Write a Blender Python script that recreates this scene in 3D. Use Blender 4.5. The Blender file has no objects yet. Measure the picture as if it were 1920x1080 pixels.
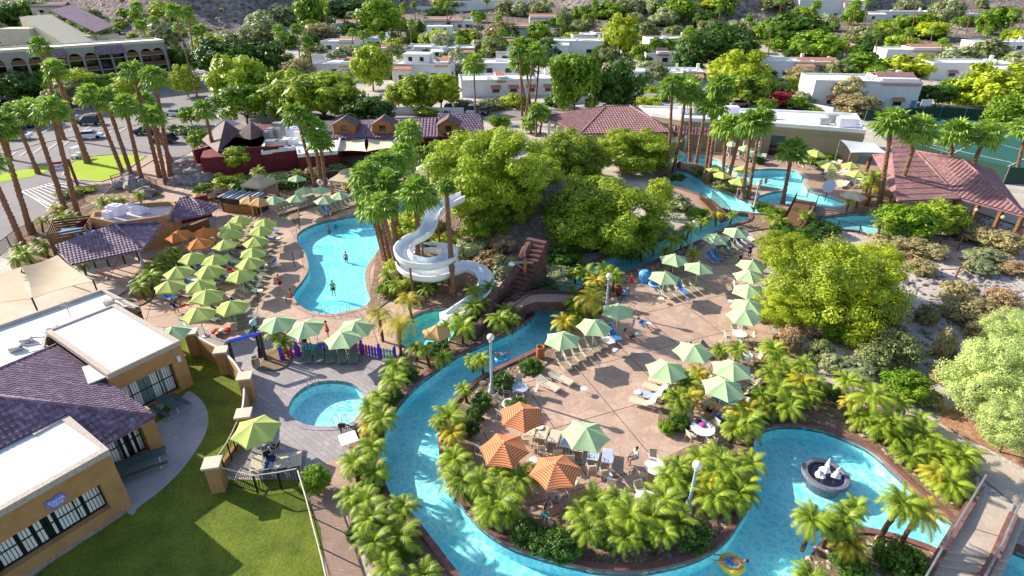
import bpy, bmesh, math, random
from mathutils import Vector, Matrix, noise
from mathutils.geometry import delaunay_2d_cdt
random.seed(7)
R = math.radians
SC = bpy.context.scene
COL = SC.collection
# ---------------------------------------------------------------- camera, sky, sun, exposure
CAMH, PITCH, FPX = 27.0, R(28.6), 1080.0
cam = bpy.data.objects.new('camera', bpy.data.cameras.new('camera')); COL.objects.link(cam)
cam.location = (0, 0, CAMH); cam.rotation_euler = (R(90) - PITCH, 0, 0)
cam.data.sensor_width = 36; cam.data.lens = 36 * FPX / 1920; cam.data.clip_start = .5; cam.data.clip_end = 4000
SC.camera = cam
SUN_EL = R(27); SUN_D = Vector((-.9, .43, 0)).normalized()          # towards the sun
W = bpy.data.worlds.new('World'); SC.world = W; W.use_nodes = True
nt = W.node_tree; nt.nodes.clear()
sky = nt.nodes.new('ShaderNodeTexSky'); sky.sky_type = 'NISHITA'; sky.sun_disc = False
sky.sun_elevation = SUN_EL; sky.sun_rotation = math.atan2(SUN_D.x, SUN_D.y)
bg = nt.nodes.new('ShaderNodeBackground'); bg.inputs[1].default_value = .13
wo = nt.nodes.new('ShaderNodeOutputWorld')
nt.links.new(sky.outputs[0], bg.inputs[0]); nt.links.new(bg.outputs[0], wo.inputs[0])
sl = bpy.data.lights.new('sun', 'SUN'); sl.energy = 5.0; sl.angle = R(.5); sl.color = (1, .93, .8)
sun = bpy.data.objects.new('sun', sl); COL.objects.link(sun)
sv = Vector((SUN_D.x * math.cos(SUN_EL), SUN_D.y * math.cos(SUN_EL), math.sin(SUN_EL)))
sun.rotation_euler = sv.to_track_quat('Z', 'Y').to_euler()
SC.view_settings.view_transform = 'Standard'; SC.view_settings.look = 'None'
SC.view_settings.exposure = .86; SC.view_settings.gamma = 1

# ---------------------------------------------------------------- projection helpers (1920x1080 photo pixels)
ct, st = math.cos(PITCH), math.sin(PITCH)
def ray(px, py):
    a, v = (px - 960) / FPX, (py - 540) / FPX
    return Vector((a, ct - v * st, -st - v * ct))
def P(px, py, z=0.0):
    d = ray(px, py); t = (z - CAMH) / d.z
    return Vector((d.x * t, d.y * t, z))
def proj(p):
    y, z = p[1], p[2] - CAMH
    dep = y * ct - z * st
    return (960 + FPX * p[0] / dep, 540 + FPX * (-z * ct - y * st) / dep)
def top_z(base, pytop):
    'height above base so that the top shows at pytop'
    v = (pytop - 540) / FPX; y = base[1]
    # v = (-(z)ct - y st)/(y ct - z st)
    z = -(y * (v * ct + st)) / (ct - v * st)
    return z + CAMH
def sstep(t):
    t = max(0, min(1, t)); return t * t * (3 - 2 * t)
STARTS = [(-1.2, 300), (-.83, 290), (-.7, 262), (-.52, 246), (-.41, 250), (-.33, 300), (-.2, 335), (0, 335), (.17, 305), (.25, 272), (.42, 290), (.52, 345), (.83, 350), (1.3, 350)]
def T(x, y):
    h = 0.0
    if y > 165:
        h += .05 * (y - 165) * sstep((y - 165) / 40)
        u = x / y
        s = STARTS[0][1]
        for (a, sa), (b, sb) in zip(STARTS, STARTS[1:]):
            if a <= u <= b: s = sa + (sb - sa) * (u - a) / (b - a)
        if u > 1.3: s = 350
        if y > s:
            d = y - s
            h += .42 * d * sstep(d / 60) + (noise.noise(Vector((x / 45, y / 45, 0))) * 9 + noise.noise(Vector((x / 15, y / 15, 3))) * 3) * sstep(d / 60)
    # slide mound
    for cx, cy, rx, ry, hh in MOUNDS:
        d = ((x - cx) / rx) ** 2 + ((y - cy) / ry) ** 2
        if d < 1: h += hh * (1 - d) ** 1.3 * (1 + .25 * noise.noise(Vector((x / 2.2, y / 2.2, 5))))
    return h
_m = P(1000, 425); _m2 = P(905, 415)
MOUNDS = [(_m.x, _m.y + 4, 12, 13, 4.6), (_m2.x - .5, _m2.y + 3, 8, 9, 3.6)]
def PT(px, py):
    'point of the terrain seen at a pixel'
    d = ray(px, py); t = 20.0; prev = t
    while t < 900:
        p = Vector((0, 0, CAMH)) + d * t
        if p.z <= T(p.x, p.y):
            lo, hi = prev, t
            for _ in range(14):
                m = (lo + hi) / 2; q = Vector((0, 0, CAMH)) + d * m
                if q.z <= T(q.x, q.y): hi = m
                else: lo = m
            q = Vector((0, 0, CAMH)) + d * hi
            return Vector((q.x, q.y, T(q.x, q.y)))
        prev = t; t += max(.5, t * .01)
    q = Vector((0, 0, CAMH)) + d * 420
    return Vector((q.x, q.y, T(q.x, q.y)))

# ---------------------------------------------------------------- materials
MATS = {}
def nodes_of(name):
    m = bpy.data.materials.new(name); m.use_nodes = True
    n = m.node_tree.nodes; b = n['Principled BSDF']
    return m, m.node_tree, b
def N(t, kind, **kw):
    n = t.nodes.new(kind)
    for k, v in kw.items():
        if k in n.inputs.keys() if hasattr(n.inputs, 'keys') else False: n.inputs[k].default_value = v
        else: setattr(n, k, v)
    return n
def rgb(c): return (c[0], c[1], c[2], 1)
def mixcol(t, fac, a, b, blend='MIX'):
    m = t.nodes.new('ShaderNodeMix'); m.data_type = 'RGBA'; m.blend_type = blend
    for sock, v in ((m.inputs[0], fac), (m.inputs[6], a), (m.inputs[7], b)):
        if isinstance(v, bpy.types.NodeSocket): t.links.new(v, sock)
        elif isinstance(v, (tuple, list)): sock.default_value = rgb(v)
        else: sock.default_value = v
    return m.outputs[2]
def coords(t, scale=(1, 1, 1), rot=0, space='Object'):
    tc = t.nodes.new('ShaderNodeTexCoord'); mp = t.nodes.new('ShaderNodeMapping')
    mp.inputs['Scale'].default_value = scale; mp.inputs['Rotation'].default_value = (0, 0, rot)
    t.links.new(tc.outputs[space], mp.inputs[0]); return mp.outputs[0]
def noise_(t, co, scale, detail=4, rough=.55):
    n = t.nodes.new('ShaderNodeTexNoise'); n.inputs['Scale'].default_value = scale; n.inputs['Detail'].default_value = detail; n.inputs['Roughness'].default_value = rough
    t.links.new(co, n.inputs['Vector']); return n.outputs['Fac']
def ramp(t, fac, stops):
    r = t.nodes.new('ShaderNodeValToRGB'); e = r.color_ramp.elements
    e[0].position, e[0].color = stops[0][0], rgb(stops[0][1]); e[1].position, e[1].color = stops[-1][0], rgb(stops[-1][1])
    for p, c in stops[1:-1]:
        k = e.new(p); k.color = rgb(c)
    t.links.new(fac, r.inputs[0]); return r.outputs[0]
def bump(t, b, h, strength=.3, dist=.05):
    n = t.nodes.new('ShaderNodeBump'); n.inputs['Strength'].default_value = strength; n.inputs['Distance'].default_value = dist
    t.links.new(h, n.inputs['Height']); t.links.new(n.outputs[0], b.inputs['Normal'])
def basic(name, c, rough=.6, metal=0, var=.25, scale=3, bmp=0, emit=None, spec=None, c2=None):
    m, t, b = nodes_of(name)
    co = coords(t)
    nf = noise_(t, co, scale, 5)
    c2 = c2 or tuple(x * (1 - var) for x in c)
    hi = tuple(min(1, x * (1 + var * .4)) for x in c)
    out = ramp(t, nf, [(.3, c2), (.7, hi)])
    t.links.new(out, b.inputs['Base Color'])
    b.inputs['Roughness'].default_value = rough; b.inputs['Metallic'].default_value = metal
    if spec is not None: b.inputs['Specular IOR Level'].default_value = spec
    if bmp: bump(t, b, noise_(t, co, scale * 12, 3), bmp)
    MATS[name] = m; return m
def leafmat(name, c1, c2, trans=.35, c3=None):
    m, t, b = nodes_of(name)
    g = t.nodes.new('ShaderNodeNewGeometry'); oi = t.nodes.new('ShaderNodeObjectInfo')
    co = coords(t)
    nf = noise_(t, co, .9, 3)
    add = t.nodes.new('ShaderNodeMath'); add.operation = 'MULTIPLY_ADD'
    t.links.new(g.outputs['Random Per Island'], add.inputs[0]); add.inputs[1].default_value = .5
    t.links.new(nf, add.inputs[2])
    sub = t.nodes.new('ShaderNodeMath'); sub.operation = 'MULTIPLY_ADD'; sub.inputs[1].default_value = .3
    t.links.new(oi.outputs['Random'], sub.inputs[0]); t.links.new(add.outputs[0], sub.inputs[2])
    stops = [(.45, c1), (1.0, c2)] if not c3 else [(.45, c1), (.9, c2), (1.2 if False else 1.0, c3)]
    col = ramp(t, sub.outputs[0], stops)
    t.links.new(col, b.inputs['Base Color']); b.inputs['Roughness'].default_value = .5
    b.inputs['Specular IOR Level'].default_value = .35
    tr = t.nodes.new('ShaderNodeBsdfTranslucent'); t.links.new(col, tr.inputs[0])
    mx = t.nodes.new('ShaderNodeMixShader'); mx.inputs[0].default_value = trans
    o = t.nodes['Material Output']
    t.links.new(b.outputs[0], mx.inputs[1]); t.links.new(tr.outputs[0], mx.inputs[2]); t.links.new(mx.outputs[0], o.inputs[0])
    MATS[name] = m; return m

# ---------------------------------------------------------------- mesh builder
class MB:
    def __init__(s): s.v = []; s.f = []; s.m = []; s.mi = 0
    def add(s, vs, fs):
        o = len(s.v); s.v += [tuple(x) for x in vs]; s.f += [tuple(i + o for i in f) for f in fs]; s.m += [s.mi] * len(fs)
        return s
    def box(s, c, size, rz=0, M=None):
        hx, hy, hz = size[0] / 2, size[1] / 2, size[2] / 2
        cr, sr = math.cos(rz), math.sin(rz); vs = []
        for dz in (-hz, hz):
            for dx, dy in ((-hx, -hy), (hx, -hy), (hx, hy), (-hx, hy)):
                p = Vector((c[0] + dx * cr - dy * sr, c[1] + dx * sr + dy * cr, c[2] + dz)) if M is None else M @ Vector((dx + c[0], dy + c[1], dz + c[2]))
                vs.append(p)
        return s.add(vs, [(3, 2, 1, 0), (4, 5, 6, 7), (0, 1, 5, 4), (1, 2, 6, 5), (2, 3, 7, 6), (3, 0, 4, 7)])
    def prism(s, poly, z0, z1, cap=True, bottom=True):
        n = len(poly)
        if sum(poly[i][0] * poly[(i + 1) % n][1] - poly[(i + 1) % n][0] * poly[i][1] for i in range(n)) < 0: poly = poly[::-1]
        vs = [(p[0], p[1], z0) for p in poly] + [(p[0], p[1], z1) for p in poly]
        fs = [(i, (i + 1) % n, n + (i + 1) % n, n + i) for i in range(n)]
        if cap: fs.append(tuple(range(n, 2 * n)))
        if bottom: fs.append(tuple(range(n - 1, -1, -1)))
        return s.add(vs, fs)
    def tube(s, pts, rad, n=6, cap=True):
        pts = [Vector(p) for p in pts]
        rad = rad if isinstance(rad, (list, tuple)) else [rad] * len(pts)
        vs = []; 
        for i, p in enumerate(pts):
            d = (pts[min(i + 1, len(pts) - 1)] - pts[max(i - 1, 0)])
            if d.length < 1e-6: d = Vector((0, 0, 1))
            d.normalize()
            a = Vector((0, 0, 1)) if abs(d.z) < .9 else Vector((1, 0, 0))
            u = d.cross(a).normalized(); w = d.cross(u)
            for k in range(n):
                t = 2 * math.pi * k / n
                vs.append(p + (u * math.cos(t) + w * math.sin(t)) * rad[i])
        fs = []
        for i in range(len(pts) - 1):
            for k in range(n):
                fs.append((i * n + k, (i + 1) * n + k, (i + 1) * n + (k + 1) % n, i * n + (k + 1) % n))
        if cap:
            fs.append(tuple(range(n))); fs.append(tuple((len(pts) - 1) * n + k for k in range(n - 1, -1, -1)))
        return s.add(vs, fs)
    def lathe(s, c, prof, n=14):
        vs = []; fs = []
        for r, z in prof:
            for k in range(n):
                t = 2 * math.pi * k / n; vs.append((c[0] + r * math.cos(t), c[1] + r * math.sin(t), c[2] + z))
        for i in range(len(prof) - 1):
            for k in range(n): fs.append((i * n + k, i * n + (k + 1) % n, (i + 1) * n + (k + 1) % n, (i + 1) * n + k))
        fs.append(tuple(range(n - 1, -1, -1))); fs.append(tuple((len(prof) - 1) * n + k for k in range(n)))
        return s.add(vs, fs)
    def ball(s, c, r, n=10, sz=1, jit=0):
        vs = []; fs = []; m = max(4, n // 2 + 1)
        for i in range(m + 1):
            ph = math.pi * i / m
            for k in range(n):
                t = 2 * math.pi * k / n; rr = r * (1 + (random.random() - .5) * jit)
                vs.append((c[0] + rr * math.sin(ph) * math.cos(t), c[1] + rr * math.sin(ph) * math.sin(t), c[2] + rr * sz * math.cos(ph)))
        for i in range(m):
            for k in range(n): fs.append((i * n + k, (i + 1) * n + k, (i + 1) * n + (k + 1) % n, i * n + (k + 1) % n))
        return s.add(vs, fs)
    def quad(s, a, b, c, d): return s.add([a, b, c, d], [(0, 1, 2, 3)])
    def slab(s, pts, th):
        'any planar polygon given thickness downwards'
        n = len(pts); vs = [Vector(p) for p in pts] + [Vector(p) - Vector((0, 0, th)) for p in pts]
        fs = [tuple(range(n)), tuple(range(2 * n - 1, n - 1, -1))] + [(i, n + i, n + (i + 1) % n, (i + 1) % n) for i in range(n)]
        return s.add(vs, fs)
    def mesh(s, name, mats, smooth=False):
        me = bpy.data.meshes.new(name); me.from_pydata(s.v, [], s.f)
        for m in (mats if isinstance(mats, (list, tuple)) else [mats]): me.materials.append(MATS[m] if isinstance(m, str) else m)
        me.polygons.foreach_set('material_index', s.m)
        if smooth: me.polygons.foreach_set('use_smooth', [True] * len(s.f))
        me.update(); return me
    def obj(s, name, mats, parent=None, smooth=False, loc=None):
        o = bpy.data.objects.new(name, s.mesh(name, mats, smooth)); COL.objects.link(o)
        if parent: o.parent = parent
        if loc is not None: o.location = loc
        return o
def fixn(o):
    bm = bmesh.new(); bm.from_mesh(o.data); bmesh.ops.recalc_face_normals(bm, faces=bm.faces); bm.to_mesh(o.data); bm.free(); return o
def tag(o, label, cat, group=None, kind=None):
    if label: o['label'] = label
    if cat: o['category'] = cat
    if group: o['group'] = group
    if kind: o['kind'] = kind
    return o
def thing(name, label, cat, loc=(0, 0, 0), rz=0, group=None):
    o = bpy.data.objects.new(name, None); COL.objects.link(o); o.location = loc; o.rotation_euler = (0, 0, rz)
    return tag(o, label, cat, group)
def dup(root, loc=None, rz=None, scale=None):
    kids = {}
    for x in list(bpy.data.objects):
        if x.parent: kids.setdefault(x.parent.name, []).append(x)
    return _dup(root, loc, rz, scale, kids)
def dupl(root, kids, loc=None, rz=None, scale=None):
    r = root.copy(); COL.objects.link(r)
    if loc is not None: r.location = loc
    if rz is not None: r.rotation_euler = (0, 0, rz)
    if scale is not None: r.scale = scale if hasattr(scale, '__len__') else (scale,) * 3
    def rec(src, dst):
        for c in src.children:
            d = c.copy(); COL.objects.link(d); d.parent = dst; rec(c, d)
    rec(root, r); return r
ORD = ['leftmost', 'second from left', 'third from left', 'fourth from left', 'fifth from left', 'sixth from left', 'seventh from left', 'eighth from left', 'ninth from left', 'tenth from left', 'eleventh from left', 'twelfth from left', 'thirteenth from left', 'fourteenth from left', 'fifteenth from left']
LAB = {}
def lab(o, look, place):
    'queue an object for a label that singles it out by its place in a small set'
    LAB.setdefault((look, place), []).append(o)
def flush_labels():
    for (look, place), os_ in LAB.items():
        os_.sort(key=lambda o: proj(o.location)[0])
        n = len(os_)
        for i, o in enumerate(os_):
            if n == 1: o['label'] = f'{look} {place}'
            elif n == 2: o['label'] = f'{look} {place}, ' + ('left one of two' if i == 0 else 'right one of two')
            else:
                w = 'rightmost' if i == n - 1 else ('leftmost' if i == 0 else ORD[i] if i < len(ORD) else f'number {i+1} from left')
                o['label'] = f'{look} {place}, {w}'
def inside(p, poly):
    x, y = p[0], p[1]; c = False; j = len(poly) - 1
    for i in range(len(poly)):
        a, b = poly[i], poly[j]
        if (a[1] > y) != (b[1] > y) and x < (b[0] - a[0]) * (y - a[1]) / (b[1] - a[1]) + a[0]: c = not c
        j = i
    return c
def smooth_px(pts, k=5, closed=True):
    out = []; n = len(pts)
    rng = range(n) if closed else range(n - 1)
    for i in rng:
        p0, p1, p2, p3 = [Vector(pts[(i + d) % n] if closed else pts[max(0, min(n - 1, i + d))]) for d in (-1, 0, 1, 2)]
        for q in range(k):
            t = q / k
            out.append(.5 * ((2 * p1) + (p2 - p0) * t + (2 * p0 - 5 * p1 + 4 * p2 - p3) * t * t + (3 * p1 - p0 - 3 * p2 + p3) * t ** 3))
    if not closed: out.append(Vector(pts[-1]))
    return out
def outline(px, smooth=True, k=5, closed=True):
    pts = smooth_px(px, k, closed) if smooth else [Vector(p) for p in px]
    return [P(p[0], p[1]).to_2d() for p in pts]
def region(name, poly, z, mat, holes=(), extra=None, zf=None, parent=None, uv=False):
    vs = [Vector((p[0], p[1])) for p in poly]; es = [(i, (i + 1) % len(poly)) for i in range(len(poly))]
    xs = [p[0] for p in poly]; ys = [p[1] for p in poly]
    hs = [h for h in holes if max(q[0] for q in h) > min(xs) and min(q[0] for q in h) < max(xs) and max(q[1] for q in h) > min(ys) and min(q[1] for q in h) < max(ys)]
    for h in hs:
        o = len(vs); vs += [Vector((q[0], q[1])) for q in h]; es += [(o + i, o + (i + 1) % len(h)) for i in range(len(h))]
    if extra: vs += [Vector(e) for e in extra]
    r = delaunay_2d_cdt(vs, es, [], 0, 1e-4)
    fs = []
    for f in r[2]:
        c = sum((r[0][i] for i in f), Vector((0, 0))) / len(f)
        if inside(c, poly) and not any(inside(c, h) for h in hs): fs.append(tuple(f))
    mb = MB(); used = {}
    vv = []; ff = []
    for f in fs:
        g = []
        for i in f:
            if i not in used: used[i] = len(vv); q = r[0][i]; vv.append((q.x, q.y, z + (zf(q.x, q.y) if zf else 0)))
            g.append(used[i])
        a_, b_, c_ = [Vector(vv[k][:2]) for k in g[:3]]
        if (b_ - a_).cross(c_ - a_) < 0: g = g[::-1]
        ff.append(tuple(g))
    mb.add(vv, ff); return mb.obj(name, mat, parent)
def offset_path(pts, d, closed):
    n = len(pts); out = []
    for i in range(n):
        a = pts[(i - 1) % n] if closed or i > 0 else pts[i]; b = pts[(i + 1) % n] if closed or i < n - 1 else pts[i]
        t = (Vector(b) - Vector(a)); 
        if t.length < 1e-6: out.append(Vector(pts[i])); continue
        t.normalize(); out.append(Vector((pts[i][0] - t.y * d, pts[i][1] + t.x * d)))
    return out
def strip(mb, pts, w0, w1, z0, z1, closed=True, zf=None):
    'solid kerb of rectangular section following a path between offsets w0 and w1'
    A = offset_path(pts, w0, closed); B = offset_path(pts, w1, closed); n = len(pts); vs = []
    for a, b in zip(A, B):
        g = zf(a.x, a.y) if zf else 0
        vs += [(a.x, a.y, z0 + g), (b.x, b.y, z0 + g), (b.x, b.y, z1 + g), (a.x, a.y, z1 + g)]
    fs = []
    for i in range(n if closed else n - 1):
        j = (i + 1) % n
        for k in range(4): fs.append((i * 4 + k, j * 4 + k, j * 4 + (k + 1) % 4, i * 4 + (k + 1) % 4))
    if not closed: fs += [(0, 1, 2, 3), ((n - 1) * 4 + 3, (n - 1) * 4 + 2, (n - 1) * 4 + 1, (n - 1) * 4)]
    mb.add(vs, fs)
# ---------------------------------------------------------------- palette
basic('white_paint', (.8, .8, .78), .5, var=.06)
basic('white_stucco', (.74, .72, .7), .9, var=.1, scale=1.2, bmp=.2)
basic('cream_stucco', (.6, .53, .4), .9, var=.12, scale=1, bmp=.2)
basic('hotel_stucco', (.33, .29, .26), .9, var=.1, scale=.5, bmp=.2)
basic('tan_stucco', (.45, .24, .09), .9, var=.16, scale=1.5, bmp=.35)
basic('olive_stucco', (.36, .31, .19), .9, var=.1, scale=.8, bmp=.2)
basic('red_stucco', (.17, .014, .02), .8, var=.25, scale=.8, bmp=.2)
basic('roof_white', (.86, .84, .82), .8, var=.16, scale=.35)
basic('roof_pink', (.62, .52, .5), .85, var=.12, scale=.5)
basic('parapet_stone', (.5, .42, .36), .9, var=.3, scale=9)
basic('dark_trim', (.05, .035, .03), .6)
basic('dark_glass', (.015, .02, .025), .08, var=.4, scale=.5)
basic('teal_glass', (.12, .22, .22), .1, var=.4, scale=.4)
basic('blind', (.75, .74, .68), .7, var=.1)
basic('dark_metal', (.04, .035, .035), .45, metal=.6)
basic('grey_metal', (.4, .4, .4), .4, metal=.6)
basic('green_metal', (.03, .1, .07), .5)
basic('sage_table', (.07, .13, .12), .45, var=.3, scale=6)
basic('lamp_pole', (.45, .58, .62), .5, var=.15)
basic('globe', (.85, .82, .7), .25, var=.03)
basic('amber_globe', (.75, .6, .35), .25, var=.05)
basic('wood_brown', (.2, .09, .035), .8, var=.4, scale=5)
basic('wood_orange', (.4, .17, .05), .8, var=.5, scale=6)
basic('red_wood', (.2, .015, .02), .6, var=.2)
basic('red_curb', (.23, .1, .085), .8, var=.35, scale=2.5, bmp=.3)
basic('rock_wall', (.13, .06, .05), .95, var=.4, scale=1.6, bmp=.8)
basic('rock_pale', (.5, .4, .32), .95, var=.45, scale=2, bmp=.7)
basic('rock_grey', (.33, .29, .28), .95, var=.5, scale=1.6, bmp=.7)
basic('terracotta', (.42, .13, .05), .7, var=.15)
basic('tan_canvas', (.58, .44, .29), .85, var=.1, scale=.8)
basic('cream_canvas', (.75, .62, .44), .85, var=.06, scale=.4)
basic('pale_canvas', (.7, .72, .74), .85, var=.06, scale=.4)
basic('rose_canvas', (.42, .3, .24), .85, var=.12, scale=1)
basic('white_table', (.78, .75, .74), .4, var=.06)
basic('blue_table', (.42, .47, .55), .35, var=.15, scale=8)
basic('frame_white', (.78, .74, .66), .4, var=.05)
basic('sling_taupe', (.34, .25, .17), .8, var=.15, scale=8)
basic('sling_cream', (.62, .52, .38), .8, var=.12, scale=8)
basic('sling_green', (.1, .15, .12), .8, var=.2, scale=8)
basic('black_sling', (.02, .02, .025), .7)
basic('towel_blue', (.05, .22, .6), .95, var=.4, scale=4)
basic('towel_white', (.75, .76, .8), .95, var=.1)
basic('pink_cloth', (.7, .05, .35), .9)
basic('ring_blue', (.12, .4, .85), .35, var=.3, scale=4)
basic('ring_yellow', (.85, .55, .04), .35, var=.15, scale=4)
basic('skin', (.5, .26, .15), .55, var=.12, scale=5)
basic('skin_dark', (.25, .12, .07), .55, var=.12, scale=5)
basic('hair_dark', (.025, .015, .01), .6)
basic('hair_brown', (.12, .06, .03), .6)
for n_, c_ in dict(cloth_red=(.6, .03, .03), cloth_navy=(.02, .03, .12), cloth_black=(.012, .012, .015), cloth_teal=(.03, .5, .5), cloth_white=(.75, .75, .75), cloth_orange=(.8, .35, .03), cloth_blue=(.06, .2, .6), cloth_green=(.1, .35, .1)).items(): basic(n_, c_, .85, var=.15, scale=6)
for n_, c_ in dict(car_white=(.75, .75, .75), car_silver=(.4, .42, .44), car_dark=(.03, .035, .05), car_blue=(.05, .12, .3), car_red=(.3, .03, .03), car_tan=(.35, .3, .22)).items():
    basic(n_, c_, .2, metal=.1, var=.05)
basic('tyre', (.015, .015, .015), .8)
basic('trunk_palm', (.3, .15, .085), .95, var=.6, scale=7, bmp=.8)
basic('trunk_base', (.42, .3, .22), .95, var=.35, scale=4, bmp=.6)
basic('trunk_date', (.16, .09, .05), .95, var=.5, scale=9, bmp=.8)
basic('bark', (.1, .06, .04), .95, var=.4, scale=4, bmp=.7)
basic('dry_frond', (.4, .25, .1), .9, var=.4, scale=5)
basic('slide_white', (.85, .86, .88), .25, var=.05)
basic('sign_blue', (.2, .22, .75), .5, var=.1)
basic('sign_pale', (.75, .72, .85), .6, var=.05)
basic('sign_ink', (.1, .03, .12), .6)
basic('accent_blue', (.03, .1, .8), .4)
basic('tin_blue', (.06, .25, .5), .4)
basic('fence_purple', (.12, .04, .6), .5); basic('fence_red', (.6, .03, .12), .5); basic('fence_teal', (.05, .5, .5), .5); basic('fence_yellow', (.8, .6, .1), .5)
basic('foam', (.9, .92, .95), .4, var=.03)
basic('pebble_dark', (.05, .05, .07), .4, var=.8, scale=14, c2=(.25, .26, .32), bmp=.6)
basic('fountain_water', (.012, .012, .03), .12, var=.2)
basic('windscreen', (.012, .05, .035), .8, var=.2)
basic('awning_rose', (.45, .2, .15), .8)
basic('net_black', (.02, .02, .02), .8)

leafmat('leaf_fan', (.05, .15, .012), (.34, .5, .07), .3)
leafmat('leaf_date', (.022, .075, .006), (.34, .44, .035), .24)
leafmat('leaf_date_gold', (.08, .14, .01), (.6, .5, .04), .28)
leafmat('leaf_mesquite', (.06, .14, .01), (.42, .53, .035), .33)
leafmat('leaf_lime', (.09, .16, .01), (.52, .6, .03), .32)
leafmat('leaf_bright', (.05, .15, .006), (.24, .38, .015), .3)
leafmat('leaf_dark', (.018, .065, .008), (.08, .17, .012), .25)
leafmat('leaf_olive', (.1, .13, .04), (.3, .33, .12), .3)
leafmat('leaf_sage', (.16, .19, .09), (.42, .46, .22), .3)
leafmat('leaf_brown', (.19, .15, .05), (.5, .43, .2), .3)
leafmat('leaf_pale', (.2, .27, .06), (.6, .7, .25), .35)
leafmat('leaf_dry', (.24, .14, .06), (.6, .42, .22), .3)
leafmat('leaf_red', (.5, .02, .03), (.8, .06, .1), .3)

def canopy_mat(name, c, c2=None, stripes=False):
    m, t, b = nodes_of(name); co = coords(t)
    nf = noise_(t, co, 2.5, 3)
    col = ramp(t, nf, [(.3, tuple(x * .88 for x in c)), (.7, c)])
    if stripes:
        w = t.nodes.new('ShaderNodeTexWave'); w.wave_type = 'BANDS'; w.bands_direction = 'Z'; w.inputs['Scale'].default_value = 4.5
        t.links.new(co, w.inputs[0])
        wf = ramp(t, w.outputs['Fac'], [(.55, (0, 0, 0)), (.75, (1, 1, 1))])
        col = mixcol(t, wf, col, c2)
    t.links.new(col, b.inputs['Base Color']); b.inputs['Roughness'].default_value = .85
    tr = t.nodes.new('ShaderNodeBsdfTranslucent'); t.links.new(col, tr.inputs[0])
    mx = t.nodes.new('ShaderNodeMixShader'); mx.inputs[0].default_value = .18; o = t.nodes['Material Output']
    t.links.new(b.outputs[0], mx.inputs[1]); t.links.new(tr.outputs[0], mx.inputs[2]); t.links.new(mx.outputs[0], o.inputs[0])
    MATS[name] = m
canopy_mat('canopy_green', (.5, .68, .36))
canopy_mat('canopy_lime', (.55, .64, .17))
canopy_mat('canopy_orange', (.72, .24, .05))
canopy_mat('canopy_rust', (.8, .36, .15), (.4, .07, .03), True)
canopy_mat('canopy_tan', (.7, .4, .15))
canopy_mat('canopy_cream', (.75, .62, .42))

def towel_stripe():
    m, t, b = nodes_of('towel_stripe'); co = coords(t)
    w = t.nodes.new('ShaderNodeTexWave'); w.bands_direction = 'Y'; w.inputs['Scale'].default_value = 3.2; t.links.new(co, w.inputs[0])
    t.links.new(ramp(t, w.outputs['Fac'], [(.48, (.02, .1, .42)), (.52, (.75, .78, .82))]), b.inputs['Base Color']); b.inputs['Roughness'].default_value = .95
    MATS['towel_stripe'] = m
towel_stripe()

def cells(name, c1, c2, line, scale, lw=.03, rot=0, rough=.8, brick=None, big=None):
    'flagstone or paver surface'
    m, t, b = nodes_of(name); co = coords(t, rot=rot)
    if brick:
        br = t.nodes.new('ShaderNodeTexBrick'); br.inputs['Scale'].default_value = 1
        br.inputs['Brick Width'].default_value = brick[0]; br.inputs['Row Height'].default_value = brick[1]; br.inputs['Mortar Size'].default_value = lw
        br.inputs['Color1'].default_value = rgb(c1); br.inputs['Color2'].default_value = rgb(c2); br.inputs['Mortar'].default_value = rgb(line)
        t.links.new(co, br.inputs['Vector']); col = br.outputs[0]; hf = br.outputs[1]
    else:
        wob = t.nodes.new('ShaderNodeTexNoise'); wob.inputs['Scale'].default_value = 1.1; t.links.new(co, wob.inputs[0])
        va = t.nodes.new('ShaderNodeVectorMath'); va.operation = 'MULTIPLY_ADD'; va.inputs[1].default_value = (.5, .5, 0)
        t.links.new(wob.outputs['Color'], va.inputs[0]); t.links.new(co, va.inputs[2])
        v1 = t.nodes.new('ShaderNodeTexVoronoi'); v1.feature = 'DISTANCE_TO_EDGE'; v1.inputs['Scale'].default_value = scale
        v2 = t.nodes.new('ShaderNodeTexVoronoi'); v2.inputs['Scale'].default_value = scale
        t.links.new(va.outputs[0], v1.inputs['Vector']); t.links.new(va.outputs[0], v2.inputs['Vector'])
        sp = t.nodes.new('ShaderNodeSeparateColor'); t.links.new(v2.outputs['Color'], sp.inputs[0])
        col = mixcol(t, sp.outputs[0], c1, c2)
        hf = ramp(t, v1.outputs['Distance'], [(0, (1, 1, 1)), (lw, (0, 0, 0))])
        col = mixcol(t, hf, col, line)
    nf = noise_(t, co, .35, 6, .7)
    col = mixcol(t, ramp(t, nf, [(.4, (0, 0, 0)), (.66, (.8, .8, .8))]), col, tuple(x * .6 for x in c1))
    nf2 = noise_(t, co, 9, 4, .7)
    col = mixcol(t, .35, col, ramp(t, nf2, [(.2, tuple(x * .5 for x in c1)), (.8, tuple(min(1, x * 1.35) for x in c2))]))
    if big:
        b2 = t.nodes.new('ShaderNodeTexBrick'); b2.offset = 0; b2.inputs['Scale'].default_value = 1; b2.inputs['Brick Width'].default_value = big; b2.inputs['Row Height'].default_value = big * 1.15; b2.inputs['Mortar Size'].default_value = .03
        b2.inputs['Mortar Smooth'].default_value = 0
        t.links.new(coords(t, rot=R(-22)), b2.inputs['Vector'])
        col = mixcol(t, b2.outputs[1], col, (.08, .05, .04))
    t.links.new(col, b.inputs['Base Color']); b.inputs['Roughness'].default_value = rough
    bump(t, b, nf2, .25, .03)
    MATS[name] = m
cells('flagstone', (.45, .29, .215), (.6, .42, .32), (.26, .16, .12), 1.5, .035, big=4.6)
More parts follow.
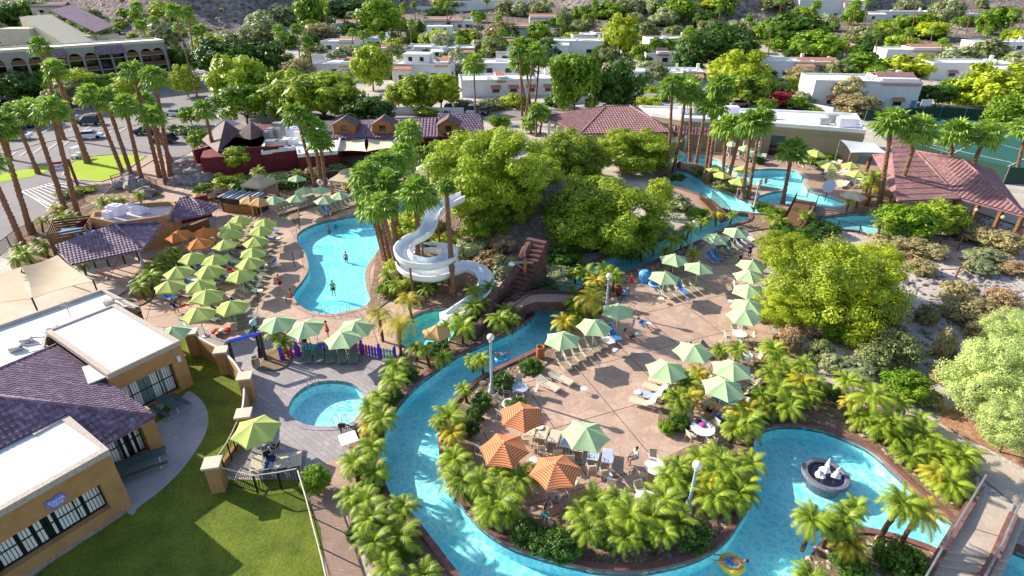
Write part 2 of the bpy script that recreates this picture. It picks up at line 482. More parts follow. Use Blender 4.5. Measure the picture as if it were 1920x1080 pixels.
cells('pavers', (.3, .26, .27), (.42, .37, .37), (.14, .11, .12), 1, .018, rot=R(38), brick=(.62, .34))
cells('brick_path', (.4, .25, .19), (.5, .33, .26), (.3, .19, .14), 1, .02, rot=R(10), brick=(.4, .2))
cells('patio_concrete', (.36, .35, .36), (.42, .41, .42), (.2, .2, .2), 1, .012, rot=R(35), brick=(3.2, 3.2))
cells('walk_concrete', (.52, .42, .33), (.58, .47, .38), (.3, .24, .2), 1, .02, rot=R(15), brick=(2.4, 2.4))
def grit(name, stops, s1, s2, bs=.5, bd=.08, spots=None, rough=.95):
    m, t, b = nodes_of(name); co = coords(t)
    a = noise_(t, co, s1, 6, .65); c = noise_(t, co, s2, 5, .7)
    mm = t.nodes.new('ShaderNodeMath'); mm.operation = 'MULTIPLY_ADD'; mm.inputs[1].default_value = .6; t.links.new(c, mm.inputs[0])
    m2 = t.nodes.new('ShaderNodeMath'); m2.operation = 'MULTIPLY'; m2.inputs[1].default_value = .4; t.links.new(a, m2.inputs[0]); t.links.new(m2.outputs[0], mm.inputs[2])
    col = ramp(t, mm.outputs[0], stops)
    if spots:
        v = t.nodes.new('ShaderNodeTexVoronoi'); v.inputs['Scale'].default_value = spots[0]; t.links.new(co, v.inputs['Vector'])
        col = mixcol(t, ramp(t, v.outputs['Distance'], [(spots[1], (1, 1, 1)), (spots[1] + .1, (0, 0, 0))]), col, spots[2])
    t.links.new(col, b.inputs['Base Color']); b.inputs['Roughness'].default_value = rough; b.inputs['Specular IOR Level'].default_value = .2
    bump(t, b, c, bs, bd); MATS[name] = m
grit('desert', [(.35, (.3, .25, .22)), (.5, (.5, .43, .38)), (.62, (.68, .62, .58))], .25, 4, .8, .1)
grit('red_dirt', [(.35, (.22, .09, .05)), (.5, (.42, .22, .13)), (.62, (.58, .36, .24))], .4, 5, .8, .1)
grit('mulch', [(.35, (.12, .08, .05)), (.5, (.3, .2, .13)), (.65, (.52, .38, .26))], 1.5, 9, 1, .15)
grit('mound_rock', [(.36, (.1, .06, .05)), (.5, (.26, .19, .16)), (.62, (.45, .34, .28))], .8, 3, 1, .4)
grit('hill_rock', [(.38, (.09, .07, .07)), (.5, (.23, .18, .17)), (.6, (.42, .34, .3))], .06, .5, 1, 1.2, (.22, .18, (.08, .09, .05)))
grit('asphalt', [(.3, (.2, .18, .18)), (.7, (.32, .29, .28))], .15, 12, .2, .02)
grit('grass', [(.35, (.045, .075, .012)), (.5, (.13, .17, .02)), (.65, (.26, .28, .03))], .5, 14, 1, .06)
grit('turf', [(.3, (.24, .36, .02)), (.7, (.42, .52, .03))], .3, 14, .6, .04)
grit('court', [(.3, (.02, .09, .075)), (.7, (.03, .13, .11))], .3, 9, .2, .02)

def tile_mat(name, c1, c2):
    m, t, b = nodes_of(name); co = coords(t)
    g = t.nodes.new('ShaderNodeNewGeometry')
    a = noise_(t, co, 2.2, 4, .7); d = noise_(t, co, .35, 3)
    col = ramp(t, a, [(.38, tuple(x * .8 for x in c1)), (.5, c1), (.66, c2)]); col = mixcol(t, ramp(t, d, [(.4, (0, 0, 0)), (.8, (.5, .5, .5))]), col, tuple(x * .7 for x in c1))
    t.links.new(col, b.inputs['Base Color']); b.inputs['Roughness'].default_value = .75
    MATS[name] = m
tile_mat('tile_plum', (.19, .115, .17), (.38, .25, .33))
tile_mat('tile_rose', (.27, .13, .13), (.42, .24, .23))
tile_mat('tile_orange', (.42, .2, .12), (.6, .34, .22))
tile_mat('tile_dark', (.13, .075, .08), (.25, .15, .15))
def tile_wave(name, c1, c2):
    m, t, b = nodes_of(name); co = coords(t)
    w = t.nodes.new('ShaderNodeTexWave'); w.bands_direction = 'X'; w.inputs['Scale'].default_value = .9; t.links.new(co, w.inputs[0])
    a = noise_(t, co, 1.5, 4, .7)
    t.links.new(ramp(t, a, [(.3, c1), (.7, c2)]), b.inputs['Base Color']); b.inputs['Roughness'].default_value = .8
    bump(t, b, w.outputs['Fac'], 1, .15); MATS[name] = m
tile_wave('tile_house', (.36, .14, .09), (.58, .28, .18))

def water_mats():
    m, t, b = nodes_of('water'); o = t.nodes['Material Output']; co = coords(t)
    # caustic light painted into the surface tint: paler, clearer along a net of lines
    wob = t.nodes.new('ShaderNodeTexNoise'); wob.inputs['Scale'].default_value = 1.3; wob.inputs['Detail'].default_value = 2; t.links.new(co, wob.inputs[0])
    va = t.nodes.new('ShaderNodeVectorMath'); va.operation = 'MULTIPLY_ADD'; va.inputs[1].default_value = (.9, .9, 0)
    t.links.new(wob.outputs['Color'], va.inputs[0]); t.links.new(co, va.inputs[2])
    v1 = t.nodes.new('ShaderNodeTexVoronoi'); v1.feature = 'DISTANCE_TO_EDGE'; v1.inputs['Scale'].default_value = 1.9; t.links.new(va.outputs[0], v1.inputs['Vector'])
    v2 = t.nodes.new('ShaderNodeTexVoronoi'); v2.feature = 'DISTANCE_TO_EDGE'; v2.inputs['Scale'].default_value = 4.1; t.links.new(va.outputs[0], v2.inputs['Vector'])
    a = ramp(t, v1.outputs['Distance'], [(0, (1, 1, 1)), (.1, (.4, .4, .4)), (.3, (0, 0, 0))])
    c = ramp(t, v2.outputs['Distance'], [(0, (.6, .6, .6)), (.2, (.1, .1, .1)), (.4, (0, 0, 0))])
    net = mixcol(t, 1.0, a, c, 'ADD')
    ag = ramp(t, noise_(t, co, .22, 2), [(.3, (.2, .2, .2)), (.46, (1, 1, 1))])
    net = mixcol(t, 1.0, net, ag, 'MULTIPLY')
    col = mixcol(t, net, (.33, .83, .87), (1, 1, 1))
    tr = t.nodes.new('ShaderNodeBsdfTransparent'); t.links.new(col, tr.inputs[0])
    gl = t.nodes.new('ShaderNodeBsdfGlossy'); gl.inputs['Roughness'].default_value = .08
    n1 = noise_(t, co, 2.6, 3); bp = t.nodes.new('ShaderNodeBump'); bp.inputs['Strength'].default_value = .7; bp.inputs['Distance'].default_value = .15
    t.links.new(n1, bp.inputs['Height']); t.links.new(bp.outputs[0], gl.inputs['Normal'])
    lw_ = t.nodes.new('ShaderNodeLayerWeight'); lw_.inputs[0].default_value = .5
    pw = t.nodes.new('ShaderNodeMath'); pw.operation = 'POWER'; pw.inputs[1].default_value = 5; t.links.new(lw_.outputs['Facing'], pw.inputs[0])
    ma = t.nodes.new('ShaderNodeMath'); ma.operation = 'MULTIPLY_ADD'; ma.inputs[1].default_value = .7; ma.inputs[2].default_value = .025; t.links.new(pw.outputs[0], ma.inputs[0])
    mx = t.nodes.new('ShaderNodeMixShader'); t.links.new(ma.outputs[0], mx.inputs[0]); t.links.new(tr.outputs[0], mx.inputs[1]); t.links.new(gl.outputs[0], mx.inputs[2])
    t.links.new(mx.outputs[0], o.inputs[0]); MATS['water'] = m
    basic('pool_floor', (.45, .85, .9), .8, var=.08, scale=.6)
    basic('pool_floor_deep', (.34, .82, .9), .8, var=.1, scale=.4)
    basic('pool_floor_green', (.3, .82, .74), .8, var=.1, scale=.4)
    basic('pool_floor_pale', (.5, .85, .9), .8, var=.08, scale=.6)
water_mats()
# ================================================================ SETTING
# pools: outline in photo pixels
RIVER = [(900,1200),(868,1095),(842,1055),(815,1020),(788,985),(762,962),(738,938),(724,910),(717,880),(714,850),(718,820),(730,788),(750,757),(780,724),(815,697),(855,669),(900,648),(935,632),(965,618),(988,604),(1003,588),(1008,570),(1010,552),(1018,535),(1032,521),(1060,512),(1085,505),(1130,488),(1170,474),(1220,458),(1262,440),(1290,426),(1330,412),(1372,402),(1402,402),
 (1402,414),(1372,424),(1335,440),(1290,462),(1245,482),(1200,503),(1150,518),(1104,536),(1080,548),(1064,562),(1060,590),(1054,612),(1040,630),(1007,655),(960,678),(917,699),(885,720),(855,748),(832,775),(822,810),(823,848),(830,885),(842,912),(864,947),(905,992),(955,1025),(1010,1045),(1085,1065),(1135,1073),(1210,1073),(1285,1057),(1335,1035),(1370,1005),(1390,975),(1408,945),(1416,910),(1414,870),(1412,835),(1420,815),(1440,804),(1465,799),(1502,800),(1545,808),(1590,825),(1635,848),(1680,889),(1715,921),(1752,953),(1787,980),(1850,1012),(1925,1042),(2040,1090),(2060,1200),(1880,1200),(1830,1100),(1795,1062),(1752,1032),(1715,1017),(1665,1002),(1620,993),(1590,995),(1547,1010),(1525,1035),(1508,1055),(1492,1090),(1485,1200)]
POOL = [(560,437),(585,422),(620,412),(660,405),(695,402),(712,412),(716,440),(714,462),(700,482),(688,500),(684,520),(688,545),(695,562),(680,576),(650,584),(620,589),(585,585),(562,572),(550,556),(552,545),(566,528),(578,508),(577,488),(570,470),(558,455)]
SPLASH = [(762,604),(785,588),(812,580),(838,578),(862,584),(868,600),(856,618),(842,640),(822,655),(790,660),(765,655),(752,640),(752,618)]
SPA = [(541,762),(552,742),(575,724),(605,715),(640,715),(665,722),(680,737),(682,757),(676,775),(662,790),(640,798),(612,800),(580,798),(555,788),(542,775)]
UPPER = [(1270,298),(1285,289),(1300,291),(1320,294),(1345,300),(1365,312),(1385,318),(1412,318),(1450,316),(1490,320),(1508,332),(1505,344),(1520,358),(1560,370),(1586,382),(1560,388),(1520,384),(1480,382),(1440,380),(1418,372),(1440,362),(1470,356),(1440,350),(1408,344),(1388,336),(1350,326),(1325,312),(1295,306),(1272,303)]
UPRIV = [(1238,338),(1262,322),(1268,318),(1290,322),(1310,332),(1325,344),(1350,356),(1385,370),(1410,380),(1450,396),(1448,402),(1410,401),(1380,398),(1345,390),(1330,384),(1322,373),(1300,362),(1270,352),(1240,344)]
EASTRIV = [(1532,410),(1570,404),(1610,401),(1640,402),(1680,412),(1700,424),(1690,440),(1650,450),(1640,446),(1610,434),(1570,430),(1530,420)]
BACKP = [(728,372),(745,372),(775,380),(788,392),(784,418),(770,424),(750,420),(738,404)]
pools = {}
for nm, px, flr in (('lazy_river', RIVER, 'pool_floor'), ('swimming_pool', POOL, 'pool_floor_deep'), ('splash_pool', SPLASH, 'pool_floor_green'), ('spa_pool', SPA, 'pool_floor_pale'),
                    ('upper_pool', UPPER, 'pool_floor'), ('upper_river', UPRIV, 'pool_floor_pale'), ('east_river', EASTRIV, 'pool_floor'), ('back_pool', BACKP, 'pool_floor_green')):
    pools[nm] = (outline(px, True, 4), flr)
HOLES = [v[0] for v in pools.values()]
for nm, (poly, flr) in pools.items():
    dep = -1.05
    fl = region(nm + '_floor', poly, dep, flr); tag(fl, None, None, kind='structure')
    mb = MB(); n = len(poly)
    for i in range(n):
        a, b = poly[i], poly[(i + 1) % n]; mb.quad((a[0], a[1], dep), (b[0], b[1], dep), (b[0], b[1], .0), (a[0], a[1], .0))
    tag(mb.obj(nm + '_wall', flr), None, None, kind='structure')
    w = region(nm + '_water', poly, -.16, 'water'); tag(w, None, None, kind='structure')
# ground sheet: terrain with holes for the pools
ex = []
def addgrid(x0, x1, y0, y1, s, cond):
    y = y0
    while y <= y1:
        x = x0
        while x <= x1:
            if cond(x, y): ex.append((x + random.uniform(-.1, .1) * s, y + random.uniform(-.1, .1) * s))
            x += s
        y += s
near = lambda x, y: any(((x - m[0]) / m[2]) ** 2 + ((y - m[1]) / m[3]) ** 2 < 1.1 for m in MOUNDS)
addgrid(-60, 90, 12, 160, 7, lambda x, y: not near(x, y))
addgrid(MOUNDS[1][0] - 10, MOUNDS[0][0] + 14, MOUNDS[0][1] - 15, MOUNDS[0][1] + 15, .9, near)
addgrid(-190, 190, 160, 250, 8, lambda x, y: True)
addgrid(-420, 420, 250, 520, 7, lambda x, y: abs(x) < y * 1.05)
addgrid(-600, 600, 10, 700, 40, lambda x, y: (y < 160 and (x < -60 or x > 90)) or (160 <= y <= 250 and abs(x) > 190) or y > 520 or abs(x) > y * 1.05)
big = [(-650, 5), (650, 5), (650, 720), (-650, 720)]
g = region('ground', big, -.02, 'desert', HOLES, ex, T); tag(g, None, None, kind='structure')
g.data.materials.append(MATS['hill_rock']); g.data.materials.append(MATS['mound_rock'])
for p in g.data.polygons:
    c = p.center
    if c.y > 236: p.material_index = 1
    elif near(c.x, c.y): p.material_index = 2
for p in g.data.polygons: p.use_smooth = True

LAYN = [0]
def sheet(name, px, mat, layer, smooth=True, k=4, holes=True):
    LAYN[0] += 1; layer = LAYN[0]
    o = region(name, outline(px, smooth, k), .004 * layer, mat, HOLES if holes else ()); tag(o, None, None, kind='structure'); return o
# paving
sheet('pink_deck', [(880,700),(960,640),(1040,590),(1090,545),(1150,510),(1230,485),(1300,462),(1370,415),(1440,395),(1480,400),(1500,440),(1440,480),(1430,540),(1440,600),(1460,650),(1500,700),(1480,790),(1420,830),(1420,960),(1350,1040),(1200,1085),(1000,1060),(860,960),(815,860),(815,780)], 'flagstone', 1)
sheet('pool_deck', [(250,360),(330,330),(440,330),(560,322),(700,318),(800,300),(900,310),(880,370),(800,440),(760,480),(800,560),(880,560),(900,600),(860,650),(800,700),(740,760),(700,780),(690,800),(520,720),(460,700),(360,625),(240,600),(180,520),(200,440)], 'flagstone', 2)
sheet('spa_deck', [(330,590),(430,640),(480,625),(560,650),(740,660),(760,690),(720,770),(680,830),(690,860),(660,900),(560,900),(400,890),(395,850),(460,790),(462,700),(440,680),(340,625)], 'pavers', 3, False)
sheet('upper_deck', [(1235,345),(1225,300),(1250,275),(1340,268),(1480,280),(1560,290),(1640,300),(1660,360),(1700,400),(1640,402),(1530,412),(1500,440),(1440,425),(1400,405),(1330,395),(1270,365)], 'brick_path', 1)
sheet('lower_path', [(560,880),(640,860),(690,860),(690,900),(650,920),(650,960),(690,1100),(760,1600),(670,1600),(622,1200),(600,1000),(572,900)], 'brick_path', 4, False)
sheet('parking_lot', [(-400,640),(-60,520),(60,440),(110,410),(180,380),(260,330),(330,300),(420,250),(620,218),(620,195),(430,170),(300,140),(100,140),(-400,200)], 'asphalt', 1, False)
sheet('entry_paving', [(110,410),(130,350),(215,335),(295,280),(330,310),(300,380),(200,400)], 'brick_path', 2, False)
sheet('road', [(560,218),(700,226),(900,228),(1060,222),(1230,196),(1320,190),(1450,212),(1700,225),(2400,230),(2400,215),(1700,212),(1450,196),(1320,180),(1220,184),(1040,205),(900,208),(700,206),(560,200)], 'asphalt', 2, False)
sheet('side_street', [(560,128),(760,122),(1000,118),(1240,165),(1330,184),(1310,190),(1210,168),(990,127),(760,131),(560,136)], 'asphalt', 3, False)
sheet('lawn', [(330,640),(352,625),(470,720),(470,800),(400,900),(560,900),(600,990),(625,1200),(660,1600),(-300,1600),(40,1100),(90,1060),(242,960),(200,880),(330,740)], 'grass', 2, False)
sheet('concrete_patio', [(330,760),(352,735),(368,742),(384,760),(391,785),(385,815),(365,850),(338,885),(300,922),(262,950),(243,965),(200,900),(240,830),(300,790)], 'patio_concrete', 3)
sheet('green_island', [(128,310),(150,298),(195,292),(240,290),(272,293),(262,305),(232,318),(222,330),(190,340),(150,338),(118,330)], 'turf', 3)
sheet('verge', [(-20,330),(80,312),(100,318),(60,332),(-20,345)], 'turf', 4, False)
sheet('garden_walk', [(1420,660),(1480,690),(1560,712),(1640,735),(1720,775),(1790,815),(1850,850),(1960,910),(2100,980),(2100,1040),(1930,960),(1850,905),(1800,860),(1745,822),(1690,790),(1620,755),(1540,730),(1470,712),(1420,690)], 'walk_concrete', 4)
sheet('hill_walk', [(1680,470),(1740,455),(1790,450),(1830,455),(1870,465),(1830,490),(1790,505),(1730,500),(1680,490)], 'walk_concrete', 3)
sheet('red_soil', [(1760,790),(1840,760),(2100,800),(2100,960),(1960,900),(1860,845)], 'red_dirt', 3)
sheet('tennis_court', [(1640,205),(2100,225),(2300,340),(1980,345),(1880,345),(1700,300),(1660,260)], 'court', 2, False)
# planting beds
BEDS = [
 [(868,735),(900,702),(950,690),(985,672),(1030,655),(1045,668),(1000,700),(960,712),(950,745),(905,775),(888,800),(905,845),(888,880),(905,900),(960,935),(1010,975),(1080,950),(1140,955),(1250,960),(1235,880),(1300,835),(1385,835),(1405,800),(1425,795),(1414,835),(1418,900),(1410,950),(1375,1005),(1320,1045),(1230,1073),(1120,1074),(1010,1048),(950,1025),(895,985),(855,940),(830,890),(822,830),(830,780)],
 [(1235,800),(1240,760),(1270,710),(1330,690),(1345,650),(1400,640),(1440,665),(1440,700),(1410,720),(1450,800),(1400,805),(1370,760),(1345,720),(1300,760),(1290,800),(1260,812)],
 [(680,790),(740,720),(750,660),(800,650),(850,600),(880,560),(930,560),(1000,600),(930,632),(850,672),(780,724),(740,770),(716,830),(714,870),(735,935),(800,1000),(870,1090),(870,1200),(740,1200),(690,1050),(660,985),(655,930),(700,900),(655,850)],
 [(690,590),(700,520),(715,440),(760,400),(830,380),(900,370),(960,450),(920,520),(910,590),(880,620),(866,590),(830,572),(780,580),(740,560)],
 [(1030,640),(1050,590),(1070,555),(1110,540),(1150,530),(1170,500),(1150,495),(1200,480),(1250,470),(1330,440),(1310,470),(1235,505),(1190,520),(1170,560),(1110,600)],
 [(1440,800),(1425,730),(1450,690),(1560,730),(1650,755),(1740,825),(1830,890),(1790,975),(1715,918),(1640,850),(1560,810),(1500,797)],
 [(1800,1062),(1752,1032),(1715,1017),(1665,1002),(1620,993),(1590,995),(1547,1010),(1525,1035),(1508,1055),(1492,1090),(1485,1200),(1860,1200)],
 [(560,430),(500,320),(520,300),(640,300),(660,322),(560,330)],
 [(20,500),(40,430),(140,380),(200,360),(280,350),(300,365),(200,400),(110,480),(60,520)],
 [(240,560),(265,500),(320,470),(345,480),(300,520),(285,560),(255,575)],
 [(1265,330),(1285,300),(1350,310),(1400,350),(1420,378),(1470,390),(1480,405),(1440,396),(1380,368),(1320,336),(1290,322)],
 [(1400,400),(1450,404),(1480,398),(1500,430),(1440,430),(1360,440),(1330,420),(1370,400)],
 [(490,690),(500,660),(540,655),(545,680),(520,695)],
 [(1600,400),(1640,330),(1680,300),(1850,430),(1700,420)]]
for i, b in enumerate(BEDS): sheet('planting_bed', b, 'mulch', 5 + i % 3)
# kerbs along the water: reddish raised lips, each a real step
def kerb(name, poly, w, h, mat, a=0, b=None):
    mb = MB(); pts = poly if b is None else poly[a:b]
    area = sum(poly[i][0] * poly[(i + 1) % len(poly)][1] - poly[(i + 1) % len(poly)][0] * poly[i][1] for i in range(len(poly)))
    s = -1 if area > 0 else 1
    strip(mb, pts, 0, s * w, -.3, h, b is None); o = fixn(mb.obj(name, mat)); tag(o, None, None, kind='structure'); return o
rv = pools['lazy_river'][0]
kerb('river_kerb', rv, .38, .22, 'red_curb', 4, 4 * 96)
kerb('pool_coping', pools['swimming_pool'][0], .45, .03, 'brick_path')
kerb('pool_coping', pools['splash_pool'][0], .35, .06, 'red_curb')
kerb('spa_coping', pools['spa_pool'][0], .4, .04, 'pavers')
kerb('pool_coping', pools['upper_pool'][0], .6, .03, 'walk_concrete')
kerb('river_kerb', pools['upper_river'][0], .45, .2, 'red_curb')
kerb('river_kerb', pools['east_river'][0], .4, .15, 'red_curb')
kerb('pool_coping', pools['back_pool'][0], .4, .04, 'brick_path')
# painted lines of the car park and court
ml = MB()
def pline(a, b, w, z):
    z = z + .15 if z < .1 else z
    a, b = P(*a), P(*b); d = (b - a).normalized(); n = Vector((-d.y, d.x, 0)) * w / 2
    ml.quad(a - n + Vector((0, 0, z)), b - n + Vector((0, 0, z)), b + n + Vector((0, 0, z)), a + n + Vector((0, 0, z)))
for i in range(9): pline((12 + i * 26, 300 - i * 6), (30 + i * 26, 284 - i * 6 + 3), .12, .012)
for i in range(8): pline((-10 + i * 28, 262 - i * 3), (12 + i * 28, 250 - i * 3), .12, .012)
for i in range(9): pline((42 + i * 7, 360 - i * 2), (92 + i * 5, 392 - i * 5.5), .15, .012)
pline((40, 360), (104, 348), .15, .016); pline((40, 361), (96, 388), .15, .016)
for i in range(7): pline((350 + i * 26, 238 - i * 2), (362 + i * 26, 246 - i * 2), .12, .014)
tag(ml.obj('painted_lines', 'white_paint'), None, None, kind='structure')
ml = MB()
for a, b in (((1690, 262), (1880, 318)), ((1740, 235), (1940, 290)), ((1690, 262), (1740, 235)), ((1880, 318), (1940, 290)), ((1785, 290), (1840, 262))): pline(a, b, .12, .014)
tag(ml.obj('court_lines', 'white_paint'), None, None, kind='structure')
# grey kerbs of the car park
mk = MB()
for pts in ([(-40, 300), (80, 268), (180, 248), (330, 222)], [(118, 330), (150, 338), (190, 341), (222, 331), (240, 318), (272, 293), (240, 289), (195, 291), (150, 297), (125, 309), (118, 330)], [(110, 410), (180, 380), (215, 345), (300, 292)]):
    q = [P(*p).to_2d() for p in pts]; strip(mk, q, -.1, .1, -.05, .13, False)
tag(fixn(mk.obj('parking_kerb', 'walk_concrete')), None, None, kind='structure')
# leftovers: loose stones on the beds and desert (uncountable)
def rock_mesh(r=.5):
    bm = bmesh.new(); bmesh.ops.create_icosphere(bm, subdivisions=1, radius=1)
    for v in bm.verts: v.co *= random.uniform(.75, 1.2); v.co.z *= .65
    return [v.co.copy() for v in bm.verts], [tuple(v.index for v in f.verts) for f in bm.faces]
RK = [rock_mesh() for _ in range(6)]
def scatter_rocks(name, polys, n, r0, r1, mat):
    mb = MB()
    ws = [outline(b, True, 3) for b in polys]
    for w in ws:
        xs = [p[0] for p in w]; ys = [p[1] for p in w]; k = 0; tries = 0
        while k < n and tries < n * 8:
            tries += 1; p = (random.uniform(min(xs), max(xs)), random.uniform(min(ys), max(ys)))
            if not inside(p, w) or any(inside(p, h) for h in HOLES): continue
            k += 1; r = random.uniform(r0, r1) * (2.2 if random.random() < .04 else 1); v, f = random.choice(RK); a = random.uniform(0, 6.28); ca, sa = math.cos(a) * r, math.sin(a) * r
            z = T(p[0], p[1]); mb.add([(p[0] + q.x * ca - q.y * sa, p[1] + q.x * sa + q.y * ca, z + q.z * r + r * .25) for q in v], f)
    o = mb.obj(name, mat); tag(o, 'loose pale river stones strewn through the planting beds', None, kind='stuff'); return o
scatter_rocks('bed_stones', BEDS[:7], 420, .06, .2, 'rock_pale')
scatter_rocks('desert_stones', [[(1680, 440), (1960, 440), (2100, 860), (1850, 800), (1720, 660)]], 1500, .05, .25, 'rock_grey')
bpy.data.objects['desert_stones']['label'] = 'grey and white stones strewn over the desert garden slope'
# ================================================================ BUILDINGS
def V3(p, z): return Vector((p[0], p[1], z))
def tiles(pts, parent, name='roof', mat='tile_plum', step=.42, pitch=.3, amp=.055, th=.12):
    """a convex planar roof face (eave edge first two points) covered with real barrel tiles in stepped rows"""
    a, b = Vector(pts[0]), Vector(pts[1]); u = (b - a).normalized()
    n = (b - a).cross(Vector(pts[2]) - a).normalized()
    if n.z < 0: n = -n
    w = n.cross(u).normalized()
    if (Vector(pts[2]) - a).dot(w) < 0: w = -w
    loc = [((Vector(p) - a).dot(u), (Vector(p) - a).dot(w)) for p in pts]
    x0, x1 = min(l[0] for l in loc), max(l[0] for l in loc); y0, y1 = min(l[1] for l in loc), max(l[1] for l in loc)
    nx = int((x1 - x0) / pitch * 4) + 2; ny = int((y1 - y0) / step) + 1
    vs = []; fs = []; row = nx + 1
    prof = [0, .8, 1, .8]
    for j in range(ny):
        for e in (0, 1):
            yy = y0 + (j + e) * step; hh = .05 if e == 0 else 0.0
            for i in range(row):
                xx = x0 + i * pitch / 4
                k = (i + (2 if j % 2 else 0)) % 4 if False else i % 4
                vs.append(a + u * xx + w * yy + n * (prof[k] * amp + hh + .03))
    for j in range(2 * ny - 1):
        for i in range(nx): fs.append((j * row + i, j * row + i + 1, (j + 1) * row + i + 1, (j + 1) * row + i))
    me = bpy.data.meshes.new(name); me.from_pydata([tuple(v) for v in vs], [], fs)
    bm = bmesh.new(); bm.from_mesh(me)
    c = sum((Vector(p) for p in pts), Vector()) / len(pts)
    for i in range(len(pts)):
        p, q = Vector(pts[i]), Vector(pts[(i + 1) % len(pts)]); nn = (q - p).cross(n).normalized()
        if (c - p).dot(nn) > 0: nn = -nn
        bmesh.ops.bisect_plane(bm, geom=bm.verts[:] + bm.edges[:] + bm.faces[:], plane_co=p + nn * .02, plane_no=nn, clear_outer=True)
    # solid under-deck
    vv = [bm.verts.new(Vector(p)) for p in pts] + [bm.verts.new(Vector(p) - Vector((0, 0, th))) for p in pts]; m = len(pts)
    bm.faces.new(vv[:m]); bm.faces.new(vv[m:][::-1])
    for i in range(m): bm.faces.new((vv[i], vv[m + i], vv[m + (i + 1) % m], vv[(i + 1) % m]))
    bm.to_mesh(me); bm.free(); me.materials.append(MATS[mat])
    o = bpy.data.objects.new(name, me); COL.objects.link(o); o.parent = parent; return o
def ridge(a, b, parent, mat='tile_plum', r=.13):
    mb = MB(); mb.tube([Vector(a) + Vector((0, 0, .06)), Vector(b) + Vector((0, 0, .06))], r, 8); return mb.obj('ridge_cap', mat, parent, True)
def wallrun(mb, a, b, z0, z1, th, ops=()):
    'wall from a to b; ops = openings (s0, s1, za, zb) along it'
    a, b = Vector((a[0], a[1])), Vector((b[0], b[1])); L = (b - a).length; d = (b - a) / L; rz = math.atan2(d.y, d.x)
    def bx(s0, s1, za, zb):
        if s1 - s0 < .01 or zb - za < .01: return
        c = a + d * (s0 + s1) / 2; mb.box((c.x, c.y, (za + zb) / 2), (s1 - s0, th, zb - za), rz)
    s = 0
    for (s0, s1, za, zb) in sorted(ops):
        bx(s, s0, z0, z1); bx(s0, s1, z0, za); bx(s0, s1, zb, z1); s = s1
    bx(s, L, z0, z1)
def win(parent, a, b, s0, s1, za, zb, inset, nv=3, nh=1, name='window', blinds=False, glass='teal_glass', fr='dark_metal', sub=True):
    a, b = Vector((a[0], a[1])), Vector((b[0], b[1])); d = (b - a).normalized(); nrm = Vector((-d.y, d.x)); rz = math.atan2(d.y, d.x)
    f = MB(); w = .06
    def at(s, off): q = a + d * s - nrm * off; return q
    for k in range(nv + 1):
        s = s0 + w / 2 + (s1 - s0 - w) * k / nv; q = at(s, inset); f.box((q.x, q.y, (za + zb) / 2), (w, .07, zb - za), rz)
    for k in range(nh + 1):
        z = za + w / 2 + (zb - za - w) * k / nh; q = at((s0 + s1) / 2, inset); f.box((q.x, q.y, z), (s1 - s0 - .01, .055, w), rz)
    fo = f.obj(name, fr, parent)
    g = MB(); q = at((s0 + s1) / 2, inset + .05); g.box((q.x, q.y, (za + zb) / 2), (s1 - s0, .02, zb - za), rz); g.obj('pane', glass, fo)
    if blinds:
        m = MB(); n = int((s1 - s0) / .16)
        for k in range(n):
            if random.random() < .22: continue
            q = at(s0 + (k + .5) * (s1 - s0) / n, inset + .035); m.box((q.x, q.y, (za + zb) / 2 + .02), (.13, .006, zb - za - .1), rz + .12)
        m.obj('blind', 'blind', fo)
    return fo
def flat_roof(parent, poly, z, up=.35, w=.28, mat='roof_white', cap='parapet_stone', wall='tan_stucco', base=None):
    'flat roof slab with raised parapet'
    mb = MB(); mb.slab([V3(p, z) for p in poly], .2); fixn(mb.obj('roof', mat, parent))
    pm = MB(); area = sum(poly[i][0] * poly[(i + 1) % len(poly)][1] - poly[(i + 1) % len(poly)][0] * poly[i][1] for i in range(len(poly)))
    s = 1 if area > 0 else -1
    strip(pm, poly, -.03 * s, w * s, z - .25, z + up); fixn(pm.obj('parapet', cap, parent))

# ---- camp building at the lower left -------------------------------------------------
C0 = P(337, 640, 3.9).to_2d(); A34 = R(-34); E1 = Vector((math.cos(A34), math.sin(A34))); E2 = Vector((math.cos(A34 - R(90)), math.sin(A34 - R(90))))
def cf(u, w, z=None):
    q = C0 + E1 * u + E2 * w
    return q if z is None else Vector((q.x, q.y, z))
camp = thing('camp_building', 'tan stucco building with plum tiled hip roof and flat white roofs beside the lawn', 'building', cf(0, 5, 0))
camp.location = (0, 0, 0)
w = MB()
# facade A (window under the white flat roof); walls run along E2
wallrun(w, cf(-.2, 0), cf(-.2, 4.9), 0, 3.72, .4, [(.95, 4.8, .15, 2.55)])
wallrun(w, cf(-9.4, .2), cf(-.4, .2), 0, 3.72, .4)
wallrun(w, cf(-9.2, .4), cf(-9.2, 4.8), 0, 3.72, .4)
# facade T
wallrun(w, cf(-.2, 4.92), cf(4.0, 4.92), 0, 3.1, .3)
wallrun(w, cf(4.15, 4.6), cf(4.15, 8.3), 0, 3.05, .5, [(.8, 3.6, .1, 2.5)])
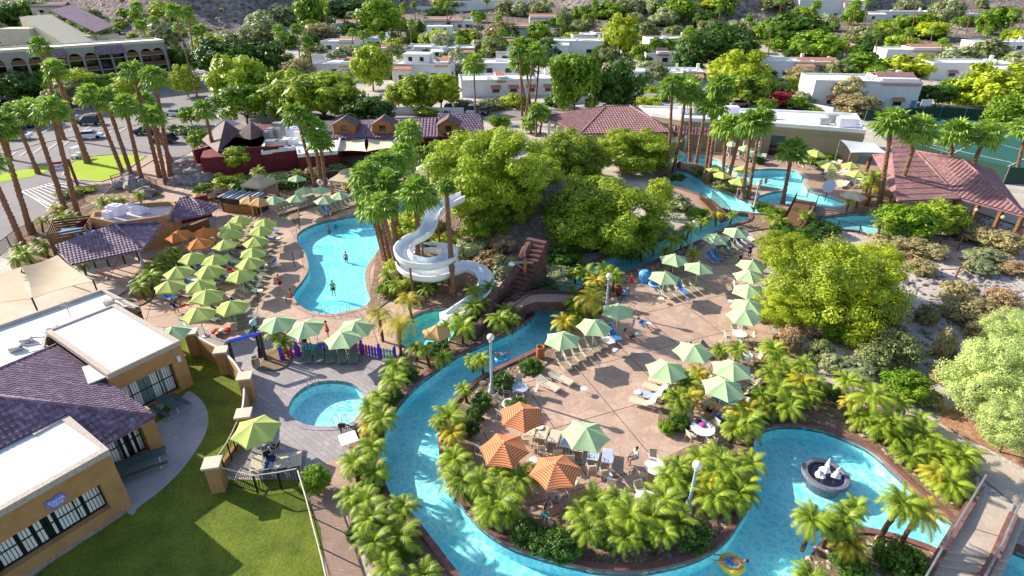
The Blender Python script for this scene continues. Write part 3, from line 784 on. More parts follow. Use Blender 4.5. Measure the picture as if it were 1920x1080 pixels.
# facade B
wallrun(w, cf(4.42, 8.4), cf(7.75, 8.4), 0, 3.72, .4)
wallrun(w, cf(7.6, 8.2), cf(7.6, 20), 0, 3.72, .4, [(.95, 6.1, .75, 2.6)])
fixn(w.obj('wall', 'tan_stucco', camp))
flat_roof(camp, [cf(-9.4, 0), cf(0, 0), cf(0, 4.8), cf(-9.4, 4.8)], 3.85, .12, .35)
flat_roof(camp, [cf(3.05, 8.2), cf(7.95, 8.2), cf(7.95, 20), cf(1.2, 20), cf(1.2, 9.9), cf(3.05, 9.7)], 4.35, .12, .4)
ff = MB(); wallrun(ff, cf(3.2, 8.4), cf(3.2, 9.7), 3, 4.15, .3); wallrun(ff, cf(3.4, 8.4), cf(7.75, 8.4), 3.72, 4.15, .39); wallrun(ff, cf(7.6, 8.2), cf(7.6, 20), 3.72, 4.15, .39); wallrun(ff, cf(1.4, 10), cf(1.4, 20), 3, 4.15, .3); fixn(ff.obj('wall', 'tan_stucco', camp))
EV, AP = 3.15, 6.55
tiles([cf(-8.2, 4.86, EV), cf(5.6, 4.86, EV), cf(-1.3, 11.6, AP)], camp, 'roof', 'tile_plum')
tiles([cf(5.6, 4.86, EV), cf(5.6, 8.18, EV), cf(3.0, 8.18, EV + (AP - EV) * 2.6 / 6.9), cf(2.2, 8.18, EV + (AP - EV) * 3.4 / 6.9)], camp, 'roof', 'tile_plum')
zz = lambda u: EV + (AP - EV) * (5.6 - u) / 6.9
tiles([cf(3.0, 8.18, zz(3.0)), cf(3.0, 20, zz(3.0)), cf(-1.3, 20, AP), cf(-1.3, 11.6, AP), cf(2.2, 8.18, zz(2.2))], camp, 'roof', 'tile_plum')
m_ = MB(); m_.slab([cf(-8.2, 4.86, EV), cf(-1.3, 11.6, AP), cf(-1.3, 20, AP), cf(-8.2, 20, EV)], .12); fixn(m_.obj('roof', 'tile_plum', camp))
ridge(cf(5.6, 4.86, EV), cf(-1.3, 11.6, AP), camp); ridge(cf(-8.2, 4.86, EV), cf(-1.3, 11.6, AP), camp); ridge(cf(-1.3, 11.6, AP), cf(-1.3, 20, AP), camp)
# dormer-like white saddle where roofs meet
m_ = MB(); m_.slab([cf(-2.6, 4.9, 3.72), cf(-.3, 4.9, 3.72), cf(-.3, 5.9, 3.8), cf(-2.6, 5.3, 3.8)], .1); fixn(m_.obj('flashing', 'roof_white', camp))
win(camp, cf(-.2, 0), cf(-.2, 4.9), .97, 4.78, .17, 2.53, .25, 4, 2, blinds=True, glass='teal_glass')
win(camp, cf(4.15, 4.6), cf(4.15, 8.3), .82, 3.58, .12, 2.48, .3, 4, 2, blinds=True, name='glass_door', glass='dark_glass')
win(camp, cf(7.6, 8.2), cf(7.6, 20), .97, 6.08, .77, 2.58, .25, 4, 2, blinds=True, glass='dark_glass')
for (u, ww) in ((0.03, .45), (4.44, 5.0)):
    m_ = MB(); q = cf(u, ww); m_.box((q.x, q.y, 2.65), (.16, .24, .42), A34); m_.box((q.x, q.y, 2.87), (.2, .27, .05), A34); m_.obj('wall_lamp', 'sign_pale', camp)
m_ = MB(); m_.tube([cf(7.85, 17.2, .1), cf(7.85, 17.2, 3.6)], .05, 6); m_.obj('downpipe', 'dark_trim', camp)
m_ = MB(); m_.box(tuple(cf(7.0, 11.8, .28)), (.9, 5.2, .45), A34, None); 
o = m_.obj('planter', 'dark_trim', camp)
# shaped sign with its lettering
sg = thing('sign', 'small blue curvy sign with white lettering high on the tan stucco wall', 'sign'); 
sc = cf(7.83, 11.1, 3.15); Ms = Matrix.Translation(sc) @ Matrix.Rotation(A34 + R(90), 4, 'Z') @ Matrix.Rotation(R(90), 4, 'X')
shape = [(-.62, .12), (-.5, .36), (-.18, .3), (.12, .44), (.48, .4), (.5, .2), (.66, .06), (.52, -.2), (.3, -.26), (.16, -.48), (-.2, -.5), (-.3, -.3), (-.56, -.26)]
sh = [(v.x, v.y) for v in smooth_px([(a * .7, b * .75) for a, b in shape], 4)]
bm_ = MB(); n_ = len(sh); bm_.add([Ms @ Vector((x, y, z)) for z in (0, .07) for x, y in sh], [tuple(range(n_ - 1, -1, -1)), tuple(range(n_, 2 * n_))] + [(i, (i + 1) % n_, n_ + (i + 1) % n_, n_ + i) for i in range(n_)])
fixn(bm_.obj('board', 'sign_blue', sg))
def text3d(txt, M, size, mat, parent, name='lettering', depth=.012, align='CENTER', bold=True):
    cu = bpy.data.curves.new(name, 'FONT'); cu.body = txt; cu.size = size; cu.extrude = depth; cu.align_x = align; cu.align_y = 'CENTER'; cu.resolution_u = 2
    if bold: cu.offset = size * .02
    o = bpy.data.objects.new(name, cu); COL.objects.link(o); o.matrix_world = M
    dg = bpy.context.evaluated_depsgraph_get(); dg.update(); me = bpy.data.meshes.new_from_object(o.evaluated_get(dg)); bpy.data.objects.remove(o)
    me.transform(M); me.materials.clear(); me.materials.append(MATS[mat]); k = bpy.data.objects.new(name, me); COL.objects.link(k); k.parent = parent; return k
text3d('Coyote', Ms @ Matrix.Translation((0.02, .09, .075)), .23, 'white_paint', sg); text3d('Camp', Ms @ Matrix.Translation((.02, -.12, .075)), .23, 'white_paint', sg)
# rear flat roof, bluish in its shade, with antenna
rear = thing('annex_building', 'low annex with stained flat roof, raised parapet and antenna behind the tan building', 'building')
rp = [P(*p, 3.6).to_2d() for p in [(-120, 650), (0, 607), (192, 541), (262, 576), (216, 576), (88, 622), (80, 660), (-120, 760)]]
m_ = MB(); m_.prism(rp, 0, 3.2); fixn(m_.obj('wall', 'tan_stucco', rear))
flat_roof(rear, rp, 3.3, .3, .25, 'roof_white', 'parapet_stone')
m_ = MB(); q = P(134, 597, 3.35); m_.tube([q, q + Vector((0, 0, 1.5))], .04); 
for k in range(4): m_.tube([q + Vector((-.5 + k * .08, 0, 1.4 - k * .28)), q + Vector((.5 - k * .08, .1, 1.45 - k * .28))], .02)
m_.obj('antenna', 'grey_metal', rear)
for (px, py) in ((50, 640), (100, 618), (30, 655), (205, 568)):
    m_ = MB(); q = P(px, py, 3.4); m_.box((q.x, q.y, 3.5), (.7, .5, .4), .4); m_.tube([q + Vector((.3, 0, .3)), q + Vector((1.6, .5, .1)), q + Vector((2.2, .2, .1))], .05); m_.obj('roof_unit', 'grey_metal', rear)

# ---- tan canopy and tiled terrace at the far left ---------------------------------------
cn = thing('shade_canopy', 'large tan fabric shade canopy over the terrace at left edge', 'canopy')
def sail(name, pts, mat, parent, sag=.35, n=7):
    'tensioned cloth between four 3-D corners with concave edges'
    a, b, c, d = [Vector(p) for p in pts]; mb = MB(); vs = []
    for j in range(n + 1):
        for i in range(n + 1):
            s, t = i / n, j / n; p = a * (1 - s) * (1 - t) + b * s * (1 - t) + c * s * t + d * (1 - s) * t
            cen = (a + b + c + d) / 4; k = sag * .35 * (4 * s * (1 - s) * (abs(2 * t - 1) ** 2) + 4 * t * (1 - t) * (abs(2 * s - 1) ** 2))
            p = p + (cen - p) * k * .5; p.z -= sag * 4 * s * (1 - s) * 4 * t * (1 - t) * .35
            vs.append(p)
    top = len(vs); vs += [v - Vector((0, 0, .03)) for v in vs]; r = n + 1
    fs = [(j * r + i, j * r + i + 1, (j + 1) * r + i + 1, (j + 1) * r + i) for j in range(n) for i in range(n)]
    fs += [tuple(top + k for k in f[::-1]) for f in fs]
    mb.add(vs, fs); return mb.obj(name, mat, parent, True)
zc = 3.4
sail('canvas', [P(-150, 590, zc), P(-150, 560, zc), P(40, 500, zc + .9), P(60, 560, zc)], 'tan_canvas', cn, .5)
sail('canvas', [P(60, 560, zc), P(40, 500, zc + .9), P(108, 478, zc), P(175, 527, zc)], 'tan_canvas', cn, .5)
for p in ((175, 527), (108, 478), (60, 560)):
    q = P(*p, zc); m_ = MB(); m_.tube([(q.x, q.y, 0), (q.x, q.y, zc + .1)], .07); m_.obj('post', 'dark_metal', cn)
sheet('terrace_floor', [(-200, 640), (-200, 560), (60, 500), (185, 520), (240, 545), (192, 575), (0, 640)], 'walk_concrete', 20, False)
m_ = MB()
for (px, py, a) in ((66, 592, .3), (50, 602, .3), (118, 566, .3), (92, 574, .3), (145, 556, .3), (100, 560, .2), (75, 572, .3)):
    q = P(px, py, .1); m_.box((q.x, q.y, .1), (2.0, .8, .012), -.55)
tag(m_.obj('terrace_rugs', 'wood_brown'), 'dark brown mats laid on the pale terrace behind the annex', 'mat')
# ---- bar pavilion ----------------------------------------------------------------------
bar = thing('bar_pavilion', 'open bar pavilion with two plum tiled hip roofs west of the umbrellas', 'building')
e, rg = 3.0, 4.3
A = P(110, 475, e); B = P(133, 497, e); Cc = P(178, 483, e); D = P(268, 468, e); Rg = P(215, 421, rg); Rg2 = P(300, 416, rg - .2); F_ = P(310, 417, e); 
tiles([B, D, Rg, A], bar, 'roof', 'tile_plum', .4, .3); tiles([D, P(312, 424, e), Rg2, Rg], bar, 'roof', 'tile_plum')
ridge(D, Rg, bar); ridge(A, Rg, bar); ridge(Rg, Rg2, bar)
G1 = P(316, 416, e); G2 = P(392, 401, e); G3 = P(411, 388, e); G4 = P(338, 372, rg); G5 = P(356, 370, rg)
tiles([G1, G2, G5, G4], bar, 'roof', 'tile_plum'); tiles([G2, G3, G5], bar, 'roof', 'tile_plum'); ridge(G2, G5, bar); ridge(G1, G4, bar); ridge(G4, G5, bar)
fp = [P(*p, 3.6).to_2d() for p in [(170, 408), (176, 398), (250, 383), (320, 378), (331, 384), (318, 404), (215, 418)]]
m_ = MB(); m_.prism(fp, 0, 3.1); fixn(m_.obj('wall', 'tan_stucco', bar)); flat_roof(bar, fp, 3.2, .45, .25, 'roof_pink', 'tan_stucco')
for (px, py, s) in ((222, 402, 1.5), (204, 408, 1.0), (245, 393, .9), (252, 398, .8), (262, 400, 1.1), (275, 398, .7), (208, 398, .9)):
    q = P(px, py, 3.3); m_ = MB(); m_.box((q.x, q.y, 3.25 + s * .4), (s, s * .6, s * .8), -.3); m_.lathe((q.x, q.y, 3.25 + s * .8), [(s * .22, 0), (s * .22, .08), (s * .12, .1)], 10); m_.obj('air_conditioner', 'sign_pale', bar)
m_ = MB(); q = P(335, 418, 0); 
back = [P(160, 462, 0).to_2d(), P(200, 440, 0).to_2d(), P(320, 425, 0).to_2d(), P(398, 405, 0).to_2d()]
m_ = MB()
for a, b in zip(back, back[1:]): wallrun(m_, a, b, 0, 2.85, .25)
fixn(m_.obj('wall', 'red_stucco', bar))
m_ = MB(); cs = [P(190, 502, 0).to_2d(), P(270, 488, 0).to_2d(), P(320, 455, 0).to_2d(), P(392, 425, 0).to_2d()]
for a, b in zip(cs[2:], cs[3:]): wallrun(m_, a, b, 0, 1.1, .5)
fixn(m_.obj('counter', 'wood_brown', bar))
for p in ((140, 515), (180, 502), (262, 490), (300, 455), (340, 440), (388, 423), (205, 500), (235, 495)):
    q = P(*p, 0); m_ = MB(); m_.tube([q, (q.x, q.y, 2.95)], .09); m_.obj('post', 'dark_trim', bar)
tk = thing('screened_enclosure', 'slatted brown roof enclosure with blue duct beside the bar roof', 'enclosure')
q = P(140, 470, 0); m_ = MB()
bx_ = [P(*p, 0).to_2d() for p in [(108, 492), (118, 462), (190, 452), (176, 478)]]
for a, b in zip(bx_, bx_[1:] + bx_[:1]):
    for k in range(11): wallrun(m_, a, b, .2 + k * .28, .2 + k * .28 + .2, .08)
fixn(m_.obj('slats', 'wood_brown', tk))
m_ = MB(); q = P(140, 452, 1.6); m_.box((q.x, q.y, 2.2), (2.2, 1.6, 1.2), .2); m_.tube([q + Vector((1, 0, .6)), q + Vector((2.6, .2, .8)), q + Vector((3.2, 0, .2)), q + Vector((3.4, 0, -.6))], .45, 10); m_.obj('duct', 'tin_blue', tk)

# ---- restaurant with red walls ---------------------------------------------------------
rs = thing('restaurant', 'red walled restaurant with white equipment roof north of the pool', 'building')
rw = [P(*p, 0).to_2d() for p in [(385, 335), (470, 328), (556, 320), (640, 312), (640, 268), (500, 265), (400, 292)]]
m_ = MB(); m_.prism(rw, 0, 3.1); fixn(m_.obj('wall', 'red_stucco', rs))
wr = [P(*p, 3.3).to_2d() for p in [(490, 286), (556, 279), (558, 291), (632, 285), (640, 256), (506, 243)]]
m_ = MB(); m_.prism(wr, 1.0, 3.05); fixn(m_.obj('wall', 'red_stucco', rs)); flat_roof(rs, wr, 3.2, .3, .25, 'roof_white', 'roof_white')
mr = [P(*p, 3.3).to_2d() for p in [(406, 281), (424, 256), (502, 252), (490, 278)]]
m_ = MB(); m_.prism(mr, 0, 3.0); fixn(m_.obj('wall', 'red_stucco', rs)); flat_roof(rs, mr, 3.1, .15, .2, 'roof_pink', 'roof_pink')
rw2 = MB(); wallrun(rw2, P(470, 324, 0), P(554, 318, 0), 0, 3.9, .5); fixn(rw2.obj('wall', 'red_stucco', rs)); rw2 = MB(); wallrun(rw2, P(372, 322, 0), P(408, 312, 0), 0, 3.4, .4); fixn(rw2.obj('wall', 'red_stucco', rs))
def pyramid(px4, apex, z0, z1, mat, parent):
    c = [P(*p, z0) for p in px4]; a = P(*apex, z1); m_ = MB()
    m_.add(c + [a], [(0, 1, 4), (1, 2, 4), (2, 3, 4), (3, 0, 4), (3, 2, 1, 0)]); return fixn(m_.obj('roof', mat, parent))
pyramid([(378, 262), (408, 286), (452, 246), (410, 234)], (422, 226), 3.5, 6, 'tile_dark', rs)
pyramid([(440, 256), (470, 262), (504, 252), (478, 238)], (470, 227), 3.8, 6.4, 'tile_dark', rs)
pyramid([(396, 242), (430, 240), (452, 232), (420, 224)], (424, 221), 3.5, 5, 'roof_pink', rs)
for (px, py, sx, sz) in ((516, 258, 2, 1.6), (532, 252, 3, 2), (554, 258, 2.4, 1.7), (570, 262, 2.6, 1.4), (520, 272, 3.4, .8), (545, 270, 2.2, .9), (585, 266, 1.6, 1.2), (606, 270, 1.5, .6), (506, 262, 1.2, 1.4), (560, 240, 2.4, 1.8), (600, 252, 1.4, 1), (538, 280, 2, .5)):
    q = P(px, py, 3.25); m_ = MB(); m_.box((q.x, q.y, 3.22 + sz / 2), (sx, 1.3, sz), random.uniform(-.15, .05)); m_.lathe((q.x, q.y, 3.22 + sz), [(.4, 0), (.4, .15), (.25, .18)], 10); m_.obj('rooftop_unit', random.choice(['sign_pale', 'grey_metal', 'roof_white']), rs)
# long hall with dormers
hall = thing('dining_hall', 'long dark tiled hall with three wooden gabled dormers', 'building')
e, rg = 3.4, 5.2
E1a = P(606, 260, e); E1b = P(822, 257, e); R1a = P(592, 227, rg); R1b = P(818, 221, rg)
tiles([E1a, E1b, R1b, R1a], hall, 'roof', 'tile_plum', .6, .55, .09)
E2a = P(824, 256, e); E2b = P(908, 246, e); R2a = P(820, 219, rg); R2b = P(900, 215, rg)
tiles([E2a, E2b, R2b, R2a], hall, 'roof', 'tile_plum', .6, .55, .09)
m_ = MB(); bk = [E1a.to_2d(), E2b.to_2d(), Vector((R2b.x, R2b.y + 8)), Vector((R1a.x, R1a.y + 8))]
m_.slab([R1a, R2b, V3(bk[2], e), V3(bk[3], e)], .15); fixn(m_.obj('roof', 'tile_dark', hall))
m_ = MB(); m_.prism([p + Vector((0, 1.2 if i < 2 else -.5)) for i, p in enumerate(bk)], 0, 3.2); fixn(m_.obj('wall', 'red_stucco', hall))
for (px, py, wpx) in ((646, 252, 40), (718, 250, 38), (841, 242, 38)):
    q = P(px, 257, 3.4); wd = wpx / (FPX / (q.y * ct + (CAMH - 4.3) * st)); hw = wd / 2
    d_ = MB(); x, y = q.x, q.y + .3
    fr = [(x - hw, 3.9), (x + hw, 3.9), (x + hw, 5.3), (x, 6.2), (x - hw, 5.3)]
    d_.add([(a, y, z) for a, z in fr] + [(a, y + 3.5, z) for a, z in fr], [(0, 1, 2, 3, 4), (0, 5, 6, 1), (1, 6, 7, 2), (4, 9, 5, 0)])
    dm = fixn(d_.obj('dormer', 'wood_orange', hall))
    r_ = MB()
    for s in (-1, 1): r_.slab([(x, y - .3, 6.4), (x + s * (hw + .35), y - .3, 5.2), (x + s * (hw + .35), y + 3.4, 5.2), (x, y + 3.4, 6.4)], .14)
    fixn(r_.obj('dormer_roof', 'tile_dark', dm))
    p_ = MB(); p_.box((x, y - .03, 4.75), (1.0, .06, .9)); p_.obj('pane', 'dark_glass', dm)
    t_ = MB()
    for k in range(9): t_.box((x - hw + .2 + k * (wd - .4) / 8, y - .02, 4.6), (.05, .05, 1.4))
    t_.obj('boards', 'wood_brown', dm)
cc = thing('cream_canopy', 'cream stretched canopy in two bays in front of dining hall', 'canopy')
z = 3.6
sail('canvas', [P(628, 284, 2.9), P(687, 284, 3.0), P(687, 256, 3.35), P(630, 257, 3.2)], 'cream_canvas', cc, .7)
sail('canvas', [P(687, 284, 3.0), P(752, 276, 2.9), P(745, 254, 3.2), P(687, 256, 3.35)], 'cream_canvas', cc, .7)
for p in ((628, 284), (687, 284), (752, 276), (720, 279)):
    q = P(*p, 2.9); m_ = MB(); m_.tube([(q.x, q.y, 0), q], .09); m_.obj('post', 'dark_trim', cc)
# ---- brown hip roofed building and long white-roofed hall --------------------------------
hp = thing('hip_roof_building', 'building under a broad brown striped hip roof behind the mesquite trees', 'building')
e, rg = 3.4, 5.6
H0 = P(1025, 218, e); H1 = P(1088, 252, e); H2 = P(1262, 248, e); H3 = P(1236, 216, e); Q0 = P(1136, 200, rg); Q1 = P(1180, 199, rg)
tiles([H1, H2, Q1, Q0], hp, 'roof', 'tile_rose', .8, .5, .11); tiles([H0, H1, Q0], hp, 'roof', 'tile_rose', .8, .5, .11); tiles([H2, H3, Q1], hp, 'roof', 'tile_rose', .8, .5, .11)
for a, b in ((H1, Q0), (H2, Q1), (Q0, Q1), (H0, Q0), (H3, Q1)): ridge(a, b, hp, 'tile_rose', .2)
m_ = MB(); cen = (H0 + H1 + H2 + H3) / 4; m_.prism([((h - cen) * .88 + cen).to_2d() for h in (H0, H1, H2, H3)], 0, 3.3); fixn(m_.obj('wall', 'cream_stucco', hp))
for k in range(5):
    q = P(1030 + k * 16, 226 + k * 8, e); m_ = MB(); m_.box((q.x, q.y, 1.6), (.5, .5, 3.2)); m_.obj('column', 'cream_stucco', hp)
wh = thing('long_hall', 'long olive walled hall with bright white flat roof by the tennis court', 'building')
wp = [P(*p, 5.2).to_2d() for p in [(1198, 199), (1222, 213), (1282, 222), (1440, 231), (1624, 245), (1606, 214), (1440, 206)]]
m_ = MB(); m_.prism(wp, 0, 4.75); fixn(m_.obj('wall', 'olive_stucco', wh)); flat_roof(wh, wp, 5.0, .35, .3, 'roof_white', 'roof_white')
m_ = MB(); strip(m_, wp, .12 * -1, .05, 3.9, 4.1); fixn(m_.obj('cornice', 'olive_stucco', wh))
ga, gb = P(1450, 292, 0), P(1480, 293, 0)
for a, b, mt, z0, z1 in ((1452, 1478, 'dark_glass', 0, 2.2), (1452, 1478, 'green_metal', 2.2, 3.3)):
    qa, qb = wp[3].lerp(wp[4], .065), wp[3].lerp(wp[4], .215); m_ = MB(); off = Vector((0, -.06))
    wallrun(m_, qa + off, qb + off, z0, z1, .1); m_.obj('garage_door' if z0 else 'doorway', mt, wh)
m_ = MB(); qa = wp[2].lerp(wp[3], .94); m_.lathe((0, 0, 0), [(.55, 0), (.55, .05)], 14); o = m_.obj('round_emblem', 'accent_blue', wh); o.location = (qa.x, qa.y - .1, 2.2); o.rotation_euler = (R(90), 0, 0)
for (px, py, s) in ((1447, 222, 1.4), (1545, 232, 1.6), (1560, 228, 2), (1585, 236, 2.6), (1600, 232, 1.5), (1285, 212, 2.2), (1310, 212, 1.8), (1370, 212, 2.4)):
    q = P(px, py, 5.1); m_ = MB(); m_.box((q.x, q.y, 5.1 + s * .25), (s, s * .7, s * .5), random.uniform(-.2, .1)); m_.obj('rooftop_unit', random.choice(['sign_pale', 'grey_metal']), wh)
T0 = P(1262, 250, 2.9); T1 = P(1428, 262, 2.9); T2 = P(1430, 248, 4.0); T3 = P(1264, 236, 4.0)
tiles([T0, T1, T2, T3], wh, 'awning_roof', 'tile_rose', .8, .5, .11)
for k in range(7):
    q = T0.lerp(T1, k / 6); m_ = MB(); m_.box((q.x, q.y + .3, 1.4), (.35, .35, 2.8)); m_.obj('column', 'cream_stucco', wh)
m_ = MB(); wallrun(m_, (T0.x, T0.y + 4.0), (T1.x, T1.y + 4.0), 0, 2.8, .2); m_.obj('shopfront', 'dark_glass', wh)
# ---- ramada with rose metal roof --------------------------------------------------------
rm = thing('ramada', 'open ramada under rose pink ribbed hip roof at right', 'pavilion')
e, rg = 3.1, 6.0
K0 = P(1637, 292, e); K1 = P(1682, 377, e); K2 = P(1800, 373, e); K3 = P(1925, 407, e); K4 = P(1860, 318, e); AA = P(1717, 284, rg); AB = P(1805, 300, rg)
tiles([K1, K2, AA, K0], rm, 'roof', 'tile_rose', 1.2, .35, .03)
tiles([K2, K3, AB, AA], rm, 'roof', 'tile_rose', 3.5, .5, .12)
tiles([K3, K4, AB], rm, 'roof', 'tile_rose', 1.2, .5, .1)
for a, b in ((K2, AA), (AA, AB), (K3, AB), (K0, AA)): ridge(a, b, rm, 'tile_rose', .14)
for q in (K1.lerp(K2, .1), K2, K2.lerp(K3, .35), K2.lerp(K3, .7), K3, K0, K1.lerp(K2, .6)):
    m_ = MB(); m_.box((q.x, q.y + .5, 1.5), (.4, .4, 3.0)); m_.obj('post', 'wood_brown', rm)
for t_ in (.32, .72):
    q = K2.lerp(K3, t_); m_ = MB(); m_.ball((q.x, q.y + .2, 2.35), .22, 10); m_.obj('lamp_globe', 'amber_globe', rm)
sheet('ramada_floor', [(1690, 385), (1800, 390), (1960, 440), (1960, 380), (1700, 330)], 'walk_concrete', 21, False)
sl_ = thing('shade_sail', 'pale blue grey triangular shade sail beside the long hall', 'shade sail')
sail('canvas', [P(1576, 262, 4.2), P(1595, 286, 3.4), P(1665, 287, 3.3), P(1640, 268, 3.6)], 'pale_canvas', sl_, .5)
for p in ((1595, 286, 3.4), (1665, 287, 3.3), (1576, 262, 4.2)):
    q = P(*p); m_ = MB(); m_.tube([(q.x, q.y, 0), q], .08); m_.obj('post', 'grey_metal', sl_)
# tennis fence with dark windscreen
def mesh_fence(pxs, h, label, posts=8, solid=True):
    t = thing('court_fence', label, 'fence'); pts = [P(*p, 0).to_2d() for p in pxs]
    m_ = MB()
    for a, b in zip(pts, pts[1:]): wallrun(m_, a, b, .1, h * .8, .03)
    fixn(m_.obj('windscreen', 'windscreen', t))
    for a, b in zip(pts, pts[1:]):
        n = max(2, int((b - a).length / 4))
        for k in range(n): q = a.lerp(b, k / n); m2 = MB(); m2.tube([(q.x, q.y, 0), (q.x, q.y, h)], .05, 6); m2.obj('post', 'grey_metal', t)
    m3 = MB(); m3.tube([V3(p, h) for p in pts], .035, 5); m3.obj('rail', 'grey_metal', t); return t
mesh_fence([(1700, 300), (1880, 345), (1990, 352)], 3.2, 'tall dark screened fence on the near side of the tennis court')
mesh_fence([(1645, 250), (1700, 300)], 3.0, 'short screened fence stretch at the left end of tennis court')
mesh_fence([(1620, 228), (1760, 222), (1900, 232)], 3.0, 'tall screened fence along the far side of the tennis court')
bh = thing('basketball_hoop', 'white basketball backboard on a post at the far side of the court', 'hoop'); q = P(1722, 222, 0)
m_ = MB(); m_.tube([q, (q.x, q.y, 3.0), (q.x, q.y - .8, 3.3)], .08); m_.obj('post', 'dark_metal', bh); m_ = MB(); m_.box((q.x, q.y - .85, 3.4), (2.2, .06, 1.3)); m_.obj('backboard', 'sign_pale', bh)
# ---- cabanas -----------------------------------------------------------------------------
def cabana(pxy, zs, label):
    q = P(*pxy, 0); t = thing('cabana', label, 'cabana', q, R(-20), 'curtained cabanas by the pool'); s = zs
    for x in (-s, s):
        for y in (-s, s): m_ = MB(); m_.box((x, y, 1.1), (.1, .1, 2.2)); m_.obj('post', 'rose_canvas', t)
    m_ = MB(); m_.add([(-s - .15, -s - .15, 2.2), (s + .15, -s - .15, 2.2), (s + .15, s + .15, 2.2), (-s - .15, s + .15, 2.2), (-.5, -.5, 3.0), (.5, -.5, 3.0), (.5, .5, 3.0), (-.5, .5, 3.0)], [(0, 1, 5, 4), (1, 2, 6, 5), (2, 3, 7, 6), (3, 0, 4, 7), (4, 5, 6, 7), (3, 2, 1, 0)])
    m_.add([(-.65, -.65, 3.06), (.65, -.65, 3.06), (.65, .65, 3.06), (-.65, .65, 3.06), (0, 0, 3.5)], [(0, 1, 4), (1, 2, 4), (2, 3, 4), (3, 0, 4), (3, 2, 1, 0)])
    for a, b in (((-s, -s), (s, -s)), ((s, -s), (s, s)), ((-s, s), (-s, -s)), ((-s, s), (s, s))): wallrun(m_, (a[0] * 1.07, a[1] * 1.07), (b[0] * 1.07, b[1] * 1.07), 1.95, 2.2, .03)
    m_.obj('roof', 'tan_canvas', t)
    for (x, y) in ((-s, -s), (s, -s), (s, s), (-s, s)):
        c_ = MB(); c_.lathe((x * .93, y * .93, .1), [(.3, 0), (.16, .9), (.14, 1.0), (.3, 2.0)], 8); c_.obj('curtain', 'rose_canvas', t, True)
    m_ = MB(); wallrun(m_, (-s, s), (s, s), .1, 2.1, .04); m_.obj('curtain', 'rose_canvas', t)
    return t
cabana((492, 372), 1.55, 'tan curtained cabana beside the tan umbrellas'); cabana((652, 362), 1.55, 'tan curtained cabana near the palm clump behind loungers')
hut = thing('towel_hut', 'small dark service hut with slatted blue and white roof', 'hut', P(455, 398, 0), R(-15))
m_ = MB(); m_.box((0, .8, .9), (5.2, 2.2, 1.8)); m_.obj('wall', 'dark_trim', hut); m_ = MB(); m_.box((0, -.35, .55), (5.2, .3, 1.1)); m_.obj('counter', 'wood_orange', hut)
for k in range(8): m_ = MB(); m_.box((-2.4 + k * .66, .5, 2.15), (.22, 2.9, .08)); m_.obj('slat', 'tin_blue' if k % 2 else 'roof_pink', hut)
for x in (-2.4, 2.4): m_ = MB(); m_.box((x, -.5, 1.05), (.12, .12, 2.1)); m_.obj('post', 'dark_trim', hut)
# low walls behind the pool
lw = MB(); pts = [P(*p, 0).to_2d() for p in [(524, 345), (556, 340), (620, 338), (700, 330), (760, 322)]]
for a, b in zip(pts, pts[1:]): wallrun(lw, a, b, 0, 1.4, .25)
tag(fixn(lw.obj('garden_wall', 'dark_trim')), 'low dark wall behind the northern lounger rows', 'wall')

# ---- hotel -------------------------------------------------------------------------------
ho = thing('hotel', 'four storey grey tan hotel wing with tall arched balconies', 'building')
HZ = 11.0
ha, hb = P(-70, 102, HZ).to_2d(), P(308, 77, HZ).to_2d(); hd = (hb - ha).normalized(); hn = Vector((-hd.y, hd.x)); HL = (hb - ha).length
def hs(px, py=85): # along-facade coordinate of a pixel at the roof line
    d = ray(px, py); # intersect vertical plane
    k = (ha.x * hn.x + ha.y * hn.y) / (d.x * hn.x + d.y * hn.y); q = Vector((d.x * k, d.y * k)); return (q - ha).dot(hd)
arch = []; bays = []
for cx in (-20, 22, 56, 133, 163, 244, 271, 293): arch.append((hs(cx), 1.45))
for (x0, x1) in ((178, 228), (84, 116)): bays.append((hs(x0), hs(x1)))
def plane_wall(outer, holes, name, mat, parent, off, thick):
    vs = [Vector(p) for p in outer]; es = [(i, (i + 1) % len(outer)) for i in range(len(outer))]
    for h in holes: o = len(vs); vs += [Vector(p) for p in h]; es += [(o + i, o + (i + 1) % len(h)) for i in range(len(h))]
    r = delaunay_2d_cdt(vs, es, [], 0, 1e-4); m = MB(); mp = lambda s, z, d: (ha.x + hd.x * s + hn.x * d, ha.y + hd.y * s + hn.y * d, z)
    m.add([mp(v.x, v.y, off) for v in r[0]], [tuple(f) for f in r[2] if inside(sum((r[0][i] for i in f), Vector((0, 0))) / len(f), outer) and not any(inside(sum((r[0][i] for i in f), Vector((0, 0))) / len(f), h) for h in holes)])
    for h in holes:
        for i in range(len(h)):
            a, b = h[i], h[(i + 1) % len(h)]; m.quad(mp(a[0], a[1], off), mp(b[0], b[1], off), mp(b[0], b[1], off + thick), mp(a[0], a[1], off + thick))
    return m.obj(name, mat, parent)
holes = []
for s, r_ in arch:
    top = HZ - 1.5; h = [(s - r_, 1), (s + r_, 1)] + [(s + r_ * math.cos(t * math.pi / 8), top - r_ + r_ * math.sin(t * math.pi / 8)) for t in range(9)]
    holes.append(h)
for s0, s1 in bays: holes.append([(s0, 1), (s1, 1), (s1, HZ - 1.6), (s0, HZ - 1.6)])
fixn(plane_wall([(0, 0), (HL, 0), (HL, HZ), (0, HZ)], holes, 'wall', 'hotel_stucco', ho, 0, .9))
m_ = MB(); q = [ha + hn * .9, hb + hn * .9, hb + hn * 9, ha + hn * 9]; m_.prism([ha + hn * 2.2 + hd * .2, hb + hn * 2.2 - hd * .2, hb + hn * 9, ha + hn * 9], 0, HZ - .3); fixn(m_.obj('wall', 'dark_glass', ho))
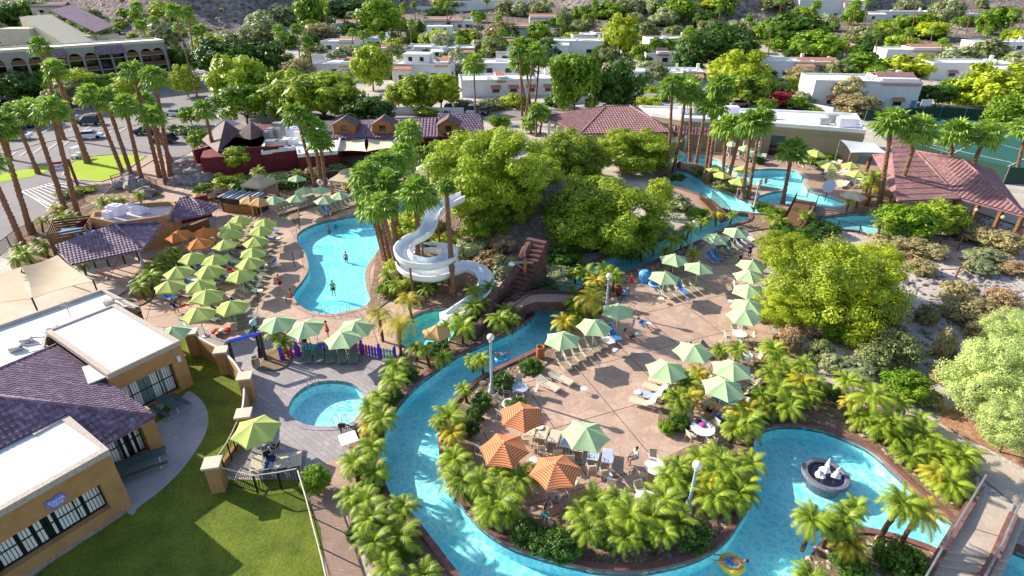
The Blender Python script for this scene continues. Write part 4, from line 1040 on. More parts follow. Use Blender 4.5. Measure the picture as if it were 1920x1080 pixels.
m_ = MB(); m_.prism([hb - hd * .3, hb, hb + hn * 9, hb + hn * 9 - hd * .3], 0, HZ - .01); m_.prism([ha, ha + hd * .3, ha + hn * 9 + hd * .3, ha + hn * 9], 0, HZ - .01); fixn(m_.obj('wall', 'hotel_stucco', ho))
flat_roof(ho, [ha, hb, hb + hn * 9, ha + hn * 9], HZ, .35, .3, 'roof_white', 'cream_stucco')
for s, r_ in arch + [((a + b) / 2, (b - a) / 2) for a, b in bays]:
    for z in (2.4, 5.2, 7.8):
        c = ha + hd * s + hn * .7; m_ = MB(); m_.box((c.x, c.y, z), (2 * r_ - .02, 1.0, .2), math.atan2(hd.y, hd.x)); m_.obj('balcony_slab', 'hotel_stucco', ho)
        if r_ < 2:
            c = ha + hd * s + hn * .2; m_ = MB(); m_.box((c.x, c.y, z + .6), (2 * r_ - .04, .06, .95), math.atan2(hd.y, hd.x)); m_.obj('railing', 'wood_brown', ho)
for s0, s1 in bays:
    m_ = MB(); a = ha + hd * (s0 - .4) - hn * .9; b = ha + hd * (s1 + .4) - hn * .9; c = ha + hd * (s1 + .1) + hn * .1; d = ha + hd * (s0 - .1) + hn * .1
    m_.slab([V3(a, HZ - 2.0), V3(b, HZ - 2.0), V3(c, HZ + .2), V3(d, HZ + .2)], .15); fixn(m_.obj('awning_roof', 'tile_plum', ho))
    c = ha + hd * (s0 + s1) / 2 + hn * .3; m_ = MB(); m_.box((c.x, c.y, 5), (.35, .35, 9)); m_.obj('column', 'hotel_stucco', ho)
for (px, py, w_, hh) in ((25, 82, 8, 4), (150, 76, 3, 1.6), (187, 74, 3, 1.4)):
    q = P(px, py, HZ); m_ = MB(); m_.box((q.x, q.y + 4, HZ + hh / 2 - .5), (w_, 6, hh), .1); m_.obj('roof_tower', 'cream_stucco', ho)
hw2 = thing('hotel_wing', 'cream hotel wing with sloping parapet climbing the slope behind main block', 'building')
q = P(80, 78, 12); m_ = MB(); q0 = P(50, 70, 12); q1 = P(122, 76, 12)
m_.add([(q0.x, q0.y, 0), (q1.x, q1.y, 0), (q1.x, q1.y, 11), (q0.x, q0.y, 17), (q0.x, q0.y + 12, 0), (q1.x, q1.y + 12, 0), (q1.x, q1.y + 12, 11), (q0.x, q0.y + 12, 17)], [(0, 1, 2, 3), (4, 7, 6, 5), (3, 2, 6, 7), (1, 5, 6, 2), (0, 3, 7, 4)]); fixn(m_.obj('wall', 'cream_stucco', hw2))
m_ = MB(); m_.slab([(q0.x - .3, q0.y + 12.5, 18), (q1.x + .2, q1.y + 12.5, 13), (q1.x + .2, q1.y + 22, 14), (q0.x, q0.y + 22, 19)], .3); fixn(m_.obj('roof', 'tile_plum', hw2))

# ---- neighbourhood houses ------------------------------------------------------------------
HK = {}
def house(px, py, wpx, dep, h, rz, label, tile=None, garage=0, wins=2, two=False, tc='tile_house', mat='white_stucco', awn=False, units=1):
    q = PT(px, py); sc = FPX / (q.y * ct + (CAMH - q.z) * st); w_ = wpx / sc
    t = thing('house', label, 'house', (q.x, q.y, q.z), R(rz), 'low white houses beyond the road')
    random.seed(px * 7 + py)
    m_ = MB(); m_.box((0, dep / 2, h / 2 - .6), (w_, dep, h + 1.2)); m_.obj('wall', mat, t)
    pl = [Vector((-w_ / 2 - .02, -.02)), Vector((w_ / 2 + .02, -.02)), Vector((w_ / 2 + .02, dep + .02)), Vector((-w_ / 2 - .02, dep + .02))]
    m_ = MB(); m_.slab([V3(p, h + .03) for p in [Vector((p.x * .999, p.y)) for p in pl]], .12); m_.obj('roof', 'roof_white', t)
    pm = MB(); strip(pm, pl, 0, .25, h - .1, h + .45); fixn(pm.obj('parapet', mat, t))
    for k in range(units): m_ = MB(); m_.box((random.uniform(-.35, .35) * w_, dep * random.uniform(.3, .7), h + .4), (1.1, .9, .8)); m_.obj('rooftop_unit', 'sign_pale', t)
    xs = -w_ / 2 + .8
    if garage:
        for g_ in range(garage):
            gm = MB(); gm.box((xs + 2.5, -.04, 1.15), (4.9, .1, 2.3)); 
            for k in range(4): gm.box((xs + 2.5, -.1, .3 + k * .56), (4.9, .04, .03))
            gm.obj('garage_door', 'sign_pale', t); xs += 5.6
    rem = w_ / 2 - .6 - xs
    for k in range(wins):
        if rem < 1.6: break
        x = xs + rem * (k + .5) / wins; ww = min(1.8, rem / wins * .6)
        f = MB(); f.box((x, -.04, 1.55), (ww + .2, .1, 1.5)); fo = f.obj('window', 'white_paint', t); g_ = MB(); g_.box((x, -.1, 1.55), (ww, .04, 1.3)); g_.obj('pane', 'dark_glass', fo)
        if awn: a = MB(); a.slab([(x - ww * .7, -1.1, 2.0), (x + ww * .7, -1.1, 2.0), (x + ww * .7, 0, 2.7), (x - ww * .7, 0, 2.7)], .08); fixn(a.obj('awning', 'awning_rose', t))
    if w_ > 8 and not tile or two:
        sx = random.choice((-1, 1)) * w_ * .3 if not garage else w_ * .32; ww_ = w_ * .3; m_ = MB(); m_.box((sx, -1.2, (h - .7) / 2 - .3), (ww_, 2.6, h - .1)); m_.obj('porch', mat, t)
        m_ = MB(); m_.slab([(sx - ww_ / 2 - .3, -2.9, h - .75), (sx + ww_ / 2 + .3, -2.9, h - .75), (sx + ww_ / 2 + .3, -.05, h - .1), (sx - ww_ / 2 - .3, -.05, h - .1)], .15); m_.obj('porch_roof', random.choice([tc, 'roof_white', tc]), t)
        g_ = MB(); g_.box((sx, -2.53, 1.3), (1.4, .08, 1.2)); g_.obj('window', 'dark_glass', t)
    m_ = MB(); m_.box((w_ * .42, dep * .8, h + .9), (.8, .8, 1.6)); m_.obj('chimney', mat, t)
    m_ = MB(); m_.box((w_ / 2 - .7, -.05, 1.05), (1.0, .1, 2.1)); m_.obj('door', random.choice(['wood_brown', 'tin_blue', 'terracotta']), t)
    # side windows
    s_ = MB(); s_.box((w_ / 2 + .04, dep * .4, 1.6), (.1, 1.5, 1.2)); so = s_.obj('window', 'dark_glass', t)
    if two:
        x0 = -w_ * .15 if two is True else w_ * two; m_ = MB(); m_.box((x0, dep * .55, h + 1.3), (w_ * .45, dep * .6, 2.6)); m_.obj('upper_storey', mat, t)
        pp = [Vector((x0 - w_ * .23, dep * .24)), Vector((x0 + w_ * .23, dep * .24)), Vector((x0 + w_ * .23, dep * .86)), Vector((x0 - w_ * .23, dep * .86))]
        m_ = MB(); m_.slab([V3(p, h + 2.75) for p in pp], .2); m_.obj('roof', 'roof_white', t)
        for k in (-1, 1): g_ = MB(); g_.box((x0 + k * w_ * .1, dep * .25 - .04, h + 1.4), (1.1, .08, 1.1)); g_.obj('window', 'dark_glass', t)
    if tile:
        a, b = tile; x0, x1 = -w_ / 2 + w_ * a, -w_ / 2 + w_ * b; m_ = MB(); dd = dep * .45; zt = h + .3
        vs = [(x0, -.5, zt - .35), (x1, -.5, zt - .35), (x1, dd, zt + 1.5), (x0, dd, zt + 1.5), (x1, dep * .9, zt - .2), (x0, dep * .9, zt - .2)]
        m_.add(vs + [(v[0], v[1], v[2] - .18) for v in vs], [(0, 1, 2, 3), (3, 2, 4, 5), (7, 6, 9, 8), (8, 9, 11, 10), (0, 6, 7, 1), (1, 7, 8, 2), (2, 8, 10, 4), (0, 3, 9, 6), (3, 5, 11, 9), (5, 4, 10, 11)])
        fixn(m_.obj('roof', tc, t))
        m_ = MB(); m_.box(((x0 + x1) / 2, dd, zt + .2), (x1 - x0 - .3, dep * .8, .9)); m_.obj('gable', mat, t)
    return t
house(958, 180, 185, 10, 3.6, 8, 'long white stucco house row with garage doors across the road', (.36, .45), 1, 4, .0, awn=True, units=3)
house(1200, 160, 150, 10, 3.2, -14, 'white house behind the dense twin trees with corner window', (.0, .12), 0, 3)
house(790, 152, 110, 9, 4.2, -6, 'white two level house beyond the pines with terracotta corner roof', (.75, .98), 0, 2, -.1)
house(900, 142, 150, 10, 3.2, -4, 'long low white house with several rooftop units', (.0, .1), 0, 4, units=4)
house(660, 145, 150, 12, 3.2, -12, 'white house with two rose gabled roofs behind the round trees', (.35, .75), 0, 2)
house(745, 114, 60, 8, 3.0, 2, 'small white house with red tile roof and single garage', (.0, .5), 1, 0)
house(800, 108, 70, 9, 3.0, -2, 'white house with dark double carport', None, 1, 1)
house(860, 110, 60, 9, 3.0, 0, 'pale house with wide garage beside the grey green tree', None, 1, 0)
house(615, 124, 60, 8, 3.0, -8, 'white house with flat roof and plain garage door', None, 1, 1)
house(640, 98, 75, 9, 3.2, -4, 'white house with dark red tile patch near the tall palms', (.45, .85), 0, 3)
house(695, 90, 62, 8, 3.0, 0, 'plain white low house in front of the round tree', None, 0, 2)
house(660, 62, 70, 8, 3.2, 6, 'white gabled house with red tile edge below the hill', (.1, .7), 0, 2)
house(845, 82, 105, 9, 3.2, 0, 'white two level villa with terracotta bay on its right', (.66, .88), 0, 4, -.2)
house(820, 56, 50, 8, 3.4, 0, 'white gabled villa with big front window on slope', (.0, .98), 0, 2)
house(862, 56, 50, 8, 3.2, 0, 'white villa with long terracotta tile roof', (.0, .6), 0, 3)
house(935, 88, 60, 8, 3, 0, 'white house half hidden by bushy grey trees', None, 0, 2)
house(985, 70, 70, 9, 3.4, 4, 'white gabled house with small square window near palm clump', (.0, .9), 0, 2)
house(1020, 50, 55, 8, 3.4, 0, 'white house with orange red tile roof below the ridge', (.0, .85), 0, 3)
house(970, 118, 80, 10, 3, 0, 'white flat roofed house behind the left palm cluster', None, 0, 3)
house(1080, 105, 100, 10, 4.4, -6, 'tall white box house with flat roof right of the palms', None, 0, 2)
house(1115, 84, 85, 9, 3.2, 10, 'white house with dark sloping metal roof', (.5, .95), 0, 1, tc='tile_dark')
house(1255, 96, 80, 9, 3.8, 4, 'white house behind three round citrus trees', None, 0, 2)
house(1245, 122, 70, 8, 3, -4, 'low white house with rooftop units between dark trees', (.3, .6), 0, 1, tc='tile_dark')
house(1285, 158, 60, 8, 3, -8, 'small white garage house beside the round street tree', None, 1, 0)
house(1470, 146, 100, 9, 4.2, -4, 'white house with tall narrow window left of the tiled house', None, 0, 3)
house(1535, 146, 70, 9, 3.4, -4, 'tan tiled house with brown hip roof behind the pink bush', (.0, .98), 0, 2, mat='cream_stucco')
house(1615, 204, 185, 11, 5.6, -8, 'large white stucco house with rose awning behind the brown tree', (.62, .98), 0, 3, awn=True, tc='tile_rose')
house(1725, 118, 130, 9, 3.6, -4, 'white villa with low terracotta gable among green trees', (.35, .8), 0, 3)
house(1815, 150, 140, 10, 4.2, -6, 'white flat roofed house with rose awning at right', None, 0, 2, awn=True)
house(1555, 34, 120, 10, 7.5, -4, 'large white two storey house with long window bands on the hill', None, 0, 6, units=0)
house(1675, 38, 140, 10, 3.5, -4, 'long white hillside building with pickup parked on its roof deck', None, 0, 3)
house(1655, 72, 55, 8, 3, -6, 'small pale house with dark roof under the slender palms', (.0, .98), 0, 1, tc='tile_dark')
house(1825, 42, 90, 8, 3.2, -4, 'white house near top right corner behind palms', None, 0, 3)
house(1880, 98, 110, 8, 3, -4, 'long white low wall house at right behind shrubs', None, 0, 2)
house(370, 92, 50, 8, 3, -10, 'small white house at the foot of the rocky hill', None, 0, 2)
house(95, 28, 60, 8, 3.5, 10, 'tan hillside house above the hotel', (.0, .98), 0, 2, mat='cream_stucco', tc='tile_rose')
house(30, 52, 80, 8, 4, 10, 'cream building above the hotel at far left', None, 0, 2, mat='cream_stucco')
house(900, 12, 90, 8, 3, 4, 'long white building high on slope at top centre', None, 0, 3)
house(640, 10, 50, 8, 3.4, 4, 'white house at the top edge between tall trees', None, 0, 3)
random.seed(11)
# garden walls in the neighbourhood
for (pts, lbl) in (([(1110, 178), (1230, 190), (1345, 178)], 'low white wall along the road bend'), ([(600, 205), (700, 214), (870, 216)], 'low pale wall along far side of road'), ([(1440, 190), (1480, 200), (1560, 216)], 'white garden wall under the red bougainvillea'), ([(780, 18), (860, 22), (990, 6)], 'long white retaining wall on the top slope'), ([(1040, 196), (1120, 190), (1210, 184)], 'tan wall beside the dense twin trees')):
    m_ = MB(); pp = [PT(*p) for p in pts]
    for a, b in zip(pp, pp[1:]): wallrun(m_, a, b, min(a.z, b.z) - .5, max(a.z, b.z) + 1.6, .3)
    tag(fixn(m_.obj('garden_wall', 'white_stucco')), lbl, 'wall')
# ================================================================ PLANTS
def rv3(): 
    z = random.uniform(-1, 1); t = random.uniform(0, 6.283); r = math.sqrt(1 - z * z); return Vector((r * math.cos(t), r * math.sin(t), z))
def fan_crown(seed, n=42, full=1.0):
    random.seed(seed); mb = MB()
    for k in range(n):
        el = math.radians(82 - 125 * (k / n) ** .85 + random.uniform(-8, 8)); az = k * 2.4 + random.uniform(-.3, .3)
        d = Vector((math.cos(el) * math.cos(az), math.cos(el) * math.sin(az), math.sin(el)))
        pl = random.uniform(.65, 1.05); c = d * pl; c.z -= .12 * pl
        side = d.cross(Vector((0, 0, 1))).normalized() if abs(d.z) < .98 else Vector((1, 0, 0)); up = side.cross(d).normalized()
        mb.quad(-side * .025, side * .025, c + side * .03, c - side * .03)
        Rr = random.uniform(.72, 1.0); seg = 11; prev = None; vs = [c]
        for i in range(seg + 1):
            a = math.radians(-105 + 210 * i / seg); rr = Rr * (.55 + .12 * math.cos(a))
            p = c + (d * math.cos(a) + side * math.sin(a)) * rr + up * (.07 if i % 2 else -.05) + Vector((0, 0, -.12 * rr)); vs.append(p)
        tips = []
        for i in range(seg):
            a = math.radians(-105 + 210 * (i + .5) / seg); rr = Rr * (1.05 + .15 * math.cos(a)) * random.uniform(.85, 1.1)
            tips.append(c + (d * math.cos(a) + side * math.sin(a)) * rr + Vector((0, 0, -.42 * rr * random.uniform(.6, 1.2))))
        o = len(vs); vs += tips; mb.add(vs, [(0, 1 + i, o + i, 2 + i) for i in range(seg)])
    return mb
FANC = [fan_crown(s).mesh('fronds', 'leaf_fan') for s in (1, 2, 3, 4)]
def dead_skirt(seed):
    random.seed(seed); mb = MB()
    for k in range(16):
        az = k * 2.4; r = random.uniform(.25, .6); z = random.uniform(-1.7, -.7); d = Vector((math.cos(az), math.sin(az), 0)); s_ = Vector((-d.y, d.x, 0))
        a = Vector((0, 0, -.15)) + d * .12; c = d * r + Vector((0, 0, z * .6)); e_ = d * r * .8 + Vector((0, 0, z))
        mb.add([a - s_ * .04, a + s_ * .04, c + s_ * .22, e_ + s_ * .12, e_ - s_ * .15, c - s_ * .22], [(0, 1, 2, 5), (5, 2, 3, 4)])
    return mb.mesh('dead_fronds', 'dry_frond')
SKIRT = [dead_skirt(5), dead_skirt(6)]
def palm_trunk(seed, rough=.03):
    random.seed(seed); mb = MB(); n = 9; rings = 44; vs = []
    for i in range(rings + 1):
        z = i / rings; r = (1.35 - .35 * min(1, z * 6)) * (1 - .25 * z) * (1 + (.16 if i % 2 else -.04))
        for k in range(n):
            t = 6.283 * k / n + i * .35; rr = r * random.uniform(.86, 1.12); vs.append((rr * math.cos(t), rr * math.sin(t), z))
    fs = [(i * n + k, i * n + (k + 1) % n, (i + 1) * n + (k + 1) % n, (i + 1) * n + k) for i in range(rings) for k in range(n)] + [tuple(range((rings) * n, (rings + 1) * n))]
    mb.add(vs, fs); return mb.mesh('trunk', 'trunk_palm')
PTR = [palm_trunk(11), palm_trunk(12), palm_trunk(13)]
CLS = []
def fan_palm(bx, by, cx, cy, look, place, r=.24, s=1.0, dead=True, terrain=False, zoff=0):
    b = PT(bx, by); H = max(2.0, top_z(b, cy) - b.z); dep = b.y * ct + (CAMH - b.z - H) * st; X = (cx - 960) / FPX * dep
    off = Vector((X - b.x, random.uniform(-.3, .3), H)); off.x = max(-H * .18, min(H * .18, off.x))
    t = thing('fan_palm', None, 'palm tree', (b.x, b.y, b.z - .05)); t['group'] = 'tall fan palms'
    lab(t, look, place); i = len(CLS); CLS.append(t)
    tr = bpy.data.objects.new('trunk', PTR[i % 3]); COL.objects.link(tr); tr.parent = t; tr.rotation_mode = 'QUATERNION'
    tr.rotation_quaternion = off.to_track_quat('Z', 'Y'); tr.scale = (r, r, off.length)
    cr = bpy.data.objects.new('fronds', FANC[i % 4]); COL.objects.link(cr); cr.parent = t; cr.location = off; cr.rotation_euler = (0, 0, i * 1.3); cr.scale = (s,) * 3
    if dead: dk = bpy.data.objects.new('dead_fronds', SKIRT[i % 2]); COL.objects.link(dk); dk.parent = t; dk.location = off; dk.rotation_euler = (0, 0, i); dk.scale = (s * .8,) * 3
    return t
SH = 'shaggy trunked fan palm'; SL = 'slender tall fan palm'; FP = 'green fan palm'
for a in [(60, 440, -8, 235), (48, 470, -30, 300)]: fan_palm(*a, SH, 'cut by the left photo edge', .3, 1.1)
for a in [(72, 326, 25, 215), (125, 402, 58, 208), (148, 412, 96, 203), (165, 306, 102, 128), (120, 262, 73, 86), (20, 300, 8, 245)]: fan_palm(*a, SH, 'in the row by the crosswalk and sign', .3 if a[0] != 165 else .42, 1.15)
for a in [(237, 341, 172, 176), (252, 343, 200, 182), (268, 350, 233, 198), (300, 332, 250, 133), (322, 341, 290, 143), (312, 346, 285, 214), (330, 320, 268, 190)]: fan_palm(*a, SH, 'in the group beside the round grass island', .3, 1.15)
fan_palm(222, 184, 213, 146, FP, 'standing alone in front of hotel', .2); fan_palm(408, 312, 382, 205, SH, 'left of the red restaurant wall', .3, 1.1)
for a in [(290, 122, 255, 12), (286, 120, 252, 27), (300, 130, 255, 47), (300, 90, 287, 38), (372, 190, 327, 20), (368, 125, 350, 22), (352, 95, 330, 50), (378, 108, 365, 57), (388, 103, 375, 53), (362, 112, 357, 34), (283, 128, 277, 75)]: fan_palm(*a, SL, 'in the tall cluster right of the hotel', .19, 1.25, terrain=True)
for a in [(152, 80, 134, 42), (177, 74, 162, 33), (195, 76, 185, 40), (207, 73, 198, 43)]: fan_palm(*a, SL, 'on the slope behind the hotel roof', .17, 1.1)
for a in [(565, 130, 555, 54), (583, 132, 577, 79), (535, 108, 530, 68), (528, 100, 520, 55)]: fan_palm(*a, SL, 'left of the red tiled house', .2, 1.2)
for a in [(684, 102, 680, 65), (670, 62, 667, 29), (760, 52, 756, 11), (779, 37, 775, 8)]: fan_palm(*a, SL, 'around the big round tree', .2, 1.1)
for a in [(896, 90, 895, 35), (936, 62, 935, 35), (953, 50, 950, -6), (913, 40, 912, 0)]: fan_palm(*a, SL, 'on the slope at top centre', .2, 1.1)
fan_palm(892, 224, 888, 118, SL, 'by the parked cars on the road', .2, 1.5)
for a in [(592, 350, 555, 214), (602, 348, 588, 240), (611, 350, 600, 262)]: fan_palm(*a, SH, 'behind the northern loungers', .26, 1.2)
for a in [(979, 218, 975, 86), (987, 206, 970, 112), (995, 202, 987, 124), (1003, 202, 1012, 108), (985, 222, 1002, 96)]: fan_palm(*a, SL, 'in the clump across the road', .24, 1.45)
for a in [(1005, 256, 1006, 206), (996, 250, 992, 230), (1012, 252, 1018, 212)]: fan_palm(*a, FP, 'left of the brown hip roof', .2, 1.1)
for a in [(1252, 331, 1262, 160), (1263, 323, 1287, 170), (1293, 302, 1297, 162), (1305, 306, 1325, 190), (1320, 341, 1340, 196), (1327, 343, 1352, 158), (1353, 356, 1362, 236), (1360, 358, 1392, 234), (1392, 374, 1408, 228), (1402, 374, 1428, 224)]: fan_palm(*a, SH, 'in the row along the upper river', .25, 1.2)
fan_palm(1467, 382, 1487, 281, SH, 'beside the upper footbridge', .26, 1.2)
for a in [(1648, 390, 1672, 226), (1675, 392, 1722, 240), (1765, 374, 1792, 246), (1798, 378, 1852, 250)]: fan_palm(*a, SH, 'beside the rose ramada roof', .3, 1.35)
fan_palm(1905, 330, 1895, 240, FP, 'at the right edge behind the court fence', .25, 1.3)
for i, a in enumerate([(520, 96), (612, 70), (660, 118), (715, 110), (770, 92), (838, 66), (860, 120), (940, 110), (1050, 96), (1090, 60), (1150, 50), (1190, 110)]): fan_palm(a[0], a[1], a[0] + 1, a[1] - 44 - (i % 3) * 7, SL, 'scattered among the middle houses', .18, .95)
for i, a in enumerate([(1345, 60), (1400, 88), (1440, 110), (1500, 128), (1560, 96), (1640, 120), (1700, 104), (1760, 132), (1840, 120), (1460, 46)]): fan_palm(a[0], a[1], a[0] + 6, a[1] - 46 - (i % 3) * 8, SL, 'scattered among the right houses', .18, .95)
fan_palm(1291, 144, 1292, 60, SL, 'in front of the dark spreading tree', .22, 1.3)
for a in [(1117, 66, 1115, 4), (1012, 30, 1010, 8), (1020, 32, 1022, 2), (1034, 34, 1033, 8), (1080, 40, 1079, 15)]: fan_palm(*a, SL, 'on the slope behind the orange tiled house', .18, .9)
for a in [(1486, 82, 1492, 22), (1515, 92, 1532, 8), (1578, 112, 1598, 14), (1585, 118, 1606, 8), (1617, 54, 1630, 2)]: fan_palm(*a, SL, 'near the large two storey house', .18, 1.1)
for a in [(1707, 76, 1722, -20), (1740, 52, 1750, -25), (1757, 48, 1768, -25), (1812, 62, 1830, -25), (1777, 66, 1796, 38), (1744, 86, 1747, 56), (1842, 68, 1853, 28), (1885, 102, 1896, 22), (1868, 50, 1880, -15), (1910, 60, 1918, -10), (1790, 68, 1806, 36)]: fan_palm(*a, SL, 'on the hillside at top right', .17, 1.0)
for a in [(728, 502, 684, 325), (733, 498, 668, 352), (735, 506, 704, 348), (745, 512, 730, 340), (757, 540, 714, 382), (744, 452, 742, 304), (722, 488, 694, 388), (748, 470, 716, 305)]: fan_palm(*a, SH, 'in the clump between big pool and slide', .24, .97)
fan_palm(767, 388, 752, 288, SH, 'behind the slide palm clump', .26, 1.2); fan_palm(778, 362, 766, 246, SL, 'rising behind the slide palm clump', .2, 1.2)
fan_palm(784, 530, 782, 360, SL, 'directly in front of the water slide', .26, 1.2); fan_palm(797, 320, 790, 290, FP, 'behind the slide near green umbrellas', .22, 1.1); fan_palm(830, 318, 818, 278, FP, 'left of the largest mesquite', .2, 1.0)
t = fan_palm(851, 557, 836, 345, 'dying fan palm with few fronds', 'right of the slide spiral', .26, .55)

# ---- date palms ----------------------------------------------------------------------------
def date_crown(seed, n=27, L=1.45, droop=1.0):
    random.seed(seed); mb = MB()
    for k in range(n):
        el = math.radians(78 - 80 * (k / n) ** .8 + random.uniform(-6, 6)); az = k * 2.4 + random.uniform(-.25, .25); ln = L * random.uniform(.8, 1.12)
        h = Vector((math.cos(az), math.sin(az), 0)); side = Vector((-h.y, h.x, 0)); pts = []; p = Vector((0, 0, 0)); e_ = el; seg = 9
        for i in range(seg + 1):
            pts.append(p.copy()); p = p + (h * math.cos(e_) + Vector((0, 0, math.sin(e_)))) * ln / seg; e_ -= droop * (.14 + .12 * i / seg)
        for i in range(seg):
            a, b = pts[i], pts[i + 1]; mb.quad(a - side * .012, a + side * .012, b + side * .008, b - side * .008)
            if i == 0: continue
            dr = (b - a).normalized()
            for s in (-1, 1):
                for q in (0, .5):
                    c = a.lerp(b, q); f = i / seg; ll = ln * (.26 * math.sin(math.pi * min(1, .25 + f * .75)) + .05) * random.uniform(.85, 1.1)
                    tip = c + (side * s * .75 + dr * .75).normalized() * ll + Vector((0, 0, -.1 * ll - random.uniform(0, .1) * ll)); w = dr * .042
                    mb.add([c - w, c + w, tip], [(0, 1, 2)])
    return mb
DC = [date_crown(s) for s in (21, 22, 23)]
DCM = [d.mesh('fronds', 'leaf_date') for d in DC]; DGM = [d.mesh('fronds', 'leaf_date_gold') for d in DC[:2]]
QCM = [date_crown(31, 26, 2.6, 1.35).mesh('fronds', 'leaf_date_gold'), date_crown(32, 24, 2.4, 1.2).mesh('fronds', 'leaf_date')]
def date_trunk(seed):
    random.seed(seed); mb = MB(); n = 8; vs = []; rings = 14
    for i in range(rings + 1):
        z = i / rings; r = 1 + .35 * z * z
        for k in range(n): t = 6.283 * k / n + i * .4; rr = r * random.uniform(.8, 1.2); vs.append((rr * math.cos(t), rr * math.sin(t), z))
    mb.add(vs, [(i * n + k, i * n + (k + 1) % n, (i + 1) * n + (k + 1) % n, (i + 1) * n + k) for i in range(rings) for k in range(n)]); return mb.mesh('trunk', 'trunk_date')
DTR = [date_trunk(41), date_trunk(42)]
ND = [0]
def date_palm(cx, cy, h, s, look, place, gold=False, queen=False):
    q = P(cx, cy, h); i = ND[0]; ND[0] += 1; g = T(q.x, q.y)
    if queen: me = QCM[i % 2] if queen == 1 else QCM[0]
    else: me = DGM[i % 2] if gold else DCM[i % 3]
    t = thing('date_palm', None, 'palm tree', (q.x, q.y, g)); t['group'] = 'low feathery palms in the planting beds'; lab(t, look, place)
    n = 1 if h < 3 else 1
    tr = bpy.data.objects.new('trunk', DTR[i % 2]); COL.objects.link(tr); tr.parent = t; lean = Vector((random.uniform(-.25, .25), random.uniform(-.25, .25), h - g)); tr.rotation_mode = 'QUATERNION'; tr.rotation_quaternion = lean.to_track_quat('Z', 'Y'); tr.scale = (.1 + .02 * s, .1 + .02 * s, lean.length)
    cr = bpy.data.objects.new('fronds', me); COL.objects.link(cr); cr.parent = t; cr.location = lean; cr.rotation_euler = (0, 0, i * 1.1); cr.scale = (s,) * 3
    return t
DP = 'low feathery date palm'
def dset(lst, place, look=DP, h=1.5, s=1.0):
    h = h * .72
    for e in lst:
        if random.random() < .1 and len(lst) > 6: continue
        date_palm(e[0], e[1], e[3] if len(e) > 3 else h * random.uniform(.8, 1.35), (e[2] if len(e) > 2 else s) * random.uniform(.7, 1.08), look, place, gold=(random.random() < .13))
random.seed(5)
dset([(510, 628, .7), (530, 641, .7)], 'beside the colourful picket fence', h=1.6)
dset([(750, 688, 1.05), (735, 712, .95), (715, 742), (693, 768), (712, 785, .95), (700, 800, 1.0), (745, 728, .9), (780, 652, .8), (803, 658, .8), (830, 666, .75)], 'on outer bank right of the spa', h=1.9)
dset([(660, 840, 1.1), (690, 845, 1.0), (708, 890, .95), (668, 930, 1.05), (688, 938), (752, 960, 1.15), (742, 1008, 1.1), (708, 1025, 1.0), (806, 1045, 1.0), (718, 1068, .9), (790, 1076, .9), (665, 868, .8), (725, 985, 1.0), (700, 968, .9)], 'on outer bank left of the wide river', h=1.9)
dset([(866, 618, .95), (836, 614, .85), (882, 576, .95), (905, 570, .95), (935, 602, 1.0), (948, 588, .9), (915, 540, .8), (862, 598, .7), (960, 600, .7)], 'between the slide and the footbridge', h=1.7)
dset([(886, 676, .95), (906, 672, .95), (875, 730, .75), (838, 778, 1.1), (842, 812, .95), (852, 838, 1.1), (850, 868, 1.05), (868, 900, 1.05), (932, 945, 1.15), (940, 885, 1.1), (905, 905, .95), (970, 895, .95), (912, 960, .95), (955, 950, 1.0), (825, 795, .8)], 'on island bank left of the orange umbrellas', h=1.8)
dset([(1085, 965, 1.1), (1112, 935, .9), (1140, 978, 1.25), (1165, 938, .95), (1190, 975, 1.0), (1222, 975, 1.2), (1250, 945, 1.0), (1285, 950, 1.1), (1098, 1000, .9), (1175, 1005, .9), (1240, 1005, .85), (1265, 985, .95), (1310, 985, .95)], 'along the bottom curve of the island', h=1.8)
dset([(1255, 892, 1.05), (1272, 872), (1315, 856, 1.05), (1347, 862, 1.05), (1352, 895, 1.1), (1385, 928, 1.15), (1405, 866, 1.1), (1335, 935, 1.1), (1370, 957, 1.05), (1298, 912, 1.0), (1320, 900, .95), (1382, 895, .95), (1400, 905, .9)], 'around the globe lamp on the island', h=1.8)
dset([(1292, 722, 1.25), (1272, 752, 1.1), (1312, 700, .95), (1268, 725, .9), (1290, 750, 1.0), (1395, 768, 1.15), (1400, 795, 1.1), (1357, 660, .85), (1385, 660, .85), (1422, 738, .95), (1435, 762, .9), (1412, 782, .9), (1375, 805, .8)], 'by the pale umbrellas right of the deck', h=1.7)
dset([(1113, 546, 1.2), (1080, 566, .95), (1060, 602, .9), (1084, 588, 1.1), (1135, 556, .95), (1105, 575, .9), (1098, 515, 1.1), (1132, 506, 1.0), (1152, 518, .9), (1115, 530, 1.1), (1080, 512, .95), (1075, 540, .8)], 'right of the arched footbridge', h=1.9)
dset([(1227, 460, 1.0), (1260, 452), (1290, 428, .95), (1345, 404, .95), (1372, 403, .95), (1232, 495), (1262, 492, .95), (1300, 478, .9), (1315, 417, .9), (1245, 470, 1), (1205, 470, .9), (1280, 450, .95), (1330, 415, .85)], 'shading the far bend of lazy river', h=1.8)
dset([(1452, 654, .95), (1462, 676, 1.0), (1502, 686, .9), (1506, 714, 1.0), (1533, 722, .95), (1467, 730, 1.0), (1456, 760, 1.05), (1472, 768, 1.0), (1438, 700, .85), (1484, 742, .95), (1520, 745, .9), (1480, 700, .8)], 'between the deck and the garden walk', h=1.6)
dset([(1587, 716, .85, 2.4), (1642, 750, 1.35, 2.2), (1634, 788, 1.0), (1677, 792, 1.0), (1692, 756, .8), (1725, 792, .7), (1610, 790, .9), (1655, 800, 1.0), (1600, 755, .8)], 'above the fountain pool', h=1.7)
